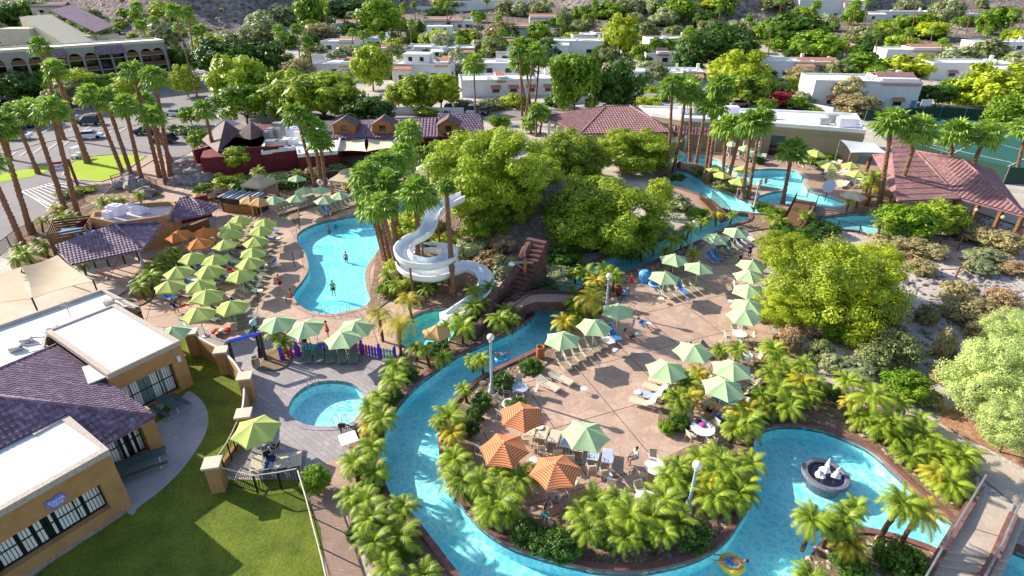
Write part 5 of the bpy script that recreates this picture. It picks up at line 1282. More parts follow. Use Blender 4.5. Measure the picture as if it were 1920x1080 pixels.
dset([(1683, 826, 1.05), (1700, 856, 1.0), (1730, 822, 1.1), (1745, 842, 1.0), (1757, 862, 1.1), (1790, 852, 1.05), (1803, 868, 1.0), (1768, 895, 1.15), (1780, 915, 1.05), (1815, 905, .9), (1752, 888, .9)], 'in bed right of the fountain pool', h=1.4)
dset([(1525, 975, .85, 2.4), (1588, 970, .85, 2.4), (1590, 1015, .95, 1.4), (1612, 950, .8, 2.6), (1677, 940, 1.1, 3.4), (1717, 958, 1.05, 3.0), (1490, 1062, 1.05), (1523, 1078, .9), (1560, 980, .8, 2.0)], 'on the small island by stairs')
dset([(105, 392, .95), (120, 408, 1.0), (150, 390, 1.1), (136, 414, 1.0), (192, 380, .95), (215, 377, 1.0), (232, 375, .95), (262, 367, .85), (72, 416, .8), (240, 380, .8)], 'behind the bar pavilion roof', h=1.8)
dset([(37, 470, 1.1), (55, 477, 1.05), (83, 466, 1.05), (30, 488, .9), (70, 455, .9)], 'beside the tan shade canopy', h=1.8)
dset([(312, 482, 1.0), (300, 502, 1.05), (275, 522, 1.0), (325, 475, .95), (285, 505, .95), (265, 540, .9), (290, 490, .9), (266, 562, .8), (155, 498, .7), (330, 485, .8), (262, 525, .8)], 'left of the green umbrella field', h=1.9)
dset([(370, 300, .9), (487, 322, 1.1, 2.6), (558, 325, .8), (570, 330, .8), (650, 350, .7)], 'along the red restaurant wall', h=1.8)
dset([(1640, 330, 1.3, 3.0), (1628, 345, 1.1), (1592, 378, .8), (1517, 405, .95), (1448, 408, .9), (1462, 415, .9), (1650, 352, 1.0), (1680, 345, 1.0, 3), (1655, 420, .8, 2.6), (1610, 372, .8)], 'around upper footbridge and ramada', h=1.8)
date_palm(745, 606, 3.2, .72, 'drooping orange brown queen palm', 'beside the splash pool', queen=2); date_palm(712, 590, 2.6, .6, 'small orange fronded queen palm', 'left of the drooping queen palm', queen=2)
date_palm(770, 560, 2.4, .6, 'leaning feathery palm with dry fronds', 'at the foot of slide palm clump', queen=2)
date_palm(1105, 560, 3.0, .7, 'drooping golden queen palm', 'at right end of the footbridge', queen=2)
for a in [(885, 545, .8), (842, 515, .7), (795, 545, .7), (765, 525, .75), (732, 515, .8), (748, 535, .8)]: date_palm(a[0], a[1], 1.3, a[2], DP, 'under the slide loops')

# ---- broadleaf trees and shrubs ----------------------------------------------------------
def crown(seed, mat, ncl=46, per=70, ls=.05, flat=.8, elong=1.6, cr=(.2, .36), low=-.45, spread=1.0, name='crown'):
    random.seed(seed); mb = MB(); cl = []
    while len(cl) < ncl:
        d = rv3()
        if d.z < low: continue
        lump = 1 + .22 * noise.noise(d * 1.7 + Vector((seed, 0, 0)))
        rad = random.choice((random.uniform(.62, .9), random.uniform(.7, .88), random.uniform(.2, .6))) * lump
        cl.append((Vector((d.x * rad, d.y * rad, d.z * rad * flat)), random.uniform(*cr), d))
    for c, r, d in cl:
        for k in range(per):
            e_ = rv3(); rr = r * random.uniform(.55, 1.08) * (1 + .25 * noise.noise(e_ * 3 + c * 5)); p = c + Vector((e_.x * rr, e_.y * rr, e_.z * rr * .72))
            nrm = (e_ * .9 + d * .3 + rv3() * .7 + Vector((0, 0, .35))).normalized(); u = nrm.cross(rv3()).normalized(); v = nrm.cross(u)
            s = ls * random.uniform(.6, 1.3); u *= s * elong; v *= s
            mb.add([p - u, p - v * .7, p + u, p + v * .7], [(0, 1, 2, 3)])
    return mb.mesh(name, mat)
def trunk_mesh(seed, branches=6):
    random.seed(seed); mb = MB(); mb.tube([(0, 0, -.1), (.02, .01, .25), (.0, .03, .5)], [.055, .042, .035], 7)
    for k in range(branches):
        a = 6.283 * k / branches + random.uniform(-.3, .3); r = random.uniform(.35, .7)
        mb.tube([(0, .02, .3 + .03 * k), (r * .45 * math.cos(a), r * .45 * math.sin(a), .62), (r * math.cos(a), r * math.sin(a), random.uniform(.8, 1.25))], [.03, .02, .006], 5)
    return mb.mesh('trunk', 'bark')
TM = [trunk_mesh(51), trunk_mesh(52)]
big_ = dict(ncl=170, per=270, ls=.0155, cr=(.12, .22)); mid_ = dict(ncl=100, per=62, ls=.05, cr=(.17, .3)); sml = dict(ncl=48, per=42, ls=.085, cr=(.24, .4))
CR = {}
def cget(k, sz):
    key = (k, sz)
    if key not in CR:
        mat = {'m': 'leaf_mesquite', 'l': 'leaf_lime', 'b': 'leaf_bright', 'd': 'leaf_dark', 'o': 'leaf_olive', 's': 'leaf_sage', 'n': 'leaf_brown', 'y': 'leaf_dry', 'r': 'leaf_red', 'p': 'leaf_pale'}[k]
        prm = {'big': big_, 'mid': mid_, 'sml': sml}[sz]; nv = 2 if sz != 'big' else 2
        CR[key] = [crown(100 + ord(k) * 3 + i, mat, **prm, elong=2.2 if k in 'ms' else 1.4, low=-.8) for i in range(nv)]
    return CR[key]
NT = [0]
def tree(cx, cy, w, h, kind, sz='sml', hc=None, look=None, place=None, name='tree', cat='tree', group=None, squash=1.0):
    q = P(cx, cy, 3); far = cy < 105
    if far: q = PT(cx, cy + h * .4)
    for _ in range(4):
        dep = q.y * ct + (CAMH - q.z) * st; r = w / 2 * dep / FPX
        rz = h / 2 * dep / FPX * 1.05
        if far: q.z = T(q.x, q.y) + rz * .85; break
        gz = T(q.x, q.y); zc = gz + (hc if hc is not None else max(rz * .8, 1.0)); q = P(cx, cy, min(zc, CAMH - 1.5)) if zc < CAMH - 3 else PT(cx, cy + h * .45)
        if zc >= CAMH - 3: q.z = T(q.x, q.y) + rz * .8
    gz = T(q.x, q.y); i = NT[0]; NT[0] += 1
    t = thing(name, None, cat, (q.x, q.y, gz - .05)); hh = max(.3, q.z - gz)
    if group: t['group'] = group
    lab(t, look, place)
    ms = cget(kind, sz); c = bpy.data.objects.new('crown' if name == 'tree' else 'foliage', ms[i % len(ms)]); COL.objects.link(c); c.parent = t; c.location = (0, 0, hh); c.scale = (r * 1.08, r * 1.08, rz * 1.15); c.rotation_euler = (0, 0, i * 2.1)
    tr = bpy.data.objects.new('trunk' if name == 'tree' else 'stem', TM[i % 2]); COL.objects.link(tr); tr.parent = t; tr.scale = (r * .9, r * .9, max(hh, .3)); tr.rotation_euler = (0, 0, i)
    return t
KN = {'m': 'feathery green mesquite', 'l': 'yellow green leafy tree', 'b': 'bright green round tree', 'd': 'dense dark green tree', 'o': 'olive green tree', 's': 'pale grey green tree', 'n': 'brownish half dry tree', 'r': 'red flowering bougainvillea', 'y': 'dry straw coloured shrub', 'p': 'pale yellow green feathery tree'}
def trees(lst, place, sz='sml', name='tree', cat='tree', hc=None, looks=None):
    for e in lst:
        k = e[4]; look = (looks or {}).get(k) or (KN[k] if name == 'tree' else {'m': 'feathery green shrub', 'l': 'yellow green shrub', 'b': 'bright green clipped shrub', 'd': 'dark green round shrub', 'o': 'olive green shrub', 's': 'pale grey green shrub', 'n': 'reddish brown shrub', 'r': 'red flowering bougainvillea', 'y': 'dry straw coloured shrub'}[k])
        tree(e[0], e[1], e[2], e[3], k, sz, e[5] if len(e) > 5 else hc, look, place, name, cat)
random.seed(9)
trees([(925, 325, 190, 170, 'm', 3.4), (1060, 300, 150, 120, 'm', 3), (1185, 282, 150, 95, 'm', 3), (1130, 405, 240, 160, 'm', 2.8), (885, 285, 120, 80, 'm', 3.6), (950, 405, 130, 110, 'm', 2.4), (1010, 350, 120, 110, 'm', 3), (900, 375, 90, 80, 'm', 2.6)], 'on rocky mound behind the slide', 'big')
trees([(1236, 360, 50, 60, 'l', 3.2)], 'at the right edge of the mound', 'mid')
trees([(1560, 540, 240, 190, 'l', 3.2), (1478, 470, 110, 80, 'l', 2.6), (1470, 575, 110, 80, 'l', 2.2), (1620, 505, 150, 110, 'l', 3.4)], 'right of the pool deck', 'big')
trees([(1865, 705, 160, 170, 'p', 3), (1900, 800, 120, 100, 'p', 2.2), (1900, 620, 100, 90, 'p', 2.4)], 'at the right photo edge', 'big')
trees([(1700, 415, 105, 65, 'b', 2.2), (1765, 405, 90, 60, 'm', 2.2)], 'in front of the ramada', 'mid')
trees([(600, 178, 165, 95, 'm', 6), (540, 165, 90, 70, 'm', 6), (690, 205, 100, 55, 'd', 4.5), (450, 150, 110, 95, 'm', 7), (420, 105, 110, 70, 'd', 7), (500, 110, 90, 60, 'd', 6), (455, 190, 100, 70, 'b', 5), (345, 150, 50, 60, 'l', 4), (330, 115, 70, 60, 'd', 5), (395, 85, 60, 40, 'l', 6), (540, 205, 70, 40, 'b', 4)], 'between hotel and restaurant', 'mid')
trees([(790, 170, 90, 65, 'm', 4.5), (825, 168, 80, 70, 'm', 4.5), (695, 125, 75, 80, 'm', 6), (745, 178, 50, 50, 'l', 3.5), (560, 130, 60, 40, 'n', 4)], 'across the road behind the dining hall', 'mid')
trees([(1080, 155, 95, 120, 'b', 7), (1160, 160, 105, 105, 'd', 6)], 'behind the brown hip roof', 'mid')
trees([(1335, 98, 135, 90, 'd', 6), (1385, 135, 110, 85, 'l', 5), (1395, 165, 90, 60, 'm', 4), (1430, 160, 60, 50, 'b', 3), (1370, 95, 70, 40, 'o', 6), (1290, 115, 60, 50, 'd', 4)], 'in group right of the twin trees', 'mid')
trees([(715, 42, 78, 76, 'b', 6)], 'beside white villas at top centre', 'mid', looks={'b': 'very large round tree'})
trees([(1160, 72, 66, 78, 'l', 6)], 'at foot of right hill', 'mid', looks={'l': 'egg shaped yellow green tree'})
trees([(1483, 62, 100, 66, 'd'), (1530, 86, 105, 52, 'b'), (1620, 70, 70, 36, 'o'), (1710, 50, 70, 45, 'b'), (1620, 118, 80, 40, 'b'), (1705, 122, 95, 42, 'l'), (1740, 60, 60, 34, 'l'), (1770, 25, 50, 40, 's'), (1860, 45, 60, 50, 'b'), (1800, 110, 70, 40, 's'), (1850, 100, 70, 45, 'o'), (1900, 120, 60, 40, 's'), (1680, 80, 60, 25, 'b'), (1650, 145, 60, 45, 'b'), (1560, 130, 40, 30, 'd')], 'among houses at upper right', 'sml')
trees([(1870, 165, 130, 95, 'l', 4), (1900, 210, 90, 70, 'b', 4), (1790, 165, 60, 40, 'b', 3), (1760, 175, 60, 35, 'd', 3)], 'beyond the tennis court', 'mid')
trees([(1590, 172, 70, 56, 'n', 3.5), (1610, 195, 80, 40, 'n', 2.4)], 'in front of the rose awning house', 'mid'); trees([(1500, 145, 60, 40, 'n', 3), (1480, 160, 50, 30, 'l', 2)], 'by the tan tiled house', 'mid')
trees([(1470, 185, 70, 24, 'r', 1.6)], 'over the white garden wall', 'mid', name='bougainvillea', cat='shrub')
trees([(830, 82, 44, 40, 's'), (860, 112, 0.1 + 40, 38, 's'), (655, 105, 50, 44, 's'), (630, 112, 40, 30, 's'), (780, 65, 26, 24, 'l'), (790, 60, 12, 40, 'd'), (925, 95, 46, 40, 'o'), (935, 65, 50, 40, 'n'), (955, 60, 36, 30, 'o'), (800, 100, 24, 18, 'd'), (872, 100, 20, 18, 'd'), (740, 85, 40, 26, 'l'), (590, 100, 50, 34, 'o'), (500, 55, 70, 50, 's'), (585, 30, 50, 60, 'b'), (605, 20, 26, 50, 'l'), (540, 30, 60, 40, 's'), (620, 20, 40, 30, 'd'), (655, 20, 80, 30, 'd'), (690, 10, 60, 26, 'o'), (820, 28, 50, 22, 'd'), (860, 6, 60, 18, 's'), (950, 18, 50, 26, 'o'), (975, 20, 40, 26, 's'), (600, 60, 60, 30, 'n'), (640, 48, 50, 20, 'b')], 'among the white houses', 'sml')
trees([(1060, 62, 40, 26, 'd'), (1104, 38, 24, 26, 'b'), (1075, 72, 40, 20, 'l'), (1045, 85, 30, 22, 'l'), (1085, 85, 36, 22, 'o'), (1010, 60, 44, 36, 'b'), (1055, 120, 50, 34, 'b'), (1200, 100, 34, 34, 'b'), (1228, 86, 26, 28, 'b'), (1253, 86, 26, 28, 'b'), (1120, 95, 34, 22, 'l'), (1140, 100, 40, 20, 'o'), (1215, 130, 54, 36, 's'), (1235, 142, 44, 40, 'o'), (1210, 60, 50, 30, 'o'), (1245, 35, 60, 30, 's'), (1270, 22, 60, 44, 'b'), (1140, 22, 70, 34, 'b'), (1170, 20, 50, 34, 'o'), (1195, 15, 36, 30, 's'), (1230, 12, 36, 34, 's'), (1310, 30, 40, 20, 'l'), (1340, 10, 60, 20, 'l'), (1400, 55, 70, 30, 's'), (1440, 60, 50, 40, 'b'), (1455, 8, 60, 22, 'o'), (1265, 60, 40, 20, 'o'), (1190, 40, 40, 24, 's'), (1215, 170, 40, 20, 'l'), (1300, 135, 40, 26, 'd')], 'around the top middle houses', 'sml')
trees([(15, 35, 60, 50, 'd'), (45, 20, 50, 34, 'b'), (70, 12, 40, 26, 's'), (120, 40, 40, 24, 'o'), (5, 75, 40, 26, 'b'), (160, 55, 34, 18, 'o'), (225, 48, 24, 14, 'l'), (218, 60, 18, 12, 's'), (320, 70, 70, 50, 's'), (430, 75, 50, 26, 's'), (250, 68, 18, 12, 'l'), (480, 70, 60, 34, 'o'), (300, 75, 40, 26, 'o'), (440, 95, 60, 34, 'l')], 'around the hotel roofs', 'sml')
trees([(20, 165, 90, 60, 'd', 4), (75, 150, 60, 45, 'b', 4), (135, 150, 75, 45, 'l', 5), (55, 165, 50, 36, 's', 3), (45, 205, 60, 40, 'b', 3), (165, 185, 50, 30, 'l', 3), (240, 160, 50, 36, 'l', 4), (100, 185, 50, 34, 's', 2.6), (355, 215, 40, 34, 'b', 2.2), (130, 165, 60, 30, 'o', 4), (290, 115, 40, 36, 'd', 5), (110, 158, 60, 36, 'l', 4), (190, 155, 50, 34, 'b', 4), (5, 140, 60, 50, 'd', 4)], 'in the hotel car park', 'mid')
trees([(375, 260, 44, 40, 'b', 2.6), (445, 295, 60, 44, 'm', 2.4), (420, 285, 40, 26, 'l', 2)], 'against the red restaurant', 'mid')
trees([(425, 340, 60, 30, 'l', 1.2), (385, 355, 44, 24, 'b', .9), (455, 345, 50, 26, 'b', 1), (410, 362, 60, 22, 'y', .8), (590, 325, 40, 24, 'o', 1), (630, 318, 40, 22, 'o', 1), (475, 335, 36, 22, 'd', 1), (352, 245, 40, 18, 'd', 1), (330, 240, 30, 16, 'd', 1), (540, 335, 70, 20, 'd', 1), (700, 315, 50, 24, 's', 1), (125, 362, 44, 16, 'o', .6), (155, 355, 44, 12, 'l', .5)], 'bordering the restaurant garden', 'sml', 'shrub', 'shrub')
trees([(590, 898, 54, 54, 'b', 1.0)], 'beside the stacked chairs and fence', 'mid', 'shrub', 'shrub', looks={'b': 'round clipped yellow green bush'})
trees([(995, 685, 44, 32, 'd', .6), (1020, 1015, 0.1 + 60, 44, 'd', .9), (985, 995, 60, 46, 'd', .9), (1055, 1020, 70, 50, 'd', .9), (945, 715, 44, 40, 'd', .8), (890, 775, 36, 34, 'd', .7), (880, 800, 40, 36, 'd', .7), (1275, 790, 40, 30, 'd', .6), (1300, 1000, 70, 44, 'd', .8), (685, 990, 44, 60, 'd', .9), (668, 1000, 40, 50, 'd', .8), (700, 905, 44, 40, 'd', .8), (1690, 1048, 90, 56, 'd', .8), (1600, 1062, 70, 40, 'd', .7), (1250, 800, 30, 26, 'b', .5), (965, 760, 40, 30, 'd', .7), (905, 750, 40, 34, 'd', .7)], 'in the stone beds', 'mid', 'shrub', 'shrub')
trees([(700, 800, 40, 30, 'd', .6), (680, 880, 44, 34, 'd', .6), (735, 740, 40, 30, 'd', .6), (765, 700, 40, 28, 'd', .6), (820, 650, 40, 26, 'd', .6), (690, 960, 50, 34, 'd', .6), (760, 1030, 50, 40, 'd', .6), (740, 985, 44, 34, 'd', .6)], 'under the outer bank palms', 'mid', 'shrub', 'shrub')
trees([(860, 855, 34, 28, 'd', .6), (900, 930, 40, 30, 'd', .6), (935, 965, 40, 30, 'd', .6), (1130, 1005, 44, 30, 'd', .6), (1200, 1010, 44, 30, 'd', .6), (1345, 930, 44, 34, 'd', .6), (1375, 880, 40, 30, 'd', .6), (1290, 900, 40, 26, 'd', .6), (1420, 765, 36, 24, 'd', .6), (1490, 725, 40, 24, 'd', .6), (1560, 735, 40, 24, 'd', .6), (1720, 850, 40, 28, 'd', .6), (1785, 890, 40, 28, 'd', .6), (1640, 805, 40, 26, 'd', .6)], 'under the island and fountain palms', 'mid', 'shrub', 'shrub')
trees([(960, 500, 70, 40, 's', 1), (920, 490, 60, 40, 'y', 1), (880, 470, 60, 44, 's', 1), (940, 455, 50, 34, 'y', 1), (1015, 535, 70, 30, 'd', 1), (1060, 480, 80, 40, 'd', 1), (1040, 515, 60, 30, 's', 1), (830, 455, 60, 40, 'l', 1), (780, 420, 90, 44, 'l', 1.4), (815, 340, 50, 60, 's', 2), (760, 440, 60, 40, 'l', 1), (1180, 450, 60, 30, 's', 1), (1210, 420, 50, 30, 's', 1), (1310, 400, 44, 20, 'b', .8), (1240, 430, 50, 26, 's', .8), (865, 395, 50, 40, 'm', 1.5), (890, 425, 50, 44, 'm', 1.4), (800, 530, 50, 26, 'd', .8), (740, 500, 40, 30, 'l', 1), (728, 540, 40, 26, 'b', .8), (1170, 470, 60, 34, 'd', 1), (1270, 380, 50, 30, 's', .8), (1000, 500, 40, 26, 's', .8), (905, 450, 50, 30, 'n', .8)], 'on the slide mound slope', 'sml', 'shrub', 'shrub')
trees([(1620, 620, 60, 60, 'l', 1.2), (1560, 620, 44, 40, 'b', 1), (1680, 650, 90, 70, 'o', 1.3), (1640, 670, 70, 50, 'o', 1), (1700, 720, 80, 50, 'b', 1.1), (1740, 590, 40, 36, 'n', .8), (1820, 580, 100, 50, 'n', 1), (1800, 545, 60, 40, 'n', .8), (1880, 560, 60, 40, 'y', .8), (1770, 650, 40, 80, 'n', 1), (1600, 690, 70, 36, 's', .9), (1540, 660, 50, 50, 'o', 1), (1590, 590, 70, 60, 'y', 1.2), (1520, 600, 70, 60, 'y', 1.2), (1845, 620, 60, 40, 'n', .7), (1480, 635, 50, 60, 'y', 1.2), (1660, 610, 70, 50, 'o', 1.1), (1730, 500, 50, 30, 'n', .7), (1840, 500, 50, 24, 's', .7), (1690, 455, 100, 30, 'n', .9), (1750, 470, 0.1 + 60, 26, 'n', .8), (1840, 440, 70, 34, 'n', 1), (1880, 455, 70, 50, 'n', 1.1), (1850, 480, 70, 26, 's', .9), (1800, 425, 60, 40, 'y', 1.1), (1770, 700, 50, 40, 'n', .6), (1850, 780, 60, 30, 's', .8), (1560, 680, 40, 40, 's', 1), (1900, 500, 60, 24, 'y', .6), (1820, 680, 50, 30, 'y', .6), (1740, 745, 60, 24, 'n', .5), (1500, 560, 50, 40, 'l', 1.2), (1640, 730, 40, 26, 'y', .7)], 'in the desert garden', 'mid', 'shrub', 'shrub')
trees([(800, 208, 44, 20, 'l', .9), (870, 196, 50, 18, 'o', .8), (920, 196, 60, 18, 'o', .8), (955, 190, 44, 20, 'l', .9), (1215, 190, 50, 20, 'l', .9), (1235, 182, 40, 16, 'b', .8), (700, 205, 36, 20, 'd', 1), (600, 225, 60, 18, 'o', .8), (1345, 185, 60, 24, 'd', 1), (1430, 205, 50, 16, 'd', .7), (1530, 205, 40, 16, 'b', .7), (1040, 190, 40, 26, 'd', 1), (930, 255, 60, 26, 'l', 1), (880, 250, 50, 24, 'm', 1.2), (935, 225, 40, 20, 'b', 1), (905, 270, 60, 24, 'l', 1), (1110, 262, 60, 24, 'l', 1), (1240, 258, 40, 30, 'l', 1)], 'lining the road verge', 'sml', 'shrub', 'shrub')
trees([(1490, 395, 30, 16, 'd', .5), (1430, 388, 40, 16, 'd', .5), (1450, 395, 40, 16, 'b', .5), (1340, 330, 40, 26, 'o', .7), (1360, 350, 40, 24, 'o', .7), (1310, 320, 36, 20, 'o', .7), (1270, 332, 30, 18, 'd', .6), (1530, 300, 40, 16, 'b', .7), (1555, 292, 36, 14, 'b', .7), (1425, 300, 20, 14, 'd', .6), (1500, 440, 70, 26, 'd', .9), (1540, 425, 60, 20, 'd', .8), (1650, 400, 40, 20, 'n', .7), (1470, 430, 50, 22, 'd', .8)], 'around the upper pools', 'sml', 'shrub', 'shrub')
# smaller garden trees filling the streets between the houses
random.seed(31)
for zi, (x0, x1, y0, y1, n_, pl) in enumerate([(500, 640, 60, 150, 11, 'in gardens left of the white gabled house'), (640, 780, 55, 140, 12, 'in gardens around the carport house'), (780, 920, 60, 135, 12, 'in gardens around the terracotta villa'), (920, 1060, 40, 190, 12, 'in gardens behind the palm clump'), (1060, 1200, 60, 130, 10, 'in gardens below the middle ridge'), (1200, 1330, 60, 150, 11, 'in gardens around the box houses'), (1380, 1520, 90, 200, 12, 'in gardens left of rose awning house'), (1520, 1680, 50, 150, 12, 'in gardens above rose awning house'), (1680, 1920, 60, 205, 14, 'in gardens at far upper right'), (1000, 1280, 5, 55, 13, 'on the upper slope at centre'), (560, 900, 5, 55, 14, 'on the upper slope left of centre'), (1300, 1600, 10, 90, 13, 'on the rocky right hillside'), (1600, 1915, 8, 60, 13, 'on the top right hillside'), (0, 320, 20, 75, 12, 'on the slope above hotel')]):
    for i in range(n_):
        w = random.uniform(22, 48); k = random.choice('bdomslbdo'); tree(x0 + (x1 - x0) * (i + random.random()) / n_, random.uniform(y0, y1), w, w * random.uniform(.55, .9), k, 'sml', random.uniform(1.2, 2.6), KN[k], pl, group='garden trees between the houses')
# hillside scrub nobody could count: one object
def scrub():
    random.seed(77); mb = MB(); k = 0
    while k < 2600:
        y = random.uniform(225, 480); x = random.uniform(-1.02, 1.02) * y
        u = x / y; s = STARTS[0][1]
        for (a, sa), (b, sb) in zip(STARTS, STARTS[1:]):
            if a <= u <= b: s = sa + (sb - sa) * (u - a) / (b - a)
        if y < s - 8 and random.random() > .25: continue
        k += 1; z = T(x, y); r = random.choice((.5, .8, 1.0, 1.6)) * random.uniform(.7, 1.2)
        for q in range(16):
            e_ = rv3(); p = Vector((x + e_.x * r, y + e_.y * r, z + abs(e_.z) * r)); n_ = (e_ + rv3() * .5 + Vector((0, 0, .5))).normalized(); a = n_.cross(rv3()).normalized() * r * .45; b = n_.cross(a)
            mb.add([p - a, p - b, p + a, p + b], [(0, 1, 2, 3)])
    o = mb.obj('desert_scrub', 'leaf_sage'); tag(o, 'olive and grey green desert scrub dotting the rocky hillsides', 'scrub', kind='stuff')
scrub()
random.seed(3)
# ================================================================ SLIDE, BRIDGES, FENCES, LAMPS
sld = thing('water_slide', 'white spiralling water slide running from the mound down into splash pool', 'water slide')
SP = [(868,372,6.9),(850,380,6.6),(826,392,6.3),(812,404,6.1),(806,424,5.8),(794,442,5.5),(768,456,5.1),(754,474,4.7),(768,492,4.35),(805,498,4.05),(838,489,3.75),(843,474,3.45),(806,468,3.15),(768,478,2.85),(757,500,2.5),(776,516,2.3),(810,521,2.1),(845,512,1.9),(872,503,1.7),(898,512,1.45),(912,530,1.2),(905,553,.95),(884,572,.7),(860,588,.45),(846,600,.22)]
pw = [P(a, b, c) for a, b, c in SP]
def dens(pts, k=6):
    out = []; n = len(pts)
    for i in range(n - 1):
        p0, p1, p2, p3 = [pts[max(0, min(n - 1, i + d))] for d in (-1, 0, 1, 2)]
        for q in range(k):
            t = q / k; out.append(.5 * ((2 * p1) + (p2 - p0) * t + (2 * p0 - 5 * p1 + 4 * p2 - p3) * t * t + (3 * p1 - p0 - 3 * p2 + p3) * t ** 3))
    out.append(pts[-1]); return out
dp = dens(pw); mb = MB(); vs = []; n = len(dp)
prof = [(-.78, .5), (-.62, .52), (-.56, .1), (-.3, -.12), (0, -.18), (.3, -.12), (.56, .1), (.62, .52), (.78, .5), (.7, .0), (.4, -.3), (0, -.36), (-.4, -.3), (-.7, .0)]
for i, p in enumerate(dp):
    d = dp[min(n - 1, i + 1)] - dp[max(0, i - 1)]; s = Vector((d.y, -d.x, 0)).normalized()
    for a, z in prof: vs.append(p + s * a + Vector((0, 0, z)))
m = len(prof); mb.add(vs, [(i * m + k, i * m + (k + 1) % m, (i + 1) * m + (k + 1) % m, (i + 1) * m + k) for i in range(n - 1) for k in range(m)])
fixn(mb.obj('flume', 'slide_white', sld))
mb = MB(); vs = []
for i, p in enumerate(dp):
    d = dp[min(n - 1, i + 1)] - dp[max(0, i - 1)]; s = Vector((d.y, -d.x, 0)).normalized()
    vs += [p + s * -.36 + Vector((0, 0, -.06)), p + s * .36 + Vector((0, 0, -.06))]
mb.add(vs, [(2 * i, 2 * i + 1, 2 * i + 3, 2 * i + 2) for i in range(n - 1)]); mb.obj('running_water', 'foam', sld)
for i in range(14, n - 14, 17):
    p = dp[i]; g = T(p.x, p.y)
    if p.z - g > .6: mb = MB(); mb.tube([(p.x, p.y, g), p - Vector((0, 0, .3))], .1, 8); mb.obj('support', 'wood_brown', sld)
mb = MB(); q = P(853, 596, 0); mb.box((q.x, q.y, .1), (2.2, 1.6, 1.0), .7); mb.obj('splash_wall', 'slide_white', sld)
tag(scrub and MB().ball(tuple(P(838, 606, -.15)), .7, 10, .25, .6).obj('splash_foam', 'foam'), 'white foam where the water slide meets the splash pool', 'foam', kind='stuff')

# rocky stair walls climbing the mound
def wall_poly(pxz, th, label, name='rock_wall', mat='rock_wall', h=.9):
    t = MB(); pts = dens([P(a, b, c) for a, b, c in pxz], 3); vs = []; n = len(pts)
    for i, p in enumerate(pts):
        d = pts[min(n - 1, i + 1)] - pts[max(0, i - 1)]; s = Vector((d.y, -d.x, 0)).normalized() * th / 2
        j = lambda: Vector((random.uniform(-.06, .06), random.uniform(-.06, .06), random.uniform(-.1, .1)))
        b = -.3
        vs += [Vector((p.x + s.x * 1.3, p.y + s.y * 1.3, b)), Vector((p.x + s.x, p.y + s.y, p.z - .1)) + j(), p + s * .4 + Vector((0, 0, .1)) + j(), p - s * .4 + Vector((0, 0, .1)) + j(), Vector((p.x - s.x, p.y - s.y, p.z - .1)) + j(), Vector((p.x - s.x * 1.3, p.y - s.y * 1.3, b))]
    t.add(vs, [(i * 6 + k, i * 6 + (k + 1) % 6, (i + 1) * 6 + (k + 1) % 6, (i + 1) * 6 + k) for i in range(n - 1) for k in range(6)] + [(5, 4, 3, 2, 1, 0), tuple((n - 1) * 6 + k for k in range(6))])
    o = fixn(t.obj(name, mat)); tag(o, label, 'rock wall'); return o
wall_poly([(992, 455, 5), (982, 472, 4.4), (972, 495, 3.6), (948, 530, 2.4), (930, 552, 1.7), (912, 590, 1.0), (880, 625, .8)], .8, 'dark red rock wall left of the stairway up the mound')
wall_poly([(1022, 457, 5), (1008, 472, 4.4), (1002, 492, 3.6), (988, 515, 2.6), (982, 535, 2.0), (960, 560, 1.4)], .8, 'dark red rock wall right of the stairway up the mound')
stw = thing('mound_stairs', 'dark wooden stairs climbing the mound between rock walls', 'stairs')
for i in range(16):
    t_ = i / 15; a = P(940 + (1006 - 940) * t_ ** .8, 578 - (578 - 452) * t_, .5 + 4.6 * t_); mb = MB(); mb.box((a.x, a.y, a.z), (2.0, .5, .2), -.5); mb.obj('step', 'rock_wall', stw)
# railing helper --------------------------------------------------------------------------
def railing(name, label, pxz, h=1.05, mat='dark_metal', cat='railing', gap=.14, post=2.0, rail='dark_metal', world=None):
    t = thing(name, label, cat); pts = world or [P(a, b, c) for a, b, c in pxz]; L = 0
    m1 = MB(); m1.tube([p + Vector((0, 0, h)) for p in pts], .04, 6); m1.obj('handrail', rail, t)
    m2 = MB(); m2.tube([p + Vector((0, 0, .12)) for p in pts], .025, 4)
    for a, b in zip(pts, pts[1:]):
        l = (b - a).length; k = max(1, int(l / gap))
        for i in range(k): q = a.lerp(b, (i + .5) / k); m2.box((q.x, q.y, q.z + h / 2 + .05), (.02, .02, h - .1))
    m2.obj('bars', mat, t)
    for a, b in zip(pts, pts[1:]):
        k = max(1, round((b - a).length / post))
        for i in range(k + (1 if b is pts[-1] else 0)): q = a.lerp(b, i / k); m3 = MB(); m3.box((q.x, q.y, q.z + h / 2), (.07, .07, h)); m3.obj('post', mat, t)
    return t
# arched footbridge
br = thing('footbridge', 'arched footbridge with iron railings over the lazy river', 'footbridge')
BC = dens([P(*a) for a in [(932, 600, .25), (952, 584, .8), (972, 570, 1.25), (1000, 561, 1.6), (1035, 560, 1.65), (1070, 562, 1.3), (1100, 566, .8), (1125, 572, .2)]], 3)
mb = MB(); A_ = offset_path([p.to_2d() for p in BC], -1.0, False); B_ = offset_path([p.to_2d() for p in BC], 1.0, False); vs = []; n = len(BC)
for p, a, b in zip(BC, A_, B_): vs += [(a.x, a.y, p.z), (b.x, b.y, p.z), (b.x, b.y, p.z - .3), (a.x, a.y, p.z - .3)]
mb.add(vs, [(i * 4 + k, (i + 1) * 4 + k, (i + 1) * 4 + (k + 1) % 4, i * 4 + (k + 1) % 4) for i in range(n - 1) for k in range(4)] + [(0, 1, 2, 3), (n * 4 - 1, n * 4 - 2, n * 4 - 3, n * 4 - 4)]); fixn(mb.obj('deck', 'brick_path', br))
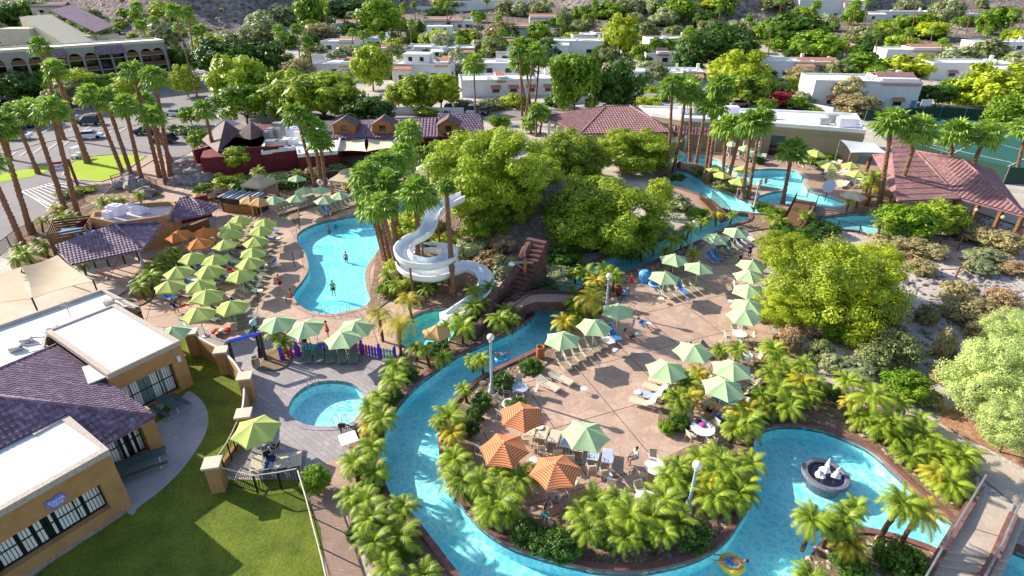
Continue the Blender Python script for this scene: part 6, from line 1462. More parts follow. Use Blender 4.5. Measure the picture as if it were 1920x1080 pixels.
for sgn, nm in ((-1.12, 'side_wall'), (1.12, 'side_wall')):
    c = offset_path([p.to_2d() for p in BC], sgn, False); mb = MB(); vs = []
    for i, (p, a) in enumerate(zip(BC, c)):
        f = abs(i / (n - 1) - .62); lo = -.3 if f > .3 else p.z - .55
        vs += [(a.x, a.y - .12, lo), (a.x, a.y + .12, lo), (a.x, a.y + .12, p.z + .25), (a.x, a.y - .12, p.z + .25)]
    mb.add(vs, [(i * 4 + k, (i + 1) * 4 + k, (i + 1) * 4 + (k + 1) % 4, i * 4 + (k + 1) % 4) for i in range(n - 1) for k in range(4)] + [(0, 1, 2, 3), (n * 4 - 1, n * 4 - 2, n * 4 - 3, n * 4 - 4)]); fixn(mb.obj(nm, 'rock_wall', br))
    pts = [Vector((a.x, a.y, p.z + .2)) for p, a in zip(BC, c)]
    m1 = MB(); m1.tube([p + Vector((0, 0, .95)) for p in pts], .045, 6); rl = m1.obj('railing', 'dark_metal', br)
    m2 = MB()
    for a, b in zip(pts, pts[1:]):
        k = max(1, int((b - a).length / .14))
        for i in range(k): q = a.lerp(b, i / k); m2.box((q.x, q.y, q.z + .47), (.022, .022, .95))
    m2.obj('bars', 'dark_metal', rl)
# upper footbridges
def bridge2(pts, wd, label, kerb_=False, deckm='wood_brown'):
    t = thing('footbridge', label, 'footbridge'); c = dens([P(*a) for a in pts], 3); A_ = offset_path([p.to_2d() for p in c], -wd, False); B_ = offset_path([p.to_2d() for p in c], wd, False); mb = MB(); vs = []; n = len(c)
    for p, a, b in zip(c, A_, B_): vs += [(a.x, a.y, p.z), (b.x, b.y, p.z), (b.x, b.y, p.z - .3), (a.x, a.y, p.z - .3)]
    mb.add(vs, [(i * 4 + k, (i + 1) * 4 + k, (i + 1) * 4 + (k + 1) % 4, i * 4 + (k + 1) % 4) for i in range(n - 1) for k in range(4)] + [(0, 1, 2, 3), (n * 4 - 1, n * 4 - 2, n * 4 - 3, n * 4 - 4)]); fixn(mb.obj('deck', deckm, t))
    for side in (A_, B_):
        pts = [Vector((a.x, a.y, p.z)) for p, a in zip(c, side)]
        m1 = MB(); m1.tube([p + Vector((0, 0, 1.05)) for p in pts], .05, 6); rl = m1.obj('railing', 'dark_metal', t); m2 = MB()
        for a, b in zip(pts, pts[1:]):
            k = max(1, int((b - a).length / .15))
            for i in range(k): q = a.lerp(b, i / k); m2.box((q.x, q.y, q.z + .52), (.022, .022, 1.05))
        m2.obj('bars', 'dark_metal', rl)
        m3 = MB(); strip(m3, [a for a in side], -.12, .12, -.2, .3, False); 
        if kerb_: fixn(m3.obj('kerb', 'red_curb', t))
    return t
bridge2([(1512, 376, .5), (1505, 392, .9), (1498, 408, 1.0), (1488, 424, .8), (1476, 440, .3)], 1.3, 'short straight footbridge between upper pool and east river')
bridge2([(1322, 372, .4), (1338, 386, .7), (1352, 402, .6), (1360, 412, .2)], .8, 'small curved footbridge at the edge of the upper river')
# broad stair bridge at lower right
sb = thing('stair_bridge', 'broad concrete stair bridge over the lazy river at lower right', 'stairs')
SC_ = [P(*a) for a in [(1885, 925, .55), (1862, 960, .8), (1835, 1005, .8), (1822, 1030, .8)]]
def quadslab(a, b, c, d, th, mat, name, par): m_ = MB(); m_.slab([a, b, c, d], th); return fixn(m_.obj(name, mat, par))
quadslab(P(1838, 921, .75), P(1930, 958, .75), P(1892, 1052, .75), P(1768, 1030, .75), .35, 'walk_concrete', 'landing', sb)
L0, R0, L1, R1 = P(1768, 1030, .72), P(1892, 1052, .72), P(1720, 1110, .72), P(1850, 1140, .72)
for i in range(7):
    t0, t1 = i / 7, (i + 1) / 7; z = .6 - .1 * i
    a, b, c, d = [Vector((q.x, q.y, z)) for q in (L0.lerp(L1, t0), R0.lerp(R1, t0), R0.lerp(R1, t1), L0.lerp(L1, t1))]; quadslab(a, b, c, d, .25, 'walk_concrete', 'step', sb)
for pts in ([(1840, 908, .95), (1800, 975, 1.05), (1770, 1025, 1.0), (1735, 1085, .6), (1715, 1120, .3)], [(1902, 962, .95), (1885, 1000, 1.0), (1870, 1035, 1.0), (1845, 1080, .6), (1828, 1120, .3)]):
    m_ = MB(); pp = [P(*a) for a in pts]; vs = []
    q2 = [p.to_2d() for p in pp]; A_ = offset_path(q2, -.2, False); B_ = offset_path(q2, .2, False)
    for p, a, b in zip(pp, A_, B_): vs += [(a.x, a.y, p.z), (b.x, b.y, p.z), (b.x, b.y, -.8), (a.x, a.y, -.8)]
    m_.add(vs, [(i * 4 + k, (i + 1) * 4 + k, (i + 1) * 4 + (k + 1) % 4, i * 4 + (k + 1) % 4) for i in range(len(pp) - 1) for k in range(4)] + [(0, 1, 2, 3), (19, 18, 17, 16)]); fixn(m_.obj('side_wall', 'red_curb', sb))
    m_ = MB(); m_.tube([p + Vector((0, 0, .75)) for p in pp], .05, 6); hr = m_.obj('handrail', 'grey_metal', sb)
    for p in pp: m2 = MB(); m2.tube([p, p + Vector((0, 0, .75))], .035, 5); m2.obj('post', 'grey_metal', hr)
# fountain ring in the lower right pool
fn = thing('fountain', 'round mosaic fountain basin with three white water jets in the pool', 'fountain', P(1549, 889, 0))
mb = MB(); prof_ = [(1.1, -1.05), (1.25, -.4), (1.62, -.12), (1.62, -.05), (1.5, .06), (1.25, .06), (1.2, 0), (1.2, -.12)]; mb.lathe((0, 0, 0), prof_, 40); mb.obj('basin', 'pebble_dark', fn)
mb = MB(); mb.lathe((0, 0, -.1), [(1.22, 0), (1.22, .02)], 32); mb.obj('water', 'fountain_water', fn)
for (x, y, h, lean) in ((-.45, -.05, .75, -.2), (.15, .35, 1.1, 0), (.62, -.1, .8, .12)):
    random.seed(int(h * 100)); mb = MB(); vs = []; n = 9; rings = 9
    for i in range(rings + 1):
        t_ = i / rings; r = (.2 if t_ > .15 else .34) * (1 - t_) ** .8 + .025
        for k in range(n): a = 6.283 * k / n; rr = r * random.uniform(.45, 1.3); vs.append((x + lean * t_ + rr * math.cos(a), y + rr * math.sin(a), -.1 + h * t_))
    mb.add(vs, [(i * n + k, i * n + (k + 1) % n, (i + 1) * n + (k + 1) % n, (i + 1) * n + k) for i in range(rings) for k in range(n)]); mb.obj('water_jet', 'foam', fn)
fn.scale = (.86, .86, 1)
# utility pole lamp
up = thing('utility_lamp', 'wooden pole with crossarm floodlight beside the arched footbridge', 'lamp post'); q = P(984, 548, .9)
mb = MB(); mb.tube([(q.x, q.y, 0), (q.x, q.y, 4.3)], .16, 8); mb.obj('pole', 'wood_orange', up)
mb = MB(); mb.box((q.x - .2, q.y, 4.0), (1.9, .14, .14)); mb.tube([(q.x - .9, q.y, 4.0), (q.x, q.y, 3.2)], .04, 5); mb.obj('crossarm', 'grey_metal', up); mb = MB(); mb.lathe((q.x - 1.2, q.y, 3.8), [(.1, .25), (.3, .1), (.32, 0), (.05, -.05)], 10); mb.obj('lamp', 'globe', up)
# globe lamps
def lamp(bx, by, tx, ty, look, place, mat='lamp_pole', gm='globe', terr=False, gr=.27):
    b = P(bx, by, 0); H = max(3.2, min(5.2, top_z(b, ty))); t = thing('lamp_post', f'{look} {place}', 'lamp post', b, 0, 'globe lamp posts')
    mb = MB(); mb.lathe((0, 0, 0), [(.3, 0), (.28, .15), (.2, .3), (.18, .7), (.1, .85), (.085, H - .45), (.13, H - .4), (.1, H - .3)], 12); mb.obj('pole', mat, t, True)
    mb = MB(); mb.ball((0, 0, H - .02), gr, 14); mb.obj('globe', gm, t, True); return t
lamp(922, 735, 920, 632, 'pale blue globe lamp post', 'on the river island near blue table')
lamp(1290, 955, 1303, 872, 'globe lamp post with white head', 'rising from date palms at the island bottom')
lamp(1136, 585, 1136, 517, 'slim blue globe lamp post', 'right of the arched footbridge')
lamp(1294, 468, 1300, 417, 'slender white lamp post', 'by the far bend of the river')
lamp(1412, 396, 1420, 346, 'thin lamp post with amber globe', 'between the upper pool palms', gm='amber_globe')
lamp(270, 502, 259, 472, 'teal lamp post with yellowish globe', 'in front of the bar pavilion', gm='amber_globe')
lamp(490, 668, 482, 628, 'dark lamp post with teal globe', 'beside the colourful picket fence', 'dark_metal', 'lamp_pole')
lamp(1700, 445, 1732, 396, 'short lamp with cream globe', 'in the green bushes before the ramada')
# ---- camp fence and stucco wall --------------------------------------------------------------
fw = thing('boundary_wall', 'tan stucco wall with capped pillars between lawn and pool deck', 'wall')
def walltop(pts, h, th=.22):
    m_ = MB(); pp = [P(a, b, h) for a, b in pts]
    pp = dens(pp, 3)
    for a, b in zip(pp, pp[1:]): wallrun(m_, a, b, 0, h, th)
    fixn(m_.obj('wall', 'tan_stucco', fw)); m_ = MB(); m_.tube([p + Vector((0, 0, .03)) for p in pp], .06, 6); m_.obj('coping', 'sign_pale', fw)
walltop([(345, 607), (357, 622), (385, 640), (414, 655)], 1.9); walltop([(414, 655), (428, 668), (443, 685), (455, 705)], 1.9); walltop([(457, 712), (458, 735), (456, 760), (452, 775)], 1.4)
m_ = MB(); pp = dens([P(*a) for a in [(448, 790, 1.3), (432, 820, 1.3), (400, 862, 1.3)]], 3)
for a, b in zip(pp, pp[1:]): wallrun(m_, a, b, 0, .5, .25)
fixn(m_.obj('low_wall', 'tan_stucco', fw))
for (px, py, h) in ((357, 622, 2.1), (414, 656, 2.1), (458, 705, 2.1), (456, 775, 2.1), (397, 868, 2.1)):
    q = P(px, py, h); m_ = MB(); m_.box((q.x, q.y, h / 2 - .05), (.75, .75, h - .1), .2); pl = m_.obj('pillar', 'tan_stucco', fw); m_ = MB(); m_.box((q.x, q.y, h), (.98, .98, .14), .2); m_.obj('cap', 'cream_stucco', pl)
railing('iron_fence', 'iron picket fence curving up from the corner pillar to the upper pillar', None, 1.45, world=dens([V3(P(*a), .3) for a in [(400, 866, 1.75), (425, 830, 1.75), (440, 800, 1.75), (450, 778, 1.75)]], 2), rail='cream_stucco')
railing('iron_fence', 'iron picket fence behind the row of loungers above lawn corner', None, 1.45, world=[V3(P(*a), .1) for a in [(403, 874, 1.55), (474, 892, 1.55), (520, 886, 1.55), (556, 879, 1.55)]], rail='cream_stucco')
railing('iron_fence', 'long straight iron fence between lawn and brick walkway', None, 1.45, world=[V3(P(*a), .05) for a in [(558, 882, 1.5), (574, 935, 1.5), (588, 990, 1.5), (604, 1050, 1.5), (614, 1095, 1.5)]], rail='cream_stucco')
railing('iron_fence', 'dark iron fence along the lot at the left', [(0, 480, .05), (40, 448, .05), (95, 425, .05), (160, 380, .05)], 1.3)
railing('iron_fence', 'dark red iron fence by the entry paving', [(212, 345, .05), (250, 334, .05), (296, 352, .05), (322, 340, .05)], 1.2, mat='red_wood')
railing('iron_fence', 'thin railing on the spa side of fence garden', [(640, 812, .05), (672, 822, .05), (700, 838, .05)], .9)
railing('iron_fence', 'dark railing under the bougainvillea slope by the east river', [(1535, 418, .1), (1570, 428, .1), (1610, 438, .1)], 1.0)
# colourful picket fence
pf = thing('picket_fence', 'purple, red, teal and yellow picket fence behind the green loungers', 'fence')
fpx = [(530, 676), (560, 668), (620, 662), (680, 664), (713, 672), (742, 676)]; fpp = [P(a, b, 0) for a, b in fpx]; ci = 0; cols = ['fence_red', 'fence_teal', 'accent_blue', 'fence_yellow', 'fence_red', 'fence_purple', 'fence_teal', 'fence_yellow']
for a, b in zip(fpp, fpp[1:]):
    L = (b - a).length; k = int(L / .26)
    for i in range(k):
        q = a.lerp(b, (i + .5) / k); m_ = MB(); m_.box((q.x, q.y, .52), (.17, .05, .9)); m_.add([(q.x - .085, q.y - .025, .97), (q.x + .085, q.y - .025, .97), (q.x + .085, q.y + .025, .97), (q.x - .085, q.y + .025, .97), (q.x, q.y, 1.08)], [(0, 1, 4), (1, 2, 4), (2, 3, 4), (3, 0, 4)])
        m_.obj('picket', cols[(ci // 5) % 8], pf); ci += 1
    m_ = MB()
    for z in (.3, .8): m_.tube([V3(a, z), V3(b, z)], .035, 5)
    m_.obj('rail', 'fence_purple', pf)
for q in fpp: m_ = MB(); m_.box((q.x, q.y - .06, .62), (.2, .2, 1.25)); m_.ball((q.x, q.y - .06, 1.3), .13, 8); m_.obj('post', 'fence_purple', pf)
# blue beam frame over the wading corner
bf = thing('beam_frame', 'dark post frame with long blue beam left of the picket fence', 'frame')
a, b = P(428, 640, 2.6), P(486, 625, 2.6)
m_ = MB(); m_.tube([a, b], .14, 8); m_.obj('beam', 'accent_blue', bf)
for q in (a, b): m_ = MB(); m_.tube([(q.x, q.y, 0), q], .13, 8); m_.obj('post', 'dark_trim', bf)
# log fences of the desert garden
def log_fence(pts, label):
    t = thing('rail_fence', label, 'fence'); pp = [P(a, b, .1) for a, b in pts]
    for q in pp: m_ = MB(); m_.tube([q, q + Vector((0, 0, 1.15))], .1, 7); m_.obj('post', 'red_curb', t)
    for a, b in zip(pp, pp[1:]):
        for z in (.45, .95): m_ = MB(); m_.tube([a + Vector((0, 0, z)), b + Vector((0, 0, z))], .065, 6); m_.obj('rail', 'wood_orange', t)
log_fence([(1673, 494), (1705, 492), (1737, 508)], 'log rail fence on the near side of the hill walk'); log_fence([(1683, 478), (1728, 482), (1760, 462)], 'log rail fence curving behind the hill walk')
log_fence([(1760, 466), (1795, 470), (1800, 456)], 'short log rail fence at top of the hill walk'); log_fence([(1792, 520), (1822, 500), (1842, 480)], 'broken log handrail among grey rocks')
log_fence([(1862, 452), (1885, 462), (1915, 468)], 'log rail fence by the two red figures')
# entry sign
es = thing('entry_sign', 'red timber sign frame with pale hanging board at the left lot', 'sign'); a, b = P(112, 352, 0), P(146, 348, 0); z1 = 3.9
for q in (a, b): m_ = MB(); m_.box((q.x, q.y, z1 / 2), (.28, .28, z1)); m_.obj('post', 'red_wood', es)
m_ = MB(); m_.box(((a.x + b.x) / 2, (a.y + b.y) / 2, z1 - .35), ((b - a).length, .2, .28), math.atan2(b.y - a.y, b.x - a.x)); m_.obj('crossbar', 'red_wood', es)
ang = math.atan2(b.y - a.y, b.x - a.x); c = (a + b) / 2; m_ = MB(); m_.box((c.x, c.y, z1 - 1.15), ((b - a).length - .7, .08, 1.1), ang); m_.obj('board', 'sign_pale', es)
Mt = Matrix.Translation((c.x, c.y, z1 - 1.15)) @ Matrix.Rotation(ang, 4, 'Z') @ Matrix.Translation((0, -.06, 0)) @ Matrix.Rotation(R(90), 4, 'X')
text3d('RUSTLERS', Mt @ Matrix.Translation((0, .24, 0)), .42, 'sign_ink', es); text3d('ROOSTE', Mt @ Matrix.Translation((0, -.24, 0)), .42, 'sign_ink', es)
# entry boulders
def boulder(px, py, s, label, mat='rock_grey'):
    s *= .72; q = P(px, py, 0); random.seed(px); m_ = MB(); m_.ball((0, 0, s * .35), s, 11, .6, .5); o = m_.obj('boulder', mat); o.location = q; tag(o, label, 'rock', 'boulders of the dry waterfall')
for i, (px, py, s) in enumerate(((338, 325, 2.2), (352, 318, 2.6), (368, 328, 2.3), (345, 342, 2.0), (362, 345, 1.8), (380, 342, 2.0), (330, 345, 1.6), (390, 332, 1.7))):
    boulder(px, py, s, ['low left', 'tall rear', 'broad upper middle', 'small front middle', 'flat front', 'right front', 'lowest left', 'rightmost'][i] + ' dark boulder in the rock pile left of restaurant')
for i, (px, py, s) in enumerate(((232, 352, 1.8), (248, 345, 2.2), (262, 356, 2.4), (275, 368, 1.8))): boulder(px, py, s, ['leftmost', 'pale upper', 'large dark', 'rightmost low'][i] + ' boulder of the mound behind bar pavilion')
# pots
def pot(px, py, s, label, mat='terracotta'):
    q = P(px, py, 0); m_ = MB(); m_.lathe((0, 0, 0), [(.22 * s, 0), (.34 * s, .35 * s), (.36 * s, .7 * s), (.3 * s, 1.05 * s), (.34 * s, 1.15 * s), (.27 * s, 1.15 * s), (.24 * s, .9 * s)], 16); o = m_.obj('pot', mat, None, True); o.location = q; tag(o, label, 'pot')
pot(1013, 672, 1.0, 'tall terracotta urn at the river edge by loungers'); pot(1622, 386, 1.3, 'terracotta urn by the ramada palms'); pot(724, 545, .9, 'terracotta urn at the palm clump by big pool'); pot(1272, 316, .9, 'dark red urn at the upper river start', 'red_wood'); pot(482, 690, .9, 'leaning pale urn beside the picket fence bed', 'rock_pale'); pot(1160, 555, .9, 'dark red urn right of the footbridge', 'red_wood')
pot(1456, 705, .9, 'slim terracotta pot in the bed left of garden walk'); pot(1600, 800, .8, 'terracotta pot above the fountain pool')
# pool handrails
def grab(px, py, rz, label):
    t = thing('pool_handrail', label, 'handrail', P(px, py, 0), rz); 
    for y in (-.3, .3): m_ = MB(); m_.tube([(0, y, 0), (0, y, .75), (.25, y, .9), (.7, y, .6), (.85, y, -.3)], .025, 6); m_.obj('bar', 'grey_metal', t)
grab(553, 440, -.5, 'steel handrail at the upper left corner of big pool'); grab(645, 590, 1.5, 'steel handrail at the shallow end of big pool'); grab(605, 592, 1.5, 'pair of steel rails at the bottom of big pool'); grab(590, 716, -1.5, 'steel handrail at top of the round spa'); grab(635, 802, 1.5, 'tall steel handrail at bottom of the round spa')
# ================================================================ UMBRELLAS, LOUNGERS, TABLES
UMB = {}
def umbrella(px, py, kind, label, r=1.42, n=6, za=2.75, valance=.14):
    key = (kind, round(r, 1))
    q = P(px, py, za)
    if key not in UMB:
        t = thing('umbrella', label, 'umbrella', (q.x, q.y, 0)); mb = MB(); apex = (0, 0, za); vs = [apex]; k_ = 5
        rings = 5; m = n * 4; vs = []
        for i in range(rings + 1):
            f = i / rings
            for j in range(m):
                a = 6.283185 * j / m; s = (j % 4) / 4; pinch = math.cos(math.pi / n) / math.cos((s - .5) * 2 * math.pi / n) if False else 1
                # straight edges between rib tips with a slight inward curve
                ja, jb = 6.283185 * (j // 4) / n, 6.283185 * (j // 4 + 1) / n
                x = math.cos(ja) * (1 - s) + math.cos(jb) * s; y = math.sin(ja) * (1 - s) + math.sin(jb) * s; c = 1 - .06 * 4 * s * (1 - s) * f
                z = za - (za - 2.1) * (f ** 1.12) - .05 * 4 * s * (1 - s) * f * (1 - f) * 2
                vs.append((x * r * f * c + .0001 * math.cos(a), y * r * f * c + .0001 * math.sin(a), z))
        fs = [(i * m + j, i * m + (j + 1) % m, (i + 1) * m + (j + 1) % m, (i + 1) * m + j) for i in range(rings) for j in range(m)]
        mb.add(vs, fs)
        o = len(mb.v); base = rings * m; low = [(vs[base + j][0], vs[base + j][1], vs[base + j][2] - valance) for j in range(m)] if valance else []
        if valance and kind != 'canopy_green': mb.v += low; mb.f += [(base + j, base + (j + 1) % m, o + (j + 1) % m, o + j) for j in range(m)]; mb.m += [0] * m
        c = mb.obj('canopy', kind, t)
        rb = MB()
        for j in range(n): a = 6.283185 * j / n; rb.tube([(0, 0, za - .06), (math.cos(a) * r * .98, math.sin(a) * r * .98, 2.08)], .015, 4)
        rb.obj('ribs', 'white_paint', c)
        p = MB(); p.tube([(0, 0, 0), (0, 0, za + .08)], .028, 7); p.ball((0, 0, za + .1), .05, 6); p.obj('pole', 'frame_white', t)
        b = MB(); b.lathe((0, 0, 0), [(.3, 0), (.3, .06), (.08, .1), (.06, .3)], 14); b.obj('base', 'grey_metal', t)
        UMB[key] = t
    else:
        t = dupl(UMB[key], None, (q.x, q.y, 0)); t['label'] = label
    t['group'] = {'canopy_green': 'pale green market umbrellas', 'canopy_lime': 'lime green market umbrellas', 'canopy_orange': 'orange umbrellas', 'canopy_rust': 'rust striped orange umbrellas', 'canopy_tan': 'tan umbrellas', 'canopy_cream': 'cream umbrellas'}[kind]
    t.rotation_euler = (random.gauss(0, .035), random.gauss(0, .035), random.uniform(0, 1.04)); return t
def umbs(lst, kind, look, place, **k):
    for e in lst: lab(umbrella(e[0], e[1], kind, None, **k), look, place)
random.seed(17)
umbs([(446, 404), (495, 410)], 'canopy_lime', 'lime umbrella', 'in first row of the left umbrella field')
umbs([(433, 417), (487, 424)], 'canopy_lime', 'lime umbrella', 'in second row of the left umbrella field')
umbs([(428, 431), (480, 443)], 'canopy_lime', 'lime umbrella', 'in third row of the left umbrella field')
umbs([(422, 450), (472, 465)], 'canopy_lime', 'lime umbrella', 'in fourth row of the left umbrella field')
umbs([(357, 474), (402, 478), (467, 483)], 'canopy_lime', 'lime umbrella', 'in fifth row of the left umbrella field')
umbs([(333, 499), (390, 497), (449, 507)], 'canopy_lime', 'lime umbrella', 'in sixth row of the left umbrella field')
umbs([(316, 526), (374, 523)], 'canopy_lime', 'lime umbrella', 'in seventh row of the left umbrella field')
umbs([(384, 544), (432, 565), (370, 578)], 'canopy_lime', 'lime umbrella', 'at lower end of the left umbrella field', r=1.5)
umbs([(323, 614)], 'canopy_green', 'green umbrella', 'half hidden behind the flat roof parapet')
umbs([(516, 596), (576, 602), (665, 602), (645, 623)], 'canopy_green', 'pale green umbrella', 'in the line above the picket fence', r=1.55)
umbs([(337, 431), (383, 427), (372, 447)], 'canopy_orange', 'plain orange umbrella', 'beside the bar pavilion', r=1.5)
umbs([(514, 367), (553, 365), (607, 368), (637, 360)], 'canopy_green', 'green umbrella', 'in front row north of big pool')
umbs([(569, 351), (600, 349)], 'canopy_green', 'green umbrella', 'in second row north of big pool')
umbs([(554, 329)], 'canopy_green', 'green umbrella', 'standing alone before the low dark wall')
umbs([(755, 312), (749, 319), (796, 307), (817, 317)], 'canopy_green', 'green umbrella', 'behind the slide palm clump')
umbs([(483, 371), (370, 362), (467, 367)], 'canopy_tan', 'small tan umbrella', 'by the cabana and service hut')
umbs([(816, 612)], 'canopy_tan', 'tan umbrella', 'at the edge of the splash pool', r=1.2)
umbs([(1379, 427), (1343, 438)], 'canopy_green', 'pale green umbrella', 'over the far lounger row', r=1.5)
umbs([(1265, 477), (1310, 493), (1247, 510)], 'canopy_green', 'pale green umbrella', 'in the trio near the far river bend', r=1.55)
umbs([(1409, 488), (1407, 508), (1408, 534)], 'canopy_green', 'pale green umbrella', 'partly under the big yellow green tree', r=1.5)
umbs([(1405, 563), (1399, 581)], 'canopy_green', 'pale green umbrella', 'over the white table below the big tree', r=1.5)
umbs([(1160, 572), (1114, 601), (1056, 626)], 'canopy_green', 'pale green umbrella', 'in the row along the river loungers', r=1.5)
umbs([(1302, 648), (1251, 682), (1375, 682), (1357, 715)], 'canopy_green', 'pale green umbrella', 'in the cluster right of the open deck', r=1.55)
umbs([(1095, 803)], 'canopy_green', 'large pale green umbrella', 'next to the striped orange umbrellas', r=1.62)
umbs([(975, 767), (948, 828), (1046, 872)], 'canopy_rust', 'orange umbrella with rust stripes', 'near the island bottom', r=1.55, valance=0)
umbs([(475, 792)], 'canopy_lime', 'yellow green umbrella', 'over dark chairs by the corner fence', r=1.5)
umbs([(1270, 256), (1272, 281)], 'canopy_green', 'small green umbrella', 'at start of the upper river')
umbs([(1373, 265), (1400, 272), (1415, 283)], 'canopy_green', 'small green umbrella', 'behind the upper pool palms')
umbs([(1342, 308), (1395, 311), (1357, 321), (1388, 333)], 'canopy_lime', 'small pale lime umbrella', 'on the strip between upper pools')
umbs([(1503, 281), (1527, 280), (1533, 282)], 'canopy_lime', 'small lime umbrella', 'along the olive wall of long hall')
umbs([(1550, 299), (1558, 305), (1598, 304), (1610, 319)], 'canopy_lime', 'small lime umbrella', 'among the white upper loungers')
umbs([(1603, 358)], 'canopy_cream', 'cream umbrella', 'by the urn beside the upper pool', r=1.6)

# loungers -----------------------------------------------------------------------------------
def make_lounger(sl, fr='frame_white', back=38, name='lounger'):
    t = thing(name, None, 'sun lounger'); w = .33
    f = MB()
    for s in (-w, w): f.tube([(s, -.98, .3), (s, .95, .34)], .022, 5)
    f.tube([(-w, -.98, .3), (w, -.98, .3)], .022, 5); f.tube([(-w, .2, .33), (w, .2, .33)], .02, 5)
    f.obj('frame', fr, t)
    s_ = MB(); s_.box((0, -.4, .335), (.6, 1.14, .02)); s_.obj('seat', sl, t)
    b = math.radians(back); L = .8; m = MB(); y0, z0 = .2, .34; y1, z1 = y0 + L * math.cos(b), z0 + L * math.sin(b)
    nx, nz = -math.sin(b) * .012, math.cos(b) * .012
    m.add([(-.3, y0 - nx, z0 - nz), (.3, y0 - nx, z0 - nz), (.3, y1 - nx, z1 - nz), (-.3, y1 - nx, z1 - nz), (-.3, y0 + nx, z0 + nz), (.3, y0 + nx, z0 + nz), (.3, y1 + nx, z1 + nz), (-.3, y1 + nx, z1 + nz)], [(3, 2, 1, 0), (4, 5, 6, 7), (0, 1, 5, 4), (1, 2, 6, 5), (2, 3, 7, 6), (3, 0, 4, 7)]); bk = m.obj('backrest', sl, t)
    m = MB()
    for s in (-w, w): m.tube([(s, y0, z0), (s, y1, z1)], .02, 5)
    m.tube([(-w, y1, z1), (w, y1, z1)], .02, 5); m.obj('back_frame', fr, bk)
    for s in (-w, w):
        for y in (-.8, .7): m = MB(); m.tube([(s, y, .33), (s, y + (.08 if y > 0 else -.08), 0)], .02, 5); m.obj('leg', fr, t)
    for s in (-w, w): m = MB(); m.tube([(s, -.1, .34), (s, -.05, .55), (s, .4, .55), (s, .48, .4)], .018, 5); m.obj('armrest', fr, t)
    return t
LP = {}
NL = [0]
def lounger(q, ang, kind='t', look=None, place=None, back=38):
    if kind not in LP:
        sl, fr = {'t': ('sling_taupe', 'frame_white'), 'c': ('sling_cream', 'frame_white'), 'g': ('sling_green', 'frame_white'), 'G': ('sling_green', 'grey_metal'), 'F': ('sling_cream', 'frame_white'), 'B': ('towel_stripe', 'frame_white'), 'b': ('towel_blue', 'frame_white'), 'f': ('sling_taupe', 'frame_white'), 'w': ('towel_white', 'frame_white'), 'n': ('cloth_navy', 'frame_white')}[kind]
        t = make_lounger(sl, fr, 14 if kind in 'Ff' else 40); LP[kind] = t
    else: t = dupl(LP[kind], None)
    t.location = (q.x, q.y, T(q.x, q.y) + .03); t.rotation_euler = (0, 0, ang + random.uniform(-.06, .06)); t['group'] = 'sling sun loungers'; NL[0] += 1
    lab(t, look, place); return t
def lrow(ax, ay, bx, by, n, dx, dy, kind, place, look='white framed lounger', special={}):
    'row of n loungers between two pixels; foot towards (dx,dy) px'
    a, b = P(ax, ay), P(bx, by); c = P((ax + bx) / 2, (ay + by) / 2); d = P((ax + bx) / 2 + dx, (ay + by) / 2 + dy) - c; ang = math.atan2(d.y, d.x) + math.pi / 2
    for i in range(n):
        q = a.lerp(b, i / max(1, n - 1)); k = special.get(i, kind)
        if k in 'tgGc' and n > 3 and random.random() < .16: k = random.choice('wwbn')
        lk = {'w': 'lounger with white towel', 'n': 'lounger with navy towel', 'b': 'lounger with blue towel', 'B': 'lounger under striped towel'}.get(k, look)
        lounger(q, ang, k, lk, place)
random.seed(23)
lrow(1054, 686, 1148, 632, 8, 30, 34, 't', 'in the row beside the river umbrellas', special={7: 'b'})
lrow(1027, 727, 1052, 716, 2, 30, 14, 'F', 'lying flat at the open deck', 'flat white lounger')
lrow(993, 818, 1084, 848, 5, 9, -34, 'c', 'between the green and striped umbrellas', 'cream lounger', special={3: 'B'})
lrow(1112, 864, 1138, 870, 2, 9, -34, 'B', 'at the end of the umbrella row')
lrow(1206, 762, 1241, 722, 4, -46, -14, 'c', 'under the left umbrella of right cluster', 'cream lounger', special={1: 'B'})
lrow(1385, 742, 1410, 722, 3, -40, -16, 't', 'behind the right umbrella cluster')
lrow(1285, 668, 1330, 662, 3, 30, 10, 't', 'half under the upper cluster umbrella')
lrow(1345, 770, 1378, 752, 3, -34, -14, 'F', 'in shade beside the cluttered table', 'flat white lounger', special={1: 'b'})
lrow(1248, 556, 1303, 541, 5, 34, 26, 't', 'under the far trio umbrella', 'taupe lounger')
lrow(1333, 490, 1402, 450, 9, 30, 20, 'g', 'in the long far row by the river', 'grey sling lounger', special={0: 'b', 1: 'b'})
lrow(1425, 545, 1432, 600, 3, -40, 4, 'g', 'tucked under the big yellow green tree', 'grey sling lounger')
lrow(524, 401, 592, 380, 11, 20, 13, 't', 'in the upper left row above big pool', 'taupe lounger')
lrow(603, 404, 678, 376, 10, 20, 13, 't', 'in the right row above big pool', 'taupe lounger', special={1: 'b'})
lrow(598, 386, 604, 384, 1, 20, 13, 'b', 'under the front umbrella above big pool')
lrow(578, 672, 664, 672, 5, -1, 40, 'G', 'before the picket fence facing the spa', 'dark green lounger')
lrow(483, 884, 556, 876, 4, 3, -34, 'c', 'behind the corner iron fence', 'cream lounger')
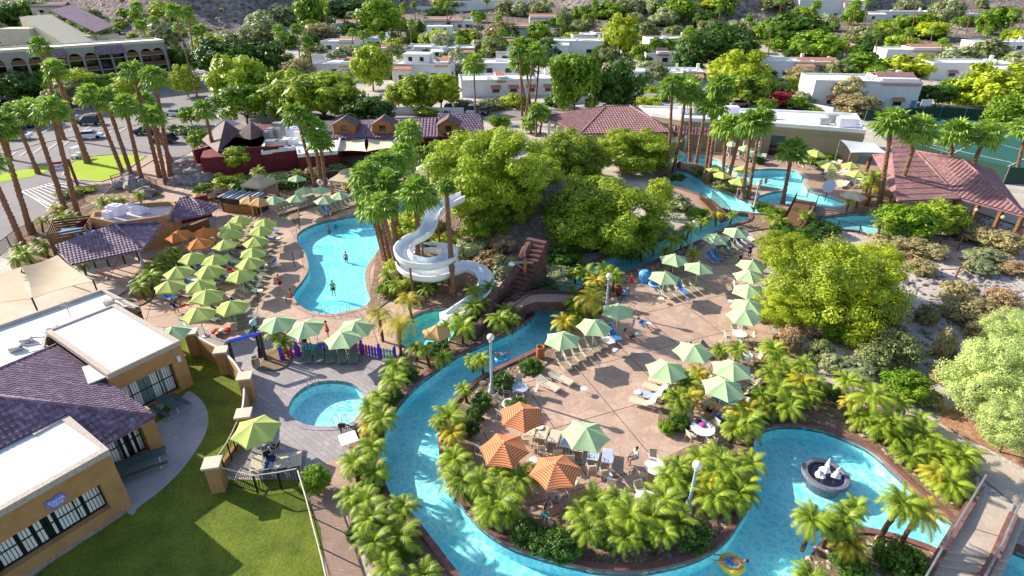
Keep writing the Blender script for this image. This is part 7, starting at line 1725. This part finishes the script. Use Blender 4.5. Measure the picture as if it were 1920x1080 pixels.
for i, (a, b, c, d, n, pl) in enumerate([(509, 436, 494, 480, 6, 'on poolside edge of umbrella field'), (492, 500, 470, 548, 6, 'at lower poolside edge of umbrella field'), (463, 424, 446, 470, 6, 'between the two upper umbrella columns'), (440, 486, 424, 530, 6, 'between middle columns of umbrella field'), (418, 458, 408, 490, 4, 'left of fourth row umbrellas'), (384, 486, 366, 512, 4, 'left of the middle umbrella column'), (362, 518, 345, 556, 5, 'at lower left of umbrella field'), (408, 520, 392, 552, 4, 'around the lowest middle umbrellas'), (462, 560, 440, 586, 4, 'at the bottom of umbrella field'), (345, 492, 325, 514, 3, 'beside the leftmost umbrella column'), (480, 462, 466, 486, 3, 'under right column of umbrella field'), (410, 592, 395, 600, 2, 'beneath the lowest umbrella of field'), (332, 545, 315, 562, 3, 'on sunny paving left of umbrella field')]):
    lrow(a, b, c, d, n, 26, 5, 'g' if i % 2 else 't', pl, 'sling lounger', special={2: 'b'} if i in (0, 5, 6, 12) else {})
lrow(455, 596, 485, 622, 3, -40, 12, 'G', 'near the blue beam frame', 'dark green lounger'); lrow(506, 503, 516, 500, 1, -30, 8, 'b', 'beside man in red shirt')
lrow(1545, 328, 1580, 352, 8, -24, 8, 'c', 'in the near upper pool row', 'cream lounger'); lrow(1572, 322, 1612, 350, 8, -24, 8, 'c', 'in the rear upper pool row', 'cream lounger')
lrow(1495, 304, 1530, 306, 5, 2, 14, 'c', 'along the olive wall', 'cream lounger'); lrow(1405, 302, 1430, 300, 4, -12, 12, 'c', 'behind the upper pool urns', 'cream lounger')
lrow(1362, 330, 1385, 342, 3, -14, 8, 'c', 'on the strip between the upper pools', 'cream lounger'); lrow(1545, 316, 1570, 312, 3, -16, 10, 'c', 'under the lime umbrellas up the deck', 'cream lounger')
lrow(548, 352, 575, 346, 3, -14, 8, 'g', 'before the low dark wall', 'grey lounger'); lrow(602, 350, 640, 345, 4, 10, 10, 'g', 'at the dark wall beside palms', 'grey lounger')

# tables and chairs ---------------------------------------------------------------------------
TB = {}
def table(px, py, r, h, mat, look, place, n=4):
    q = P(px, py, h); key = (r, h, mat)
    if key not in TB:
        t = thing('table', None, 'table'); m = MB(); m.lathe((0, 0, h - .03), [(r * .97, 0), (r, .015), (r * .97, .03)], 22); m.obj('tabletop', mat, t)
        for k in range(n): a = 6.283 * k / n + .4; m = MB(); m.tube([(math.cos(a) * r * .8, math.sin(a) * r * .8, h - .03), (math.cos(a) * r * .85, math.sin(a) * r * .85, 0)], .018, 5); m.obj('leg', 'frame_white', t)
        TB[key] = t
    else: t = dupl(TB[key], None)
    t.location = (q.x, q.y, .05); t['group'] = 'round patio tables'; lab(t, look, place); return t
for (px, py, pl) in ((1121, 681, 'at foot of the river lounger row'), (1154, 657, 'near end of the river lounger row'), (1197, 626, 'beside the mint umbrella loungers'), (1216, 607, 'on shaded deck right of mint umbrella'), (1240, 560, 'under the far trio umbrella'), (1290, 562, 'in front of taupe loungers'), (1370, 565, 'by the man in blue shirt'), (1195, 736, 'left of striped towel loungers'), (1012, 801, 'beside the upper striped umbrella'), (1000, 863, 'left of the lowest striped umbrella'), (1017, 844, 'among loungers between striped umbrellas'), (1140, 892, 'below the striped towel loungers'), (1095, 729, 'on the open sunny deck'), (525, 463, 'at the poolside below blue towel'), (522, 447, 'at poolside by upper field row'), (523, 497, 'beside man in red shirt'), (488, 545, 'at lower poolside of umbrella field'), (412, 563, 'between the lowest field umbrellas'), (470, 593, 'above the blue beam frame'), (520, 600, 'under left umbrella above picket fence'), (1507, 312, 'in front of the olive wall loungers')):
    table(px, py, .27, .42, 'white_table', 'small round white side table', pl)
def make_chair():
    t = thing('chair', None, 'chair'); m = MB(); m.box((0, 0, .42), (.46, .44, .025)); m.obj('seat', 'black_sling', t)
    m = MB(); m.add([(-.22, .2, .44), (.22, .2, .44), (.22, .33, .9), (-.22, .33, .9), (-.22, .22, .44), (.22, .22, .44), (.22, .35, .9), (-.22, .35, .9)], [(0, 1, 2, 3), (7, 6, 5, 4), (0, 4, 5, 1), (1, 5, 6, 2), (2, 6, 7, 3), (3, 7, 4, 0)]); m.obj('backrest', 'black_sling', t)
    for s in (-.25, .25):
        m = MB(); m.tube([(s, -.22, 0), (s, -.22, .64), (s, .24, .66)], .016, 5); m.obj('armrest', 'frame_white', t)
        m = MB(); m.tube([(s, .28, 0), (s, .22, .44), (s, .35, .92)], .016, 5); m.obj('leg', 'frame_white', t)
    m = MB(); m.tube([(-.25, .35, .92), (.25, .35, .92)], .016, 5); m.obj('top_rail', 'frame_white', t)
    return t
CHP = {}
def chair(q, ang, look, place, kind='w'):
    if kind not in CHP:
        t = make_chair()
        if kind == 'w':
            for c in t.children:
                if c.name.startswith(('seat', 'backrest')): c.data.materials[0] = MATS['sling_cream']
        CHP[kind] = t
    else: t = dupl(CHP[kind], None)
    t.location = (q.x, q.y, .05); t.rotation_euler = (0, 0, ang); t['group'] = 'patio armchairs'; lab(t, look, place); return t
def dining(px, py, place, chairs=(0, 1.6, 3.2, 4.7), r=.6, mat='white_table', look='large round white table', ck='w', d=.95):
    t = table(px, py, r, .72, mat, look, place); q = Vector(t.location)
    for a in chairs: c = Vector((q.x + math.cos(a) * d, q.y + math.sin(a) * d, 0)); chair(c, a - math.pi / 2, 'white framed armchair' if ck == 'w' else 'black armchair', 'at table ' + place, ck)
dining(975, 727, 'by the globe lamp', mat='blue_table', look='large round bluish table'); dining(957, 757, 'behind the upper striped umbrella', (2.5, 4), look='large round white table')
dining(1387, 626, 'under the lower right umbrellas'); dining(1397, 666, 'beside the small date palms', (0, 2, 4)); dining(1230, 876, 'with striped chairs on the lower deck', (.3, 1.5, 3.5, 4.8), r=.7)
dining(1213, 938, 'between palms at the island bottom', (.6, 1.8, 2.8), r=.72); dining(1138, 935, 'half hidden by bottom palms', (1.2, 2.2), r=.55); dining(1318, 803, 'cluttered with towels by the palms', (.5, 2, 3.6, 5), r=.8)
dining(488, 828, 'beneath the yellow green umbrella', (-.2, -.9, 2.5), ck='k', mat='grey_metal', look='large round grey table'); dining(1405, 292, 'by the upper pool palms', (0, 2, 4), r=.5); dining(1380, 290, 'near the small upper umbrellas', (1, 3, 5), r=.5)
dining(322, 440, 'in front of the bar counter', (1, 3, 5), r=.5, ck='k'); dining(560, 632, 'behind the picket fence', (.5, 2.5, 4.5), r=.5, mat='accent_blue', look='round blue table')
dining(645, 648, 'behind the middle of picket fence', (1, 3), r=.45, mat='accent_blue', look='round blue table')
for (px, py, a) in ((900, 850, 2.5), (905, 868, 2.6), (985, 905, 3.3), (1005, 925, 3.4), (1030, 935, 3.3), (1055, 940, 3.4), (1075, 915, 4.2), (1005, 900, .2), (1035, 908, .4)): chair(P(px, py), a, 'white framed armchair', 'around the lowest striped umbrella')
for (px, py, a) in ((985, 838, 3.1), (1015, 850, 3.1), (1045, 858, 3.1), (1068, 868, 3.1), (1108, 888, 3.2), (1132, 896, 3.2)): chair(P(px, py), a, 'white framed armchair', 'behind the cream lounger row')
sq = thing('table', 'square white table beside the river palms below the spa', 'table', P(653, 822, .7).to_2d().to_3d()); m = MB(); m.box((0, 0, .72), (1.1, 1.1, .04), .5); m.obj('tabletop', 'white_table', sq)
for k in range(4): a = .5 + .785 + 1.5708 * k; m = MB(); m.tube([(math.cos(a) * .65, math.sin(a) * .65, .7), (math.cos(a) * .65, math.sin(a) * .65, 0)], .025, 5); m.obj('leg', 'frame_white', sq)
chair(P(643, 808), 3.4, 'dark armchair', 'above the square white table', 'k'); chair(P(668, 812), 2.4, 'dark armchair', 'at right of the square white table', 'k')
# picnic tables of the patio
def picnic(px, py, rz, label, L=2.6):
    t = thing('picnic_table', label, 'picnic table', P(px, py), rz); m = MB(); m.box((0, 0, .74), (L, .75, .05)); m.obj('tabletop', 'sage_table', t)
    for s in (-.75, .75): m = MB(); m.box((0, s, .44), (L, .28, .05)); m.obj('bench', 'sage_table', t)
    for s in (-L * .36, L * .36): m = MB(); m.tube([(s, -.75, .42), (s, -.7, .02), (s, .7, .02), (s, .75, .42)], .03, 6); m.tube([(s, 0, .02), (s, 0, .72)], .03, 6); m.obj('leg', 'sign_pale', t)
picnic(322, 768, A34 + .05, 'green mesh picnic table beside the upper patio window', 2.2); picnic(262, 880, R(32), 'long green picnic table in front of lower patio door', 3.2)
# small extras: towels, floats, bins
def blob(name, px, py, z, parts, label, cat):
    t = thing(name, label, cat, P(px, py, z).to_2d().to_3d() + Vector((0, 0, z)))
    for i, (mat, c, s) in enumerate(parts): m = MB(); m.ball(c, s, 9, .45, .3); m.obj('fold', mat, t, True)
blob('towel_heap', 1310, 792, .76, [('cloth_navy', (0, 0, .05), .28), ('towel_white', (.3, .1, .05), .22), ('pink_cloth', (.15, -.3, .06), .25)], 'heap of navy, white and pink towels on the cluttered table', 'towels')
blob('towel_heap', 405, 625, .1, [('cloth_red', (0, 0, .2), .4), ('towel_white', (.5, .1, .2), .35), ('cloth_red', (.9, .2, .2), .35), ('skin_dark', (.4, -.3, .2), .3)], 'pile of red striped towels inside the wall corner', 'towels')
blob('towel_heap', 1358, 782, .45, [('towel_blue', (0, 0, 0), .4), ('towel_white', (.4, .3, .05), .35)], 'blue and white towels on shaded loungers', 'towels')
def ringf(px, py, z, mat, label, r=.42, rx=0):
    m = MB(); vs = []; n, k = 20, 8
    for i in range(n):
        a = 6.283 * i / n
        for j in range(k): b = 6.283 * j / k; rr = r + .16 * math.cos(b); vs.append((rr * math.cos(a), rr * math.sin(a), .16 * math.sin(b)))
    m.add(vs, [(i * k + j, ((i + 1) % n) * k + j, ((i + 1) % n) * k + (j + 1) % k, i * k + (j + 1) % k) for i in range(n) for j in range(k)]); o = m.obj('swim_ring', mat, None, True); q = P(px, py, z); o.location = q; o.rotation_euler = (rx, 0, 0); tag(o, label, 'swim ring'); return o
ringf(993, 886, .25, 'ring_yellow', 'yellow swim ring beside the lowest striped umbrella', .4); ringf(1168, 548, .3, 'ring_blue', 'blue swim ring at the red urn', .3); ringf(600, 342, 1.1, 'white_paint', 'white life ring on the dark wall by palms', .3, R(90)); 
ringf(1230, 533, .45, 'ring_blue', 'pale blue ring heap near date palms at far deck', .6)
bn = thing('towel_bin', 'round blue towel bin heaped with blue mesh near the far palms', 'bin', P(1207, 528)); m = MB(); m.lathe((0, 0, 0), [(.45, 0), (.6, .8), (.55, 1.0), (.3, 1.25)], 12); m.obj('bin', 'ring_blue', bn)
# umbrellas' tall flag posts by the pool
for (px, py, lb) in ((553, 500, 'thin dark pole at the left side of big pool'), (679, 405, 'thin dark pole at the upper right of big pool')):
    q = P(px, py); o = MB().tube([q, (q.x, q.y, 1.6)], .04, 6).obj('pole', 'dark_metal'); tag(o, lb, 'pole')
hp2 = thing('basketball_hoop', 'small clear backboard hoop at edge of the upper pool', 'hoop', P(1546, 378)); m = MB(); m.tube([(0, 0, 0), (0, 0, 1.5)], .05); m.obj('post', 'dark_metal', hp2); m = MB(); m.lathe((0, 0, 0), [(.9, 0), (.9, .05)], 18); o = m.obj('backboard', 'sign_pale', hp2); o.location = (0, -.05, 2.2); o.rotation_euler = (R(90), 0, 0)
# ================================================================ CARS
def make_car(mat, suv=False):
    t = thing('parked_car', None, 'car'); h = 1.0 if suv else .82; L, Wd = 4.5, 1.8; m = MB()
    xs = [(-2.25, .45, .7), (-2.15, .4, .85), (-1.2, .35, .95), (1.3, .33, .98), (2.1, .36, .9), (2.25, .45, .65)]
    sec = []
    for x, zb, zt in xs: sec.append([(x, -.88, zb), (x, -.9, (zb + zt) / 2), (x, -.8, zt), (x, .8, zt), (x, .9, (zb + zt) / 2), (x, .88, zb)])
    vs = [v for s in sec for v in s]; m.add(vs, [(i * 6 + k, (i + 1) * 6 + k, (i + 1) * 6 + (k + 1) % 6, i * 6 + (k + 1) % 6) for i in range(5) for k in range(6)] + [(5, 4, 3, 2, 1, 0), tuple(30 + k for k in range(6))]); fixn(m.obj('body', mat, t))
    top = 1.72 if suv else 1.42; m = MB(); a = -1.3; b = 1.9 if suv else 1.5
    base = [(a, -.78, .95), (b, -.78, .97), (b, .78, .97), (a, .78, .95)]; tp = [(a + .65, -.62, top), (b - (.3 if suv else .6), -.62, top), (b - (.3 if suv else .6), .62, top), (a + .65, .62, top)]
    m.add(base + tp, [(0, 1, 5, 4), (1, 2, 6, 5), (2, 3, 7, 6), (3, 0, 4, 7), (4, 5, 6, 7)]); fixn(m.obj('windows', 'dark_glass', t))
    m = MB(); m.slab([Vector(v) + Vector((0, 0, .03)) for v in tp], .06); fixn(m.obj('roof', mat, t))
    for x in (-1.4, 1.4):
        for y in (-.82, .82): m = MB(); o = m.tube([(x, y - .1, .33), (x, y + .1, .33)], .33, 12).obj('wheel', 'tyre', t)
    for y in (-.6, .6): m = MB(); m.box((-2.24, y, .68), (.06, .35, .14)); m.obj('headlight', 'sign_pale', t)
    return t
CARP = {}
def car(px, py, rz, mat, label, suv=False):
    q = PT(px, py); key = (mat, suv)
    if key not in CARP: t = make_car(mat, suv); CARP[key] = t
    else: t = dupl(CARP[key], None)
    t.location = (q.x, q.y, q.z + .06); t.rotation_euler = (0, 0, R(rz)); t['group'] = 'cars parked around the resort'; t['label'] = label
CW = dict(car_white='white', car_silver='silver', car_dark='dark', car_blue='blue', car_red='red', car_tan='tan')
for i, (px, py, rz, mt, suv) in enumerate([(128, 226, 10, 'car_silver', 0), (170, 234, 10, 'car_dark', 1), (20, 245, 20, 'car_blue', 0), (45, 240, 20, 'car_dark', 0), (35, 262, 15, 'car_white', 0), (330, 218, -20, 'car_silver', 0), (130, 200, 80, 'car_blue', 0), (150, 196, 80, 'car_dark', 1), (190, 162, 60, 'car_blue', 0), (203, 160, 60, 'car_white', 0), (216, 158, 60, 'car_silver', 0), (318, 152, 30, 'car_blue', 0), (275, 252, 10, 'car_dark', 0), (78, 188, 70, 'car_silver', 0), (60, 236, 15, 'car_silver', 1), (8, 200, 70, 'car_dark', 0), (170, 260, 200, 'car_white', 0), (310, 268, 0, 'car_dark', 1)]):
    place = ['by first palm row of lot', 'right of the silver one by palms', 'at far left of the lot', 'behind the left palms of lot', 'near the left edge of lot', 'right of the planted traffic island', 'under the car park palms', 'beside the blue one under palms', 'first in the line below hotel', 'second in the line below hotel', 'third in the line below hotel', 'beside the dark hotel trees', 'behind the palm group by the lawn island', 'under the left hotel trees', 'in the middle of left lot', 'at the edge below the hotel trees', 'at the grass island end', 'in front of the red walled patio'][i]
    car(px, py, rz, mt, f'{CW[mt]} ' + ('suv' if suv else 'car') + ' ' + place, bool(suv))
for i, (px, py, rz, mt, suv, lb) in enumerate([(840, 212, 85, 'car_dark', 1, 'dark suv facing the dining hall roof'), (884, 213, 85, 'car_white', 1, 'white suv beside the tall single palm'), (1385, 200, 5, 'car_tan', 0, 'tan car on the road below the dark tree group'), (765, 110, 80, 'car_white', 0, 'left white car in the white carport'), (781, 109, 80, 'car_white', 0, 'right white car in the white carport'), (1020, 226, 80, 'car_white', 0, 'white car left of brown hip roof'), (908, 214, 85, 'car_dark', 0, 'dark car hidden right of white suv'), (1710, 18, 5, 'car_white', 1, 'white pickup on the hillside house deck'), (1412, 192, 20, 'car_dark', 1, 'dark suv under trees at road bend'), (850, 108, 5, 'car_silver', 0, 'silver car before the pale garage house')]): car(px, py, rz, mt, lb, bool(suv))
gc = thing('golf_cart', 'white golf cart beside the grass island', 'golf cart', P(148, 296), R(80))
m = MB(); m.box((0, 0, .45), (2.2, 1.1, .4)); m.box((.2, 0, .75), (.6, 1.0, .3)); m.obj('body', 'car_white', gc); m = MB(); m.box((0, 0, 1.8), (1.8, 1.15, .06)); m.obj('roof', 'car_white', gc)
for x in (-.8, .8):
    for y in (-.5, .5): m = MB(); m.tube([(x, y - .07, .22), (x, y + .07, .22)], .22, 10); m.obj('wheel', 'tyre', gc); m = MB(); m.tube([(x, y, .6), (x * .9, y, 1.8)], .025, 4); m.obj('post', 'dark_metal', gc)

# ================================================================ PEOPLE
def skin_mesh(joints, edges, name, mat, root=0, sub=1):
    me = bpy.data.meshes.new(name); me.from_pydata([j[0] for j in joints], edges, [])
    o = bpy.data.objects.new(name, me); COL.objects.link(o)
    sk = o.modifiers.new('s', 'SKIN'); sk.use_smooth_shade = True
    for i, j in enumerate(joints):
        v = me.skin_vertices[0].data[i]; r = j[1]; v.radius = (r if isinstance(r, tuple) else (r, r)); v.use_root = (i == root)
    sb_ = o.modifiers.new('u', 'SUBSURF'); sb_.levels = sub; sb_.render_levels = sub
    dg = bpy.context.evaluated_depsgraph_get(); dg.update(); m2 = bpy.data.meshes.new_from_object(o.evaluated_get(dg)); bpy.data.objects.remove(o); m2.materials.clear(); m2.materials.append(MATS[mat])
    k = bpy.data.objects.new(name, m2); COL.objects.link(k); return k
def pose(kind):
    'joint positions in metres, facing -Y'
    V = Vector
    P_ = dict(pel=V((0, 0, .95)), wst=V((0, 0, 1.08)), chs=V((0, -.01, 1.3)), nck=V((0, 0, 1.5)), hed=V((0, -.02, 1.6)), top=V((0, -.01, 1.72)))
    for s, n in ((-1, 'l'), (1, 'r')):
        P_['sh' + n] = V((s * .18, 0, 1.42)); P_['el' + n] = V((s * .25, .03, 1.14)); P_['wr' + n] = V((s * .26, -.08, .9)); P_['hn' + n] = V((s * .26, -.11, .83))
        P_['hp' + n] = V((s * .095, 0, .9)); P_['kn' + n] = V((s * .11, -.02, .5)); P_['an' + n] = V((s * .11, .02, .08)); P_['to' + n] = V((s * .13, -.16, .04))
    if kind == 'walk': P_['knl'].y = -.2; P_['anl'].y = -.22; P_['tol'].y = -.4; P_['knr'].y = .05; P_['anr'] += V((0, .28, .08)); P_['tor'].y = .14; P_['wrl'].y = .12; P_['hnl'].y = .16; P_['wrr'].y = -.25; P_['hnr'].y = -.3
    if kind == 'reach': P_['ell'] = V((-.4, -.1, 1.55)); P_['wrl'] = V((-.3, -.12, 1.8)); P_['hnl'] = V((-.26, -.12, 1.88)); P_['elr'] = V((.42, -.05, 1.3)); P_['wrr'] = V((.3, -.1, 1.1)); P_['hnr'] = V((.24, -.1, 1.05))
    if kind == 'arms': P_['ell'] = V((-.45, 0, 1.38)); P_['wrl'] = V((-.68, -.05, 1.4)); P_['hnl'] = V((-.76, -.06, 1.4)); P_['elr'] = V((.45, 0, 1.38)); P_['wrr'] = V((.68, -.05, 1.4)); P_['hnr'] = V((.76, -.06, 1.4))
    if kind == 'sit':
        for k in P_: P_[k] = P_[k] - V((0, 0, .42))
        for s, n in ((-1, 'l'), (1, 'r')):
            P_['kn' + n] = V((s * .13, -.45, .55)); P_['an' + n] = V((s * .13, -.42, .1)); P_['to' + n] = V((s * .14, -.58, .05)); P_['wr' + n] = V((s * .2, -.28, .66)); P_['hn' + n] = V((s * .17, -.35, .64))
    if kind in ('lie', 'float'):
        up = .5 if kind == 'lie' else .15
        q = dict(pel=(0, 0, .45), wst=(0, .15, .5), chs=(0, .35, .62), nck=(0, .52, .74), hed=(0, .6, .8), top=(0, .7, .86)); 
        for k, v in q.items(): P_[k] = V(v)
        for s, n in ((-1, 'l'), (1, 'r')):
            P_['sh' + n] = V((s * .18, .46, .68)); P_['el' + n] = V((s * .34, .25, .52)); P_['wr' + n] = V((s * .3, .02, .5)); P_['hn' + n] = V((s * .27, -.06, .5))
            P_['hp' + n] = V((s * .1, -.05, .44)); P_['kn' + n] = V((s * .15, -.5, .56 if n == 'l' else .46)); P_['an' + n] = V((s * .18, -.92, .42)); P_['to' + n] = V((s * .2, -1.0, .52))
        if kind == 'float':
            for k in P_: P_[k] = P_[k] - V((0, 0, .18))
    if kind == 'swim':
        for k in P_: P_[k] = P_[k] - V((0, 0, .95))
        for n in 'lr': P_['wr' + n].z = .02; P_['hn' + n].z = .0; P_['wr' + n].y = -.35; P_['hn' + n].y = -.43; P_['el' + n].z = .12; P_['el' + n].y = -.1
    return P_
RAD = dict(pel=(.15, .11), wst=(.125, .09), chs=(.155, .105), nck=.055, hed=(.075, .09), top=(.07, .085), sh=.062, el=.042, wr=.028, hn=.036, hp=.085, kn=.056, an=.038, to=.032)
def person(px, py, kind, label, skin='skin', hair='hair_dark', top=None, bottom='cloth_navy', rz=0, scale=1.0, z=.05, dress=False, long_hair=False, hat=None):
    p = pose(kind); names = ['pel', 'wst', 'chs', 'nck', 'hed', 'top']; js = []; idx = {}
    def aj(k, r): idx[k] = len(js); js.append((p[k], r))
    for k in names: aj(k, RAD[k])
    ed = [(0, 1), (1, 2), (2, 3), (3, 4), (4, 5)]
    for n in 'lr':
        for k in ('sh', 'el', 'wr', 'hn'): aj(k + n, RAD[k])
        ed += [(idx['chs'], idx['sh' + n]), (idx['sh' + n], idx['el' + n]), (idx['el' + n], idx['wr' + n]), (idx['wr' + n], idx['hn' + n])]
        for k in ('hp', 'kn', 'an', 'to'): aj(k + n, RAD[k])
        ed += [(0, idx['hp' + n]), (idx['hp' + n], idx['kn' + n]), (idx['kn' + n], idx['an' + n]), (idx['an' + n], idx['to' + n])]
        d = (p['hn' + n] - p['wr' + n]).normalized(); sd = d.cross(Vector((0, 1, .3))).normalized()
        for f in range(5):   # four fingers and a thumb leaving the side of the palm
            o_ = (f - 1.5) * .016 if f < 4 else .035; a = p['hn' + n] + sd * o_ + d * (.01 if f < 4 else -.015); b = a + d * (.045, .055, .05, .04, .03)[f] + sd * (.02 if f == 4 else 0)
            i = len(js); js.append((a + d * .012, .012)); js.append((b, .009)); ed += [(idx['hn' + n], i), (i, i + 1)]
    q = P(px, py, z); t = thing('person', label, 'person', q, rz); t.scale = (scale,) * 3; t['group'] = 'people around the pools'
    b = skin_mesh(js, ed, 'body', skin); b.parent = t
    h = MB(); hc = (p['hed'] + p['top']) / 2 + Vector((0, .015, .015)); h.ball((hc.x, hc.y + .02, hc.z + .02), .1, 10, 1.12)
    if long_hair: h.tube([hc + Vector((0, .07, 0)), hc + Vector((0, .1, -.28))], [.08, .05], 7)
    h.obj('hair', hair if not hat else hat, t, True)
    f = MB(); hd = p['hed']
    for s in (-1, 1): f.ball((hd.x + s * .03, hd.y - .085, hd.z + .035), .011, 6)
    f.obj('eyes', 'hair_dark', t); f = MB(); f.add([(hd.x - .012, hd.y - .085, hd.z - .005), (hd.x + .012, hd.y - .085, hd.z - .005), (hd.x, hd.y - .11, hd.z), (hd.x, hd.y - .088, hd.z + .03)], [(0, 1, 2), (1, 3, 2), (3, 0, 2)]); f.obj('nose', skin, t)
    f = MB(); f.box((hd.x, hd.y - .088, hd.z - .035), (.04, .008, .01)); f.obj('mouth', 'cloth_red', t)
    def cloth(keys, eds, infl, mat, nm):
        jj = []
        for k in keys: r = RAD[k if k in RAD else k[:-1]]; jj.append((p[k], tuple(x + infl for x in r) if isinstance(r, tuple) else r + infl))
        o = skin_mesh(jj, eds, nm, mat); o.parent = t
    if top: 
        p['mhl'] = p['shl'].lerp(p['ell'], .7); p['mhr'] = p['shr'].lerp(p['elr'], .7); RAD['mh'] = .055
        cloth(['wst', 'chs', 'shl', 'mhl', 'shr', 'mhr', 'pel'], [(0, 1), (1, 2), (2, 3), (1, 4), (4, 5), (0, 6)], .022, top, 'shirt')
    if dress:
        m = MB(); a = p['pel']; m.lathe((a.x, a.y, a.z - .42), [(.24, 0), (.17, .4), (.14, .55)], 12); m.obj('skirt', bottom, t)
    else:
        p['mtl'] = p['hpl'].lerp(p['knl'], .6); p['mtr'] = p['hpr'].lerp(p['knr'], .6); RAD['mt'] = .075
        cloth(['pel', 'hpl', 'mtl', 'hpr', 'mtr'], [(0, 1), (1, 2), (0, 3), (3, 4)], .02, bottom, 'shorts')
    return t
person(527, 545, 'stand', 'man in red shirt and dark shorts standing by the big pool', top='cloth_red', bottom='cloth_black', rz=1.2)
person(1021, 985, 'reach', 'woman in turquoise bikini bottom with raised arm near island bottom', bottom='cloth_teal', rz=2.8, long_hair=True)
person(1385, 502, 'walk', 'woman in short black dress walking on the far deck', top='cloth_black', bottom='cloth_black', rz=.6, dress=True)
person(1403, 486, 'arms', 'man in navy shirt carrying a pale towel across his shoulders', top='cloth_navy', bottom='cloth_navy', rz=.2)
person(1374, 553, 'stand', 'man in white patterned shirt beside the pale umbrella', top='cloth_white', bottom='cloth_navy', rz=-.7)
person(1381, 561, 'stand', 'child in bright blue shirt beside the man in white', top='cloth_blue', bottom='cloth_white', rz=-.7, scale=.75)
person(1182, 543, 'stand', 'woman in red swimsuit standing by the far date palms', bottom='cloth_red', top='cloth_red', rz=.4)
person(1348, 482, 'sit', 'person in orange shirt sitting on the blue towel lounger', top='cloth_orange', bottom='cloth_blue', rz=.9)
person(616, 635, 'stand', 'woman in red swimsuit between the umbrellas above picket fence', top='cloth_red', bottom='cloth_red', rz=2)
person(572, 648, 'sit', 'person in red shirt seated behind the picket fence', top='cloth_red', bottom='cloth_black', rz=.5, hat='cloth_red')
person(716, 638, 'stand', 'dark haired boy standing beside the splash pool deck', skin='skin_dark', bottom='cloth_red', rz=-1)
person(1183, 640, 'lie', 'sunbather in black lying under the mint umbrella', bottom='cloth_black', rz=.7, long_hair=True)
person(1207, 618, 'lie', 'sunbather on patterned blue towel right of the mint umbrella', bottom='cloth_blue', top='cloth_blue', rz=.7)
person(1190, 868, 'sit', 'woman in white sitting left of the lower white table', top='cloth_white', bottom='cloth_white', rz=-1.2)
person(1342, 788, 'lie', 'sunbather in shorts on the shaded lounger by cluttered table', bottom='cloth_blue', rz=-1.0)
person(1328, 778, 'lie', 'second sunbather on the shaded lounger above cluttered table', bottom='cloth_black', rz=-1.0)
person(330, 585, 'sit', 'person with blue towel seated left of the umbrella field', bottom='cloth_blue', top='cloth_navy', rz=.8)
person(345, 580, 'lie', 'sunbather on lounger at the left of umbrella field', bottom='cloth_red', rz=1.5)
person(438, 515, 'lie', 'sunbather in red between the field umbrellas', bottom='cloth_red', top='cloth_red', rz=1.4)
person(500, 505, 'lie', 'sunbather on blue towel next to man in red shirt', bottom='cloth_white', rz=1.6)
person(622, 412, 'walk', 'child crossing the deck at the top of the big pool', bottom='cloth_red', rz=2.2, scale=.8)
person(547, 564, 'sit', 'person crouching in red at the left rim of big pool', bottom='cloth_red', rz=-1.2, skin='skin_dark')
person(1580, 318, 'sit', 'person in red shirt on the upper pool loungers', top='cloth_red', bottom='cloth_red', rz=.8)
person(1541, 332, 'sit', 'person in blue on the first upper pool lounger', top='cloth_blue', bottom='cloth_blue', rz=.8)
person(1890, 462, 'stand', 'shirtless man by the garden path left of another', bottom='wood_orange', rz=-.8); person(1908, 452, 'walk', 'shirtless man by the garden path nearest right edge', bottom='wood_orange', rz=-.8)
# in the water
person(649, 484, 'swim', 'swimmer standing in the middle of big pool', bottom='cloth_navy', z=-.5); person(617, 434, 'swim', 'swimmer at the top of the big pool', skin='skin_dark', bottom='cloth_navy', z=-.6, rz=1); person(629, 425, 'swim', 'swimmer with blue float at the top rim of big pool', bottom='cloth_blue', top='cloth_blue', z=-.5, rz=2)
person(627, 556, 'stand', 'boy in green and dark wetsuit wading at big pool shallow end', bottom='cloth_black', top='cloth_green', z=-.75, rz=.3)
person(1436, 340, 'swim', 'swimmer beside the upper pool island, at left', skin='skin_dark', bottom='cloth_black', z=-.6); person(1426, 343, 'swim', 'swimmer farther left in the upper pool shallows', bottom='cloth_black', z=-.6)
person(800, 470, 'lie', 'rider lying in the upper loop of the water slide', bottom='cloth_black', z=3.0, rz=1.6, skin='skin_dark')
ringf(941, 672, -.08, 'ring_blue', 'blue swim ring carrying a rider on the lazy river', .48); person(938, 670, 'float', 'rider reclining on the blue ring in the river', bottom='cloth_white', z=-.12, rz=2.0)
ringf(1372, 1058, -.08, 'ring_yellow', 'yellow swim ring carrying a rider at the bottom', .5); person(1370, 1060, 'float', 'rider in blue shorts and sunglasses reclining on the yellow ring', bottom='cloth_blue', z=-.12, rz=-1.9)
flush_labels()
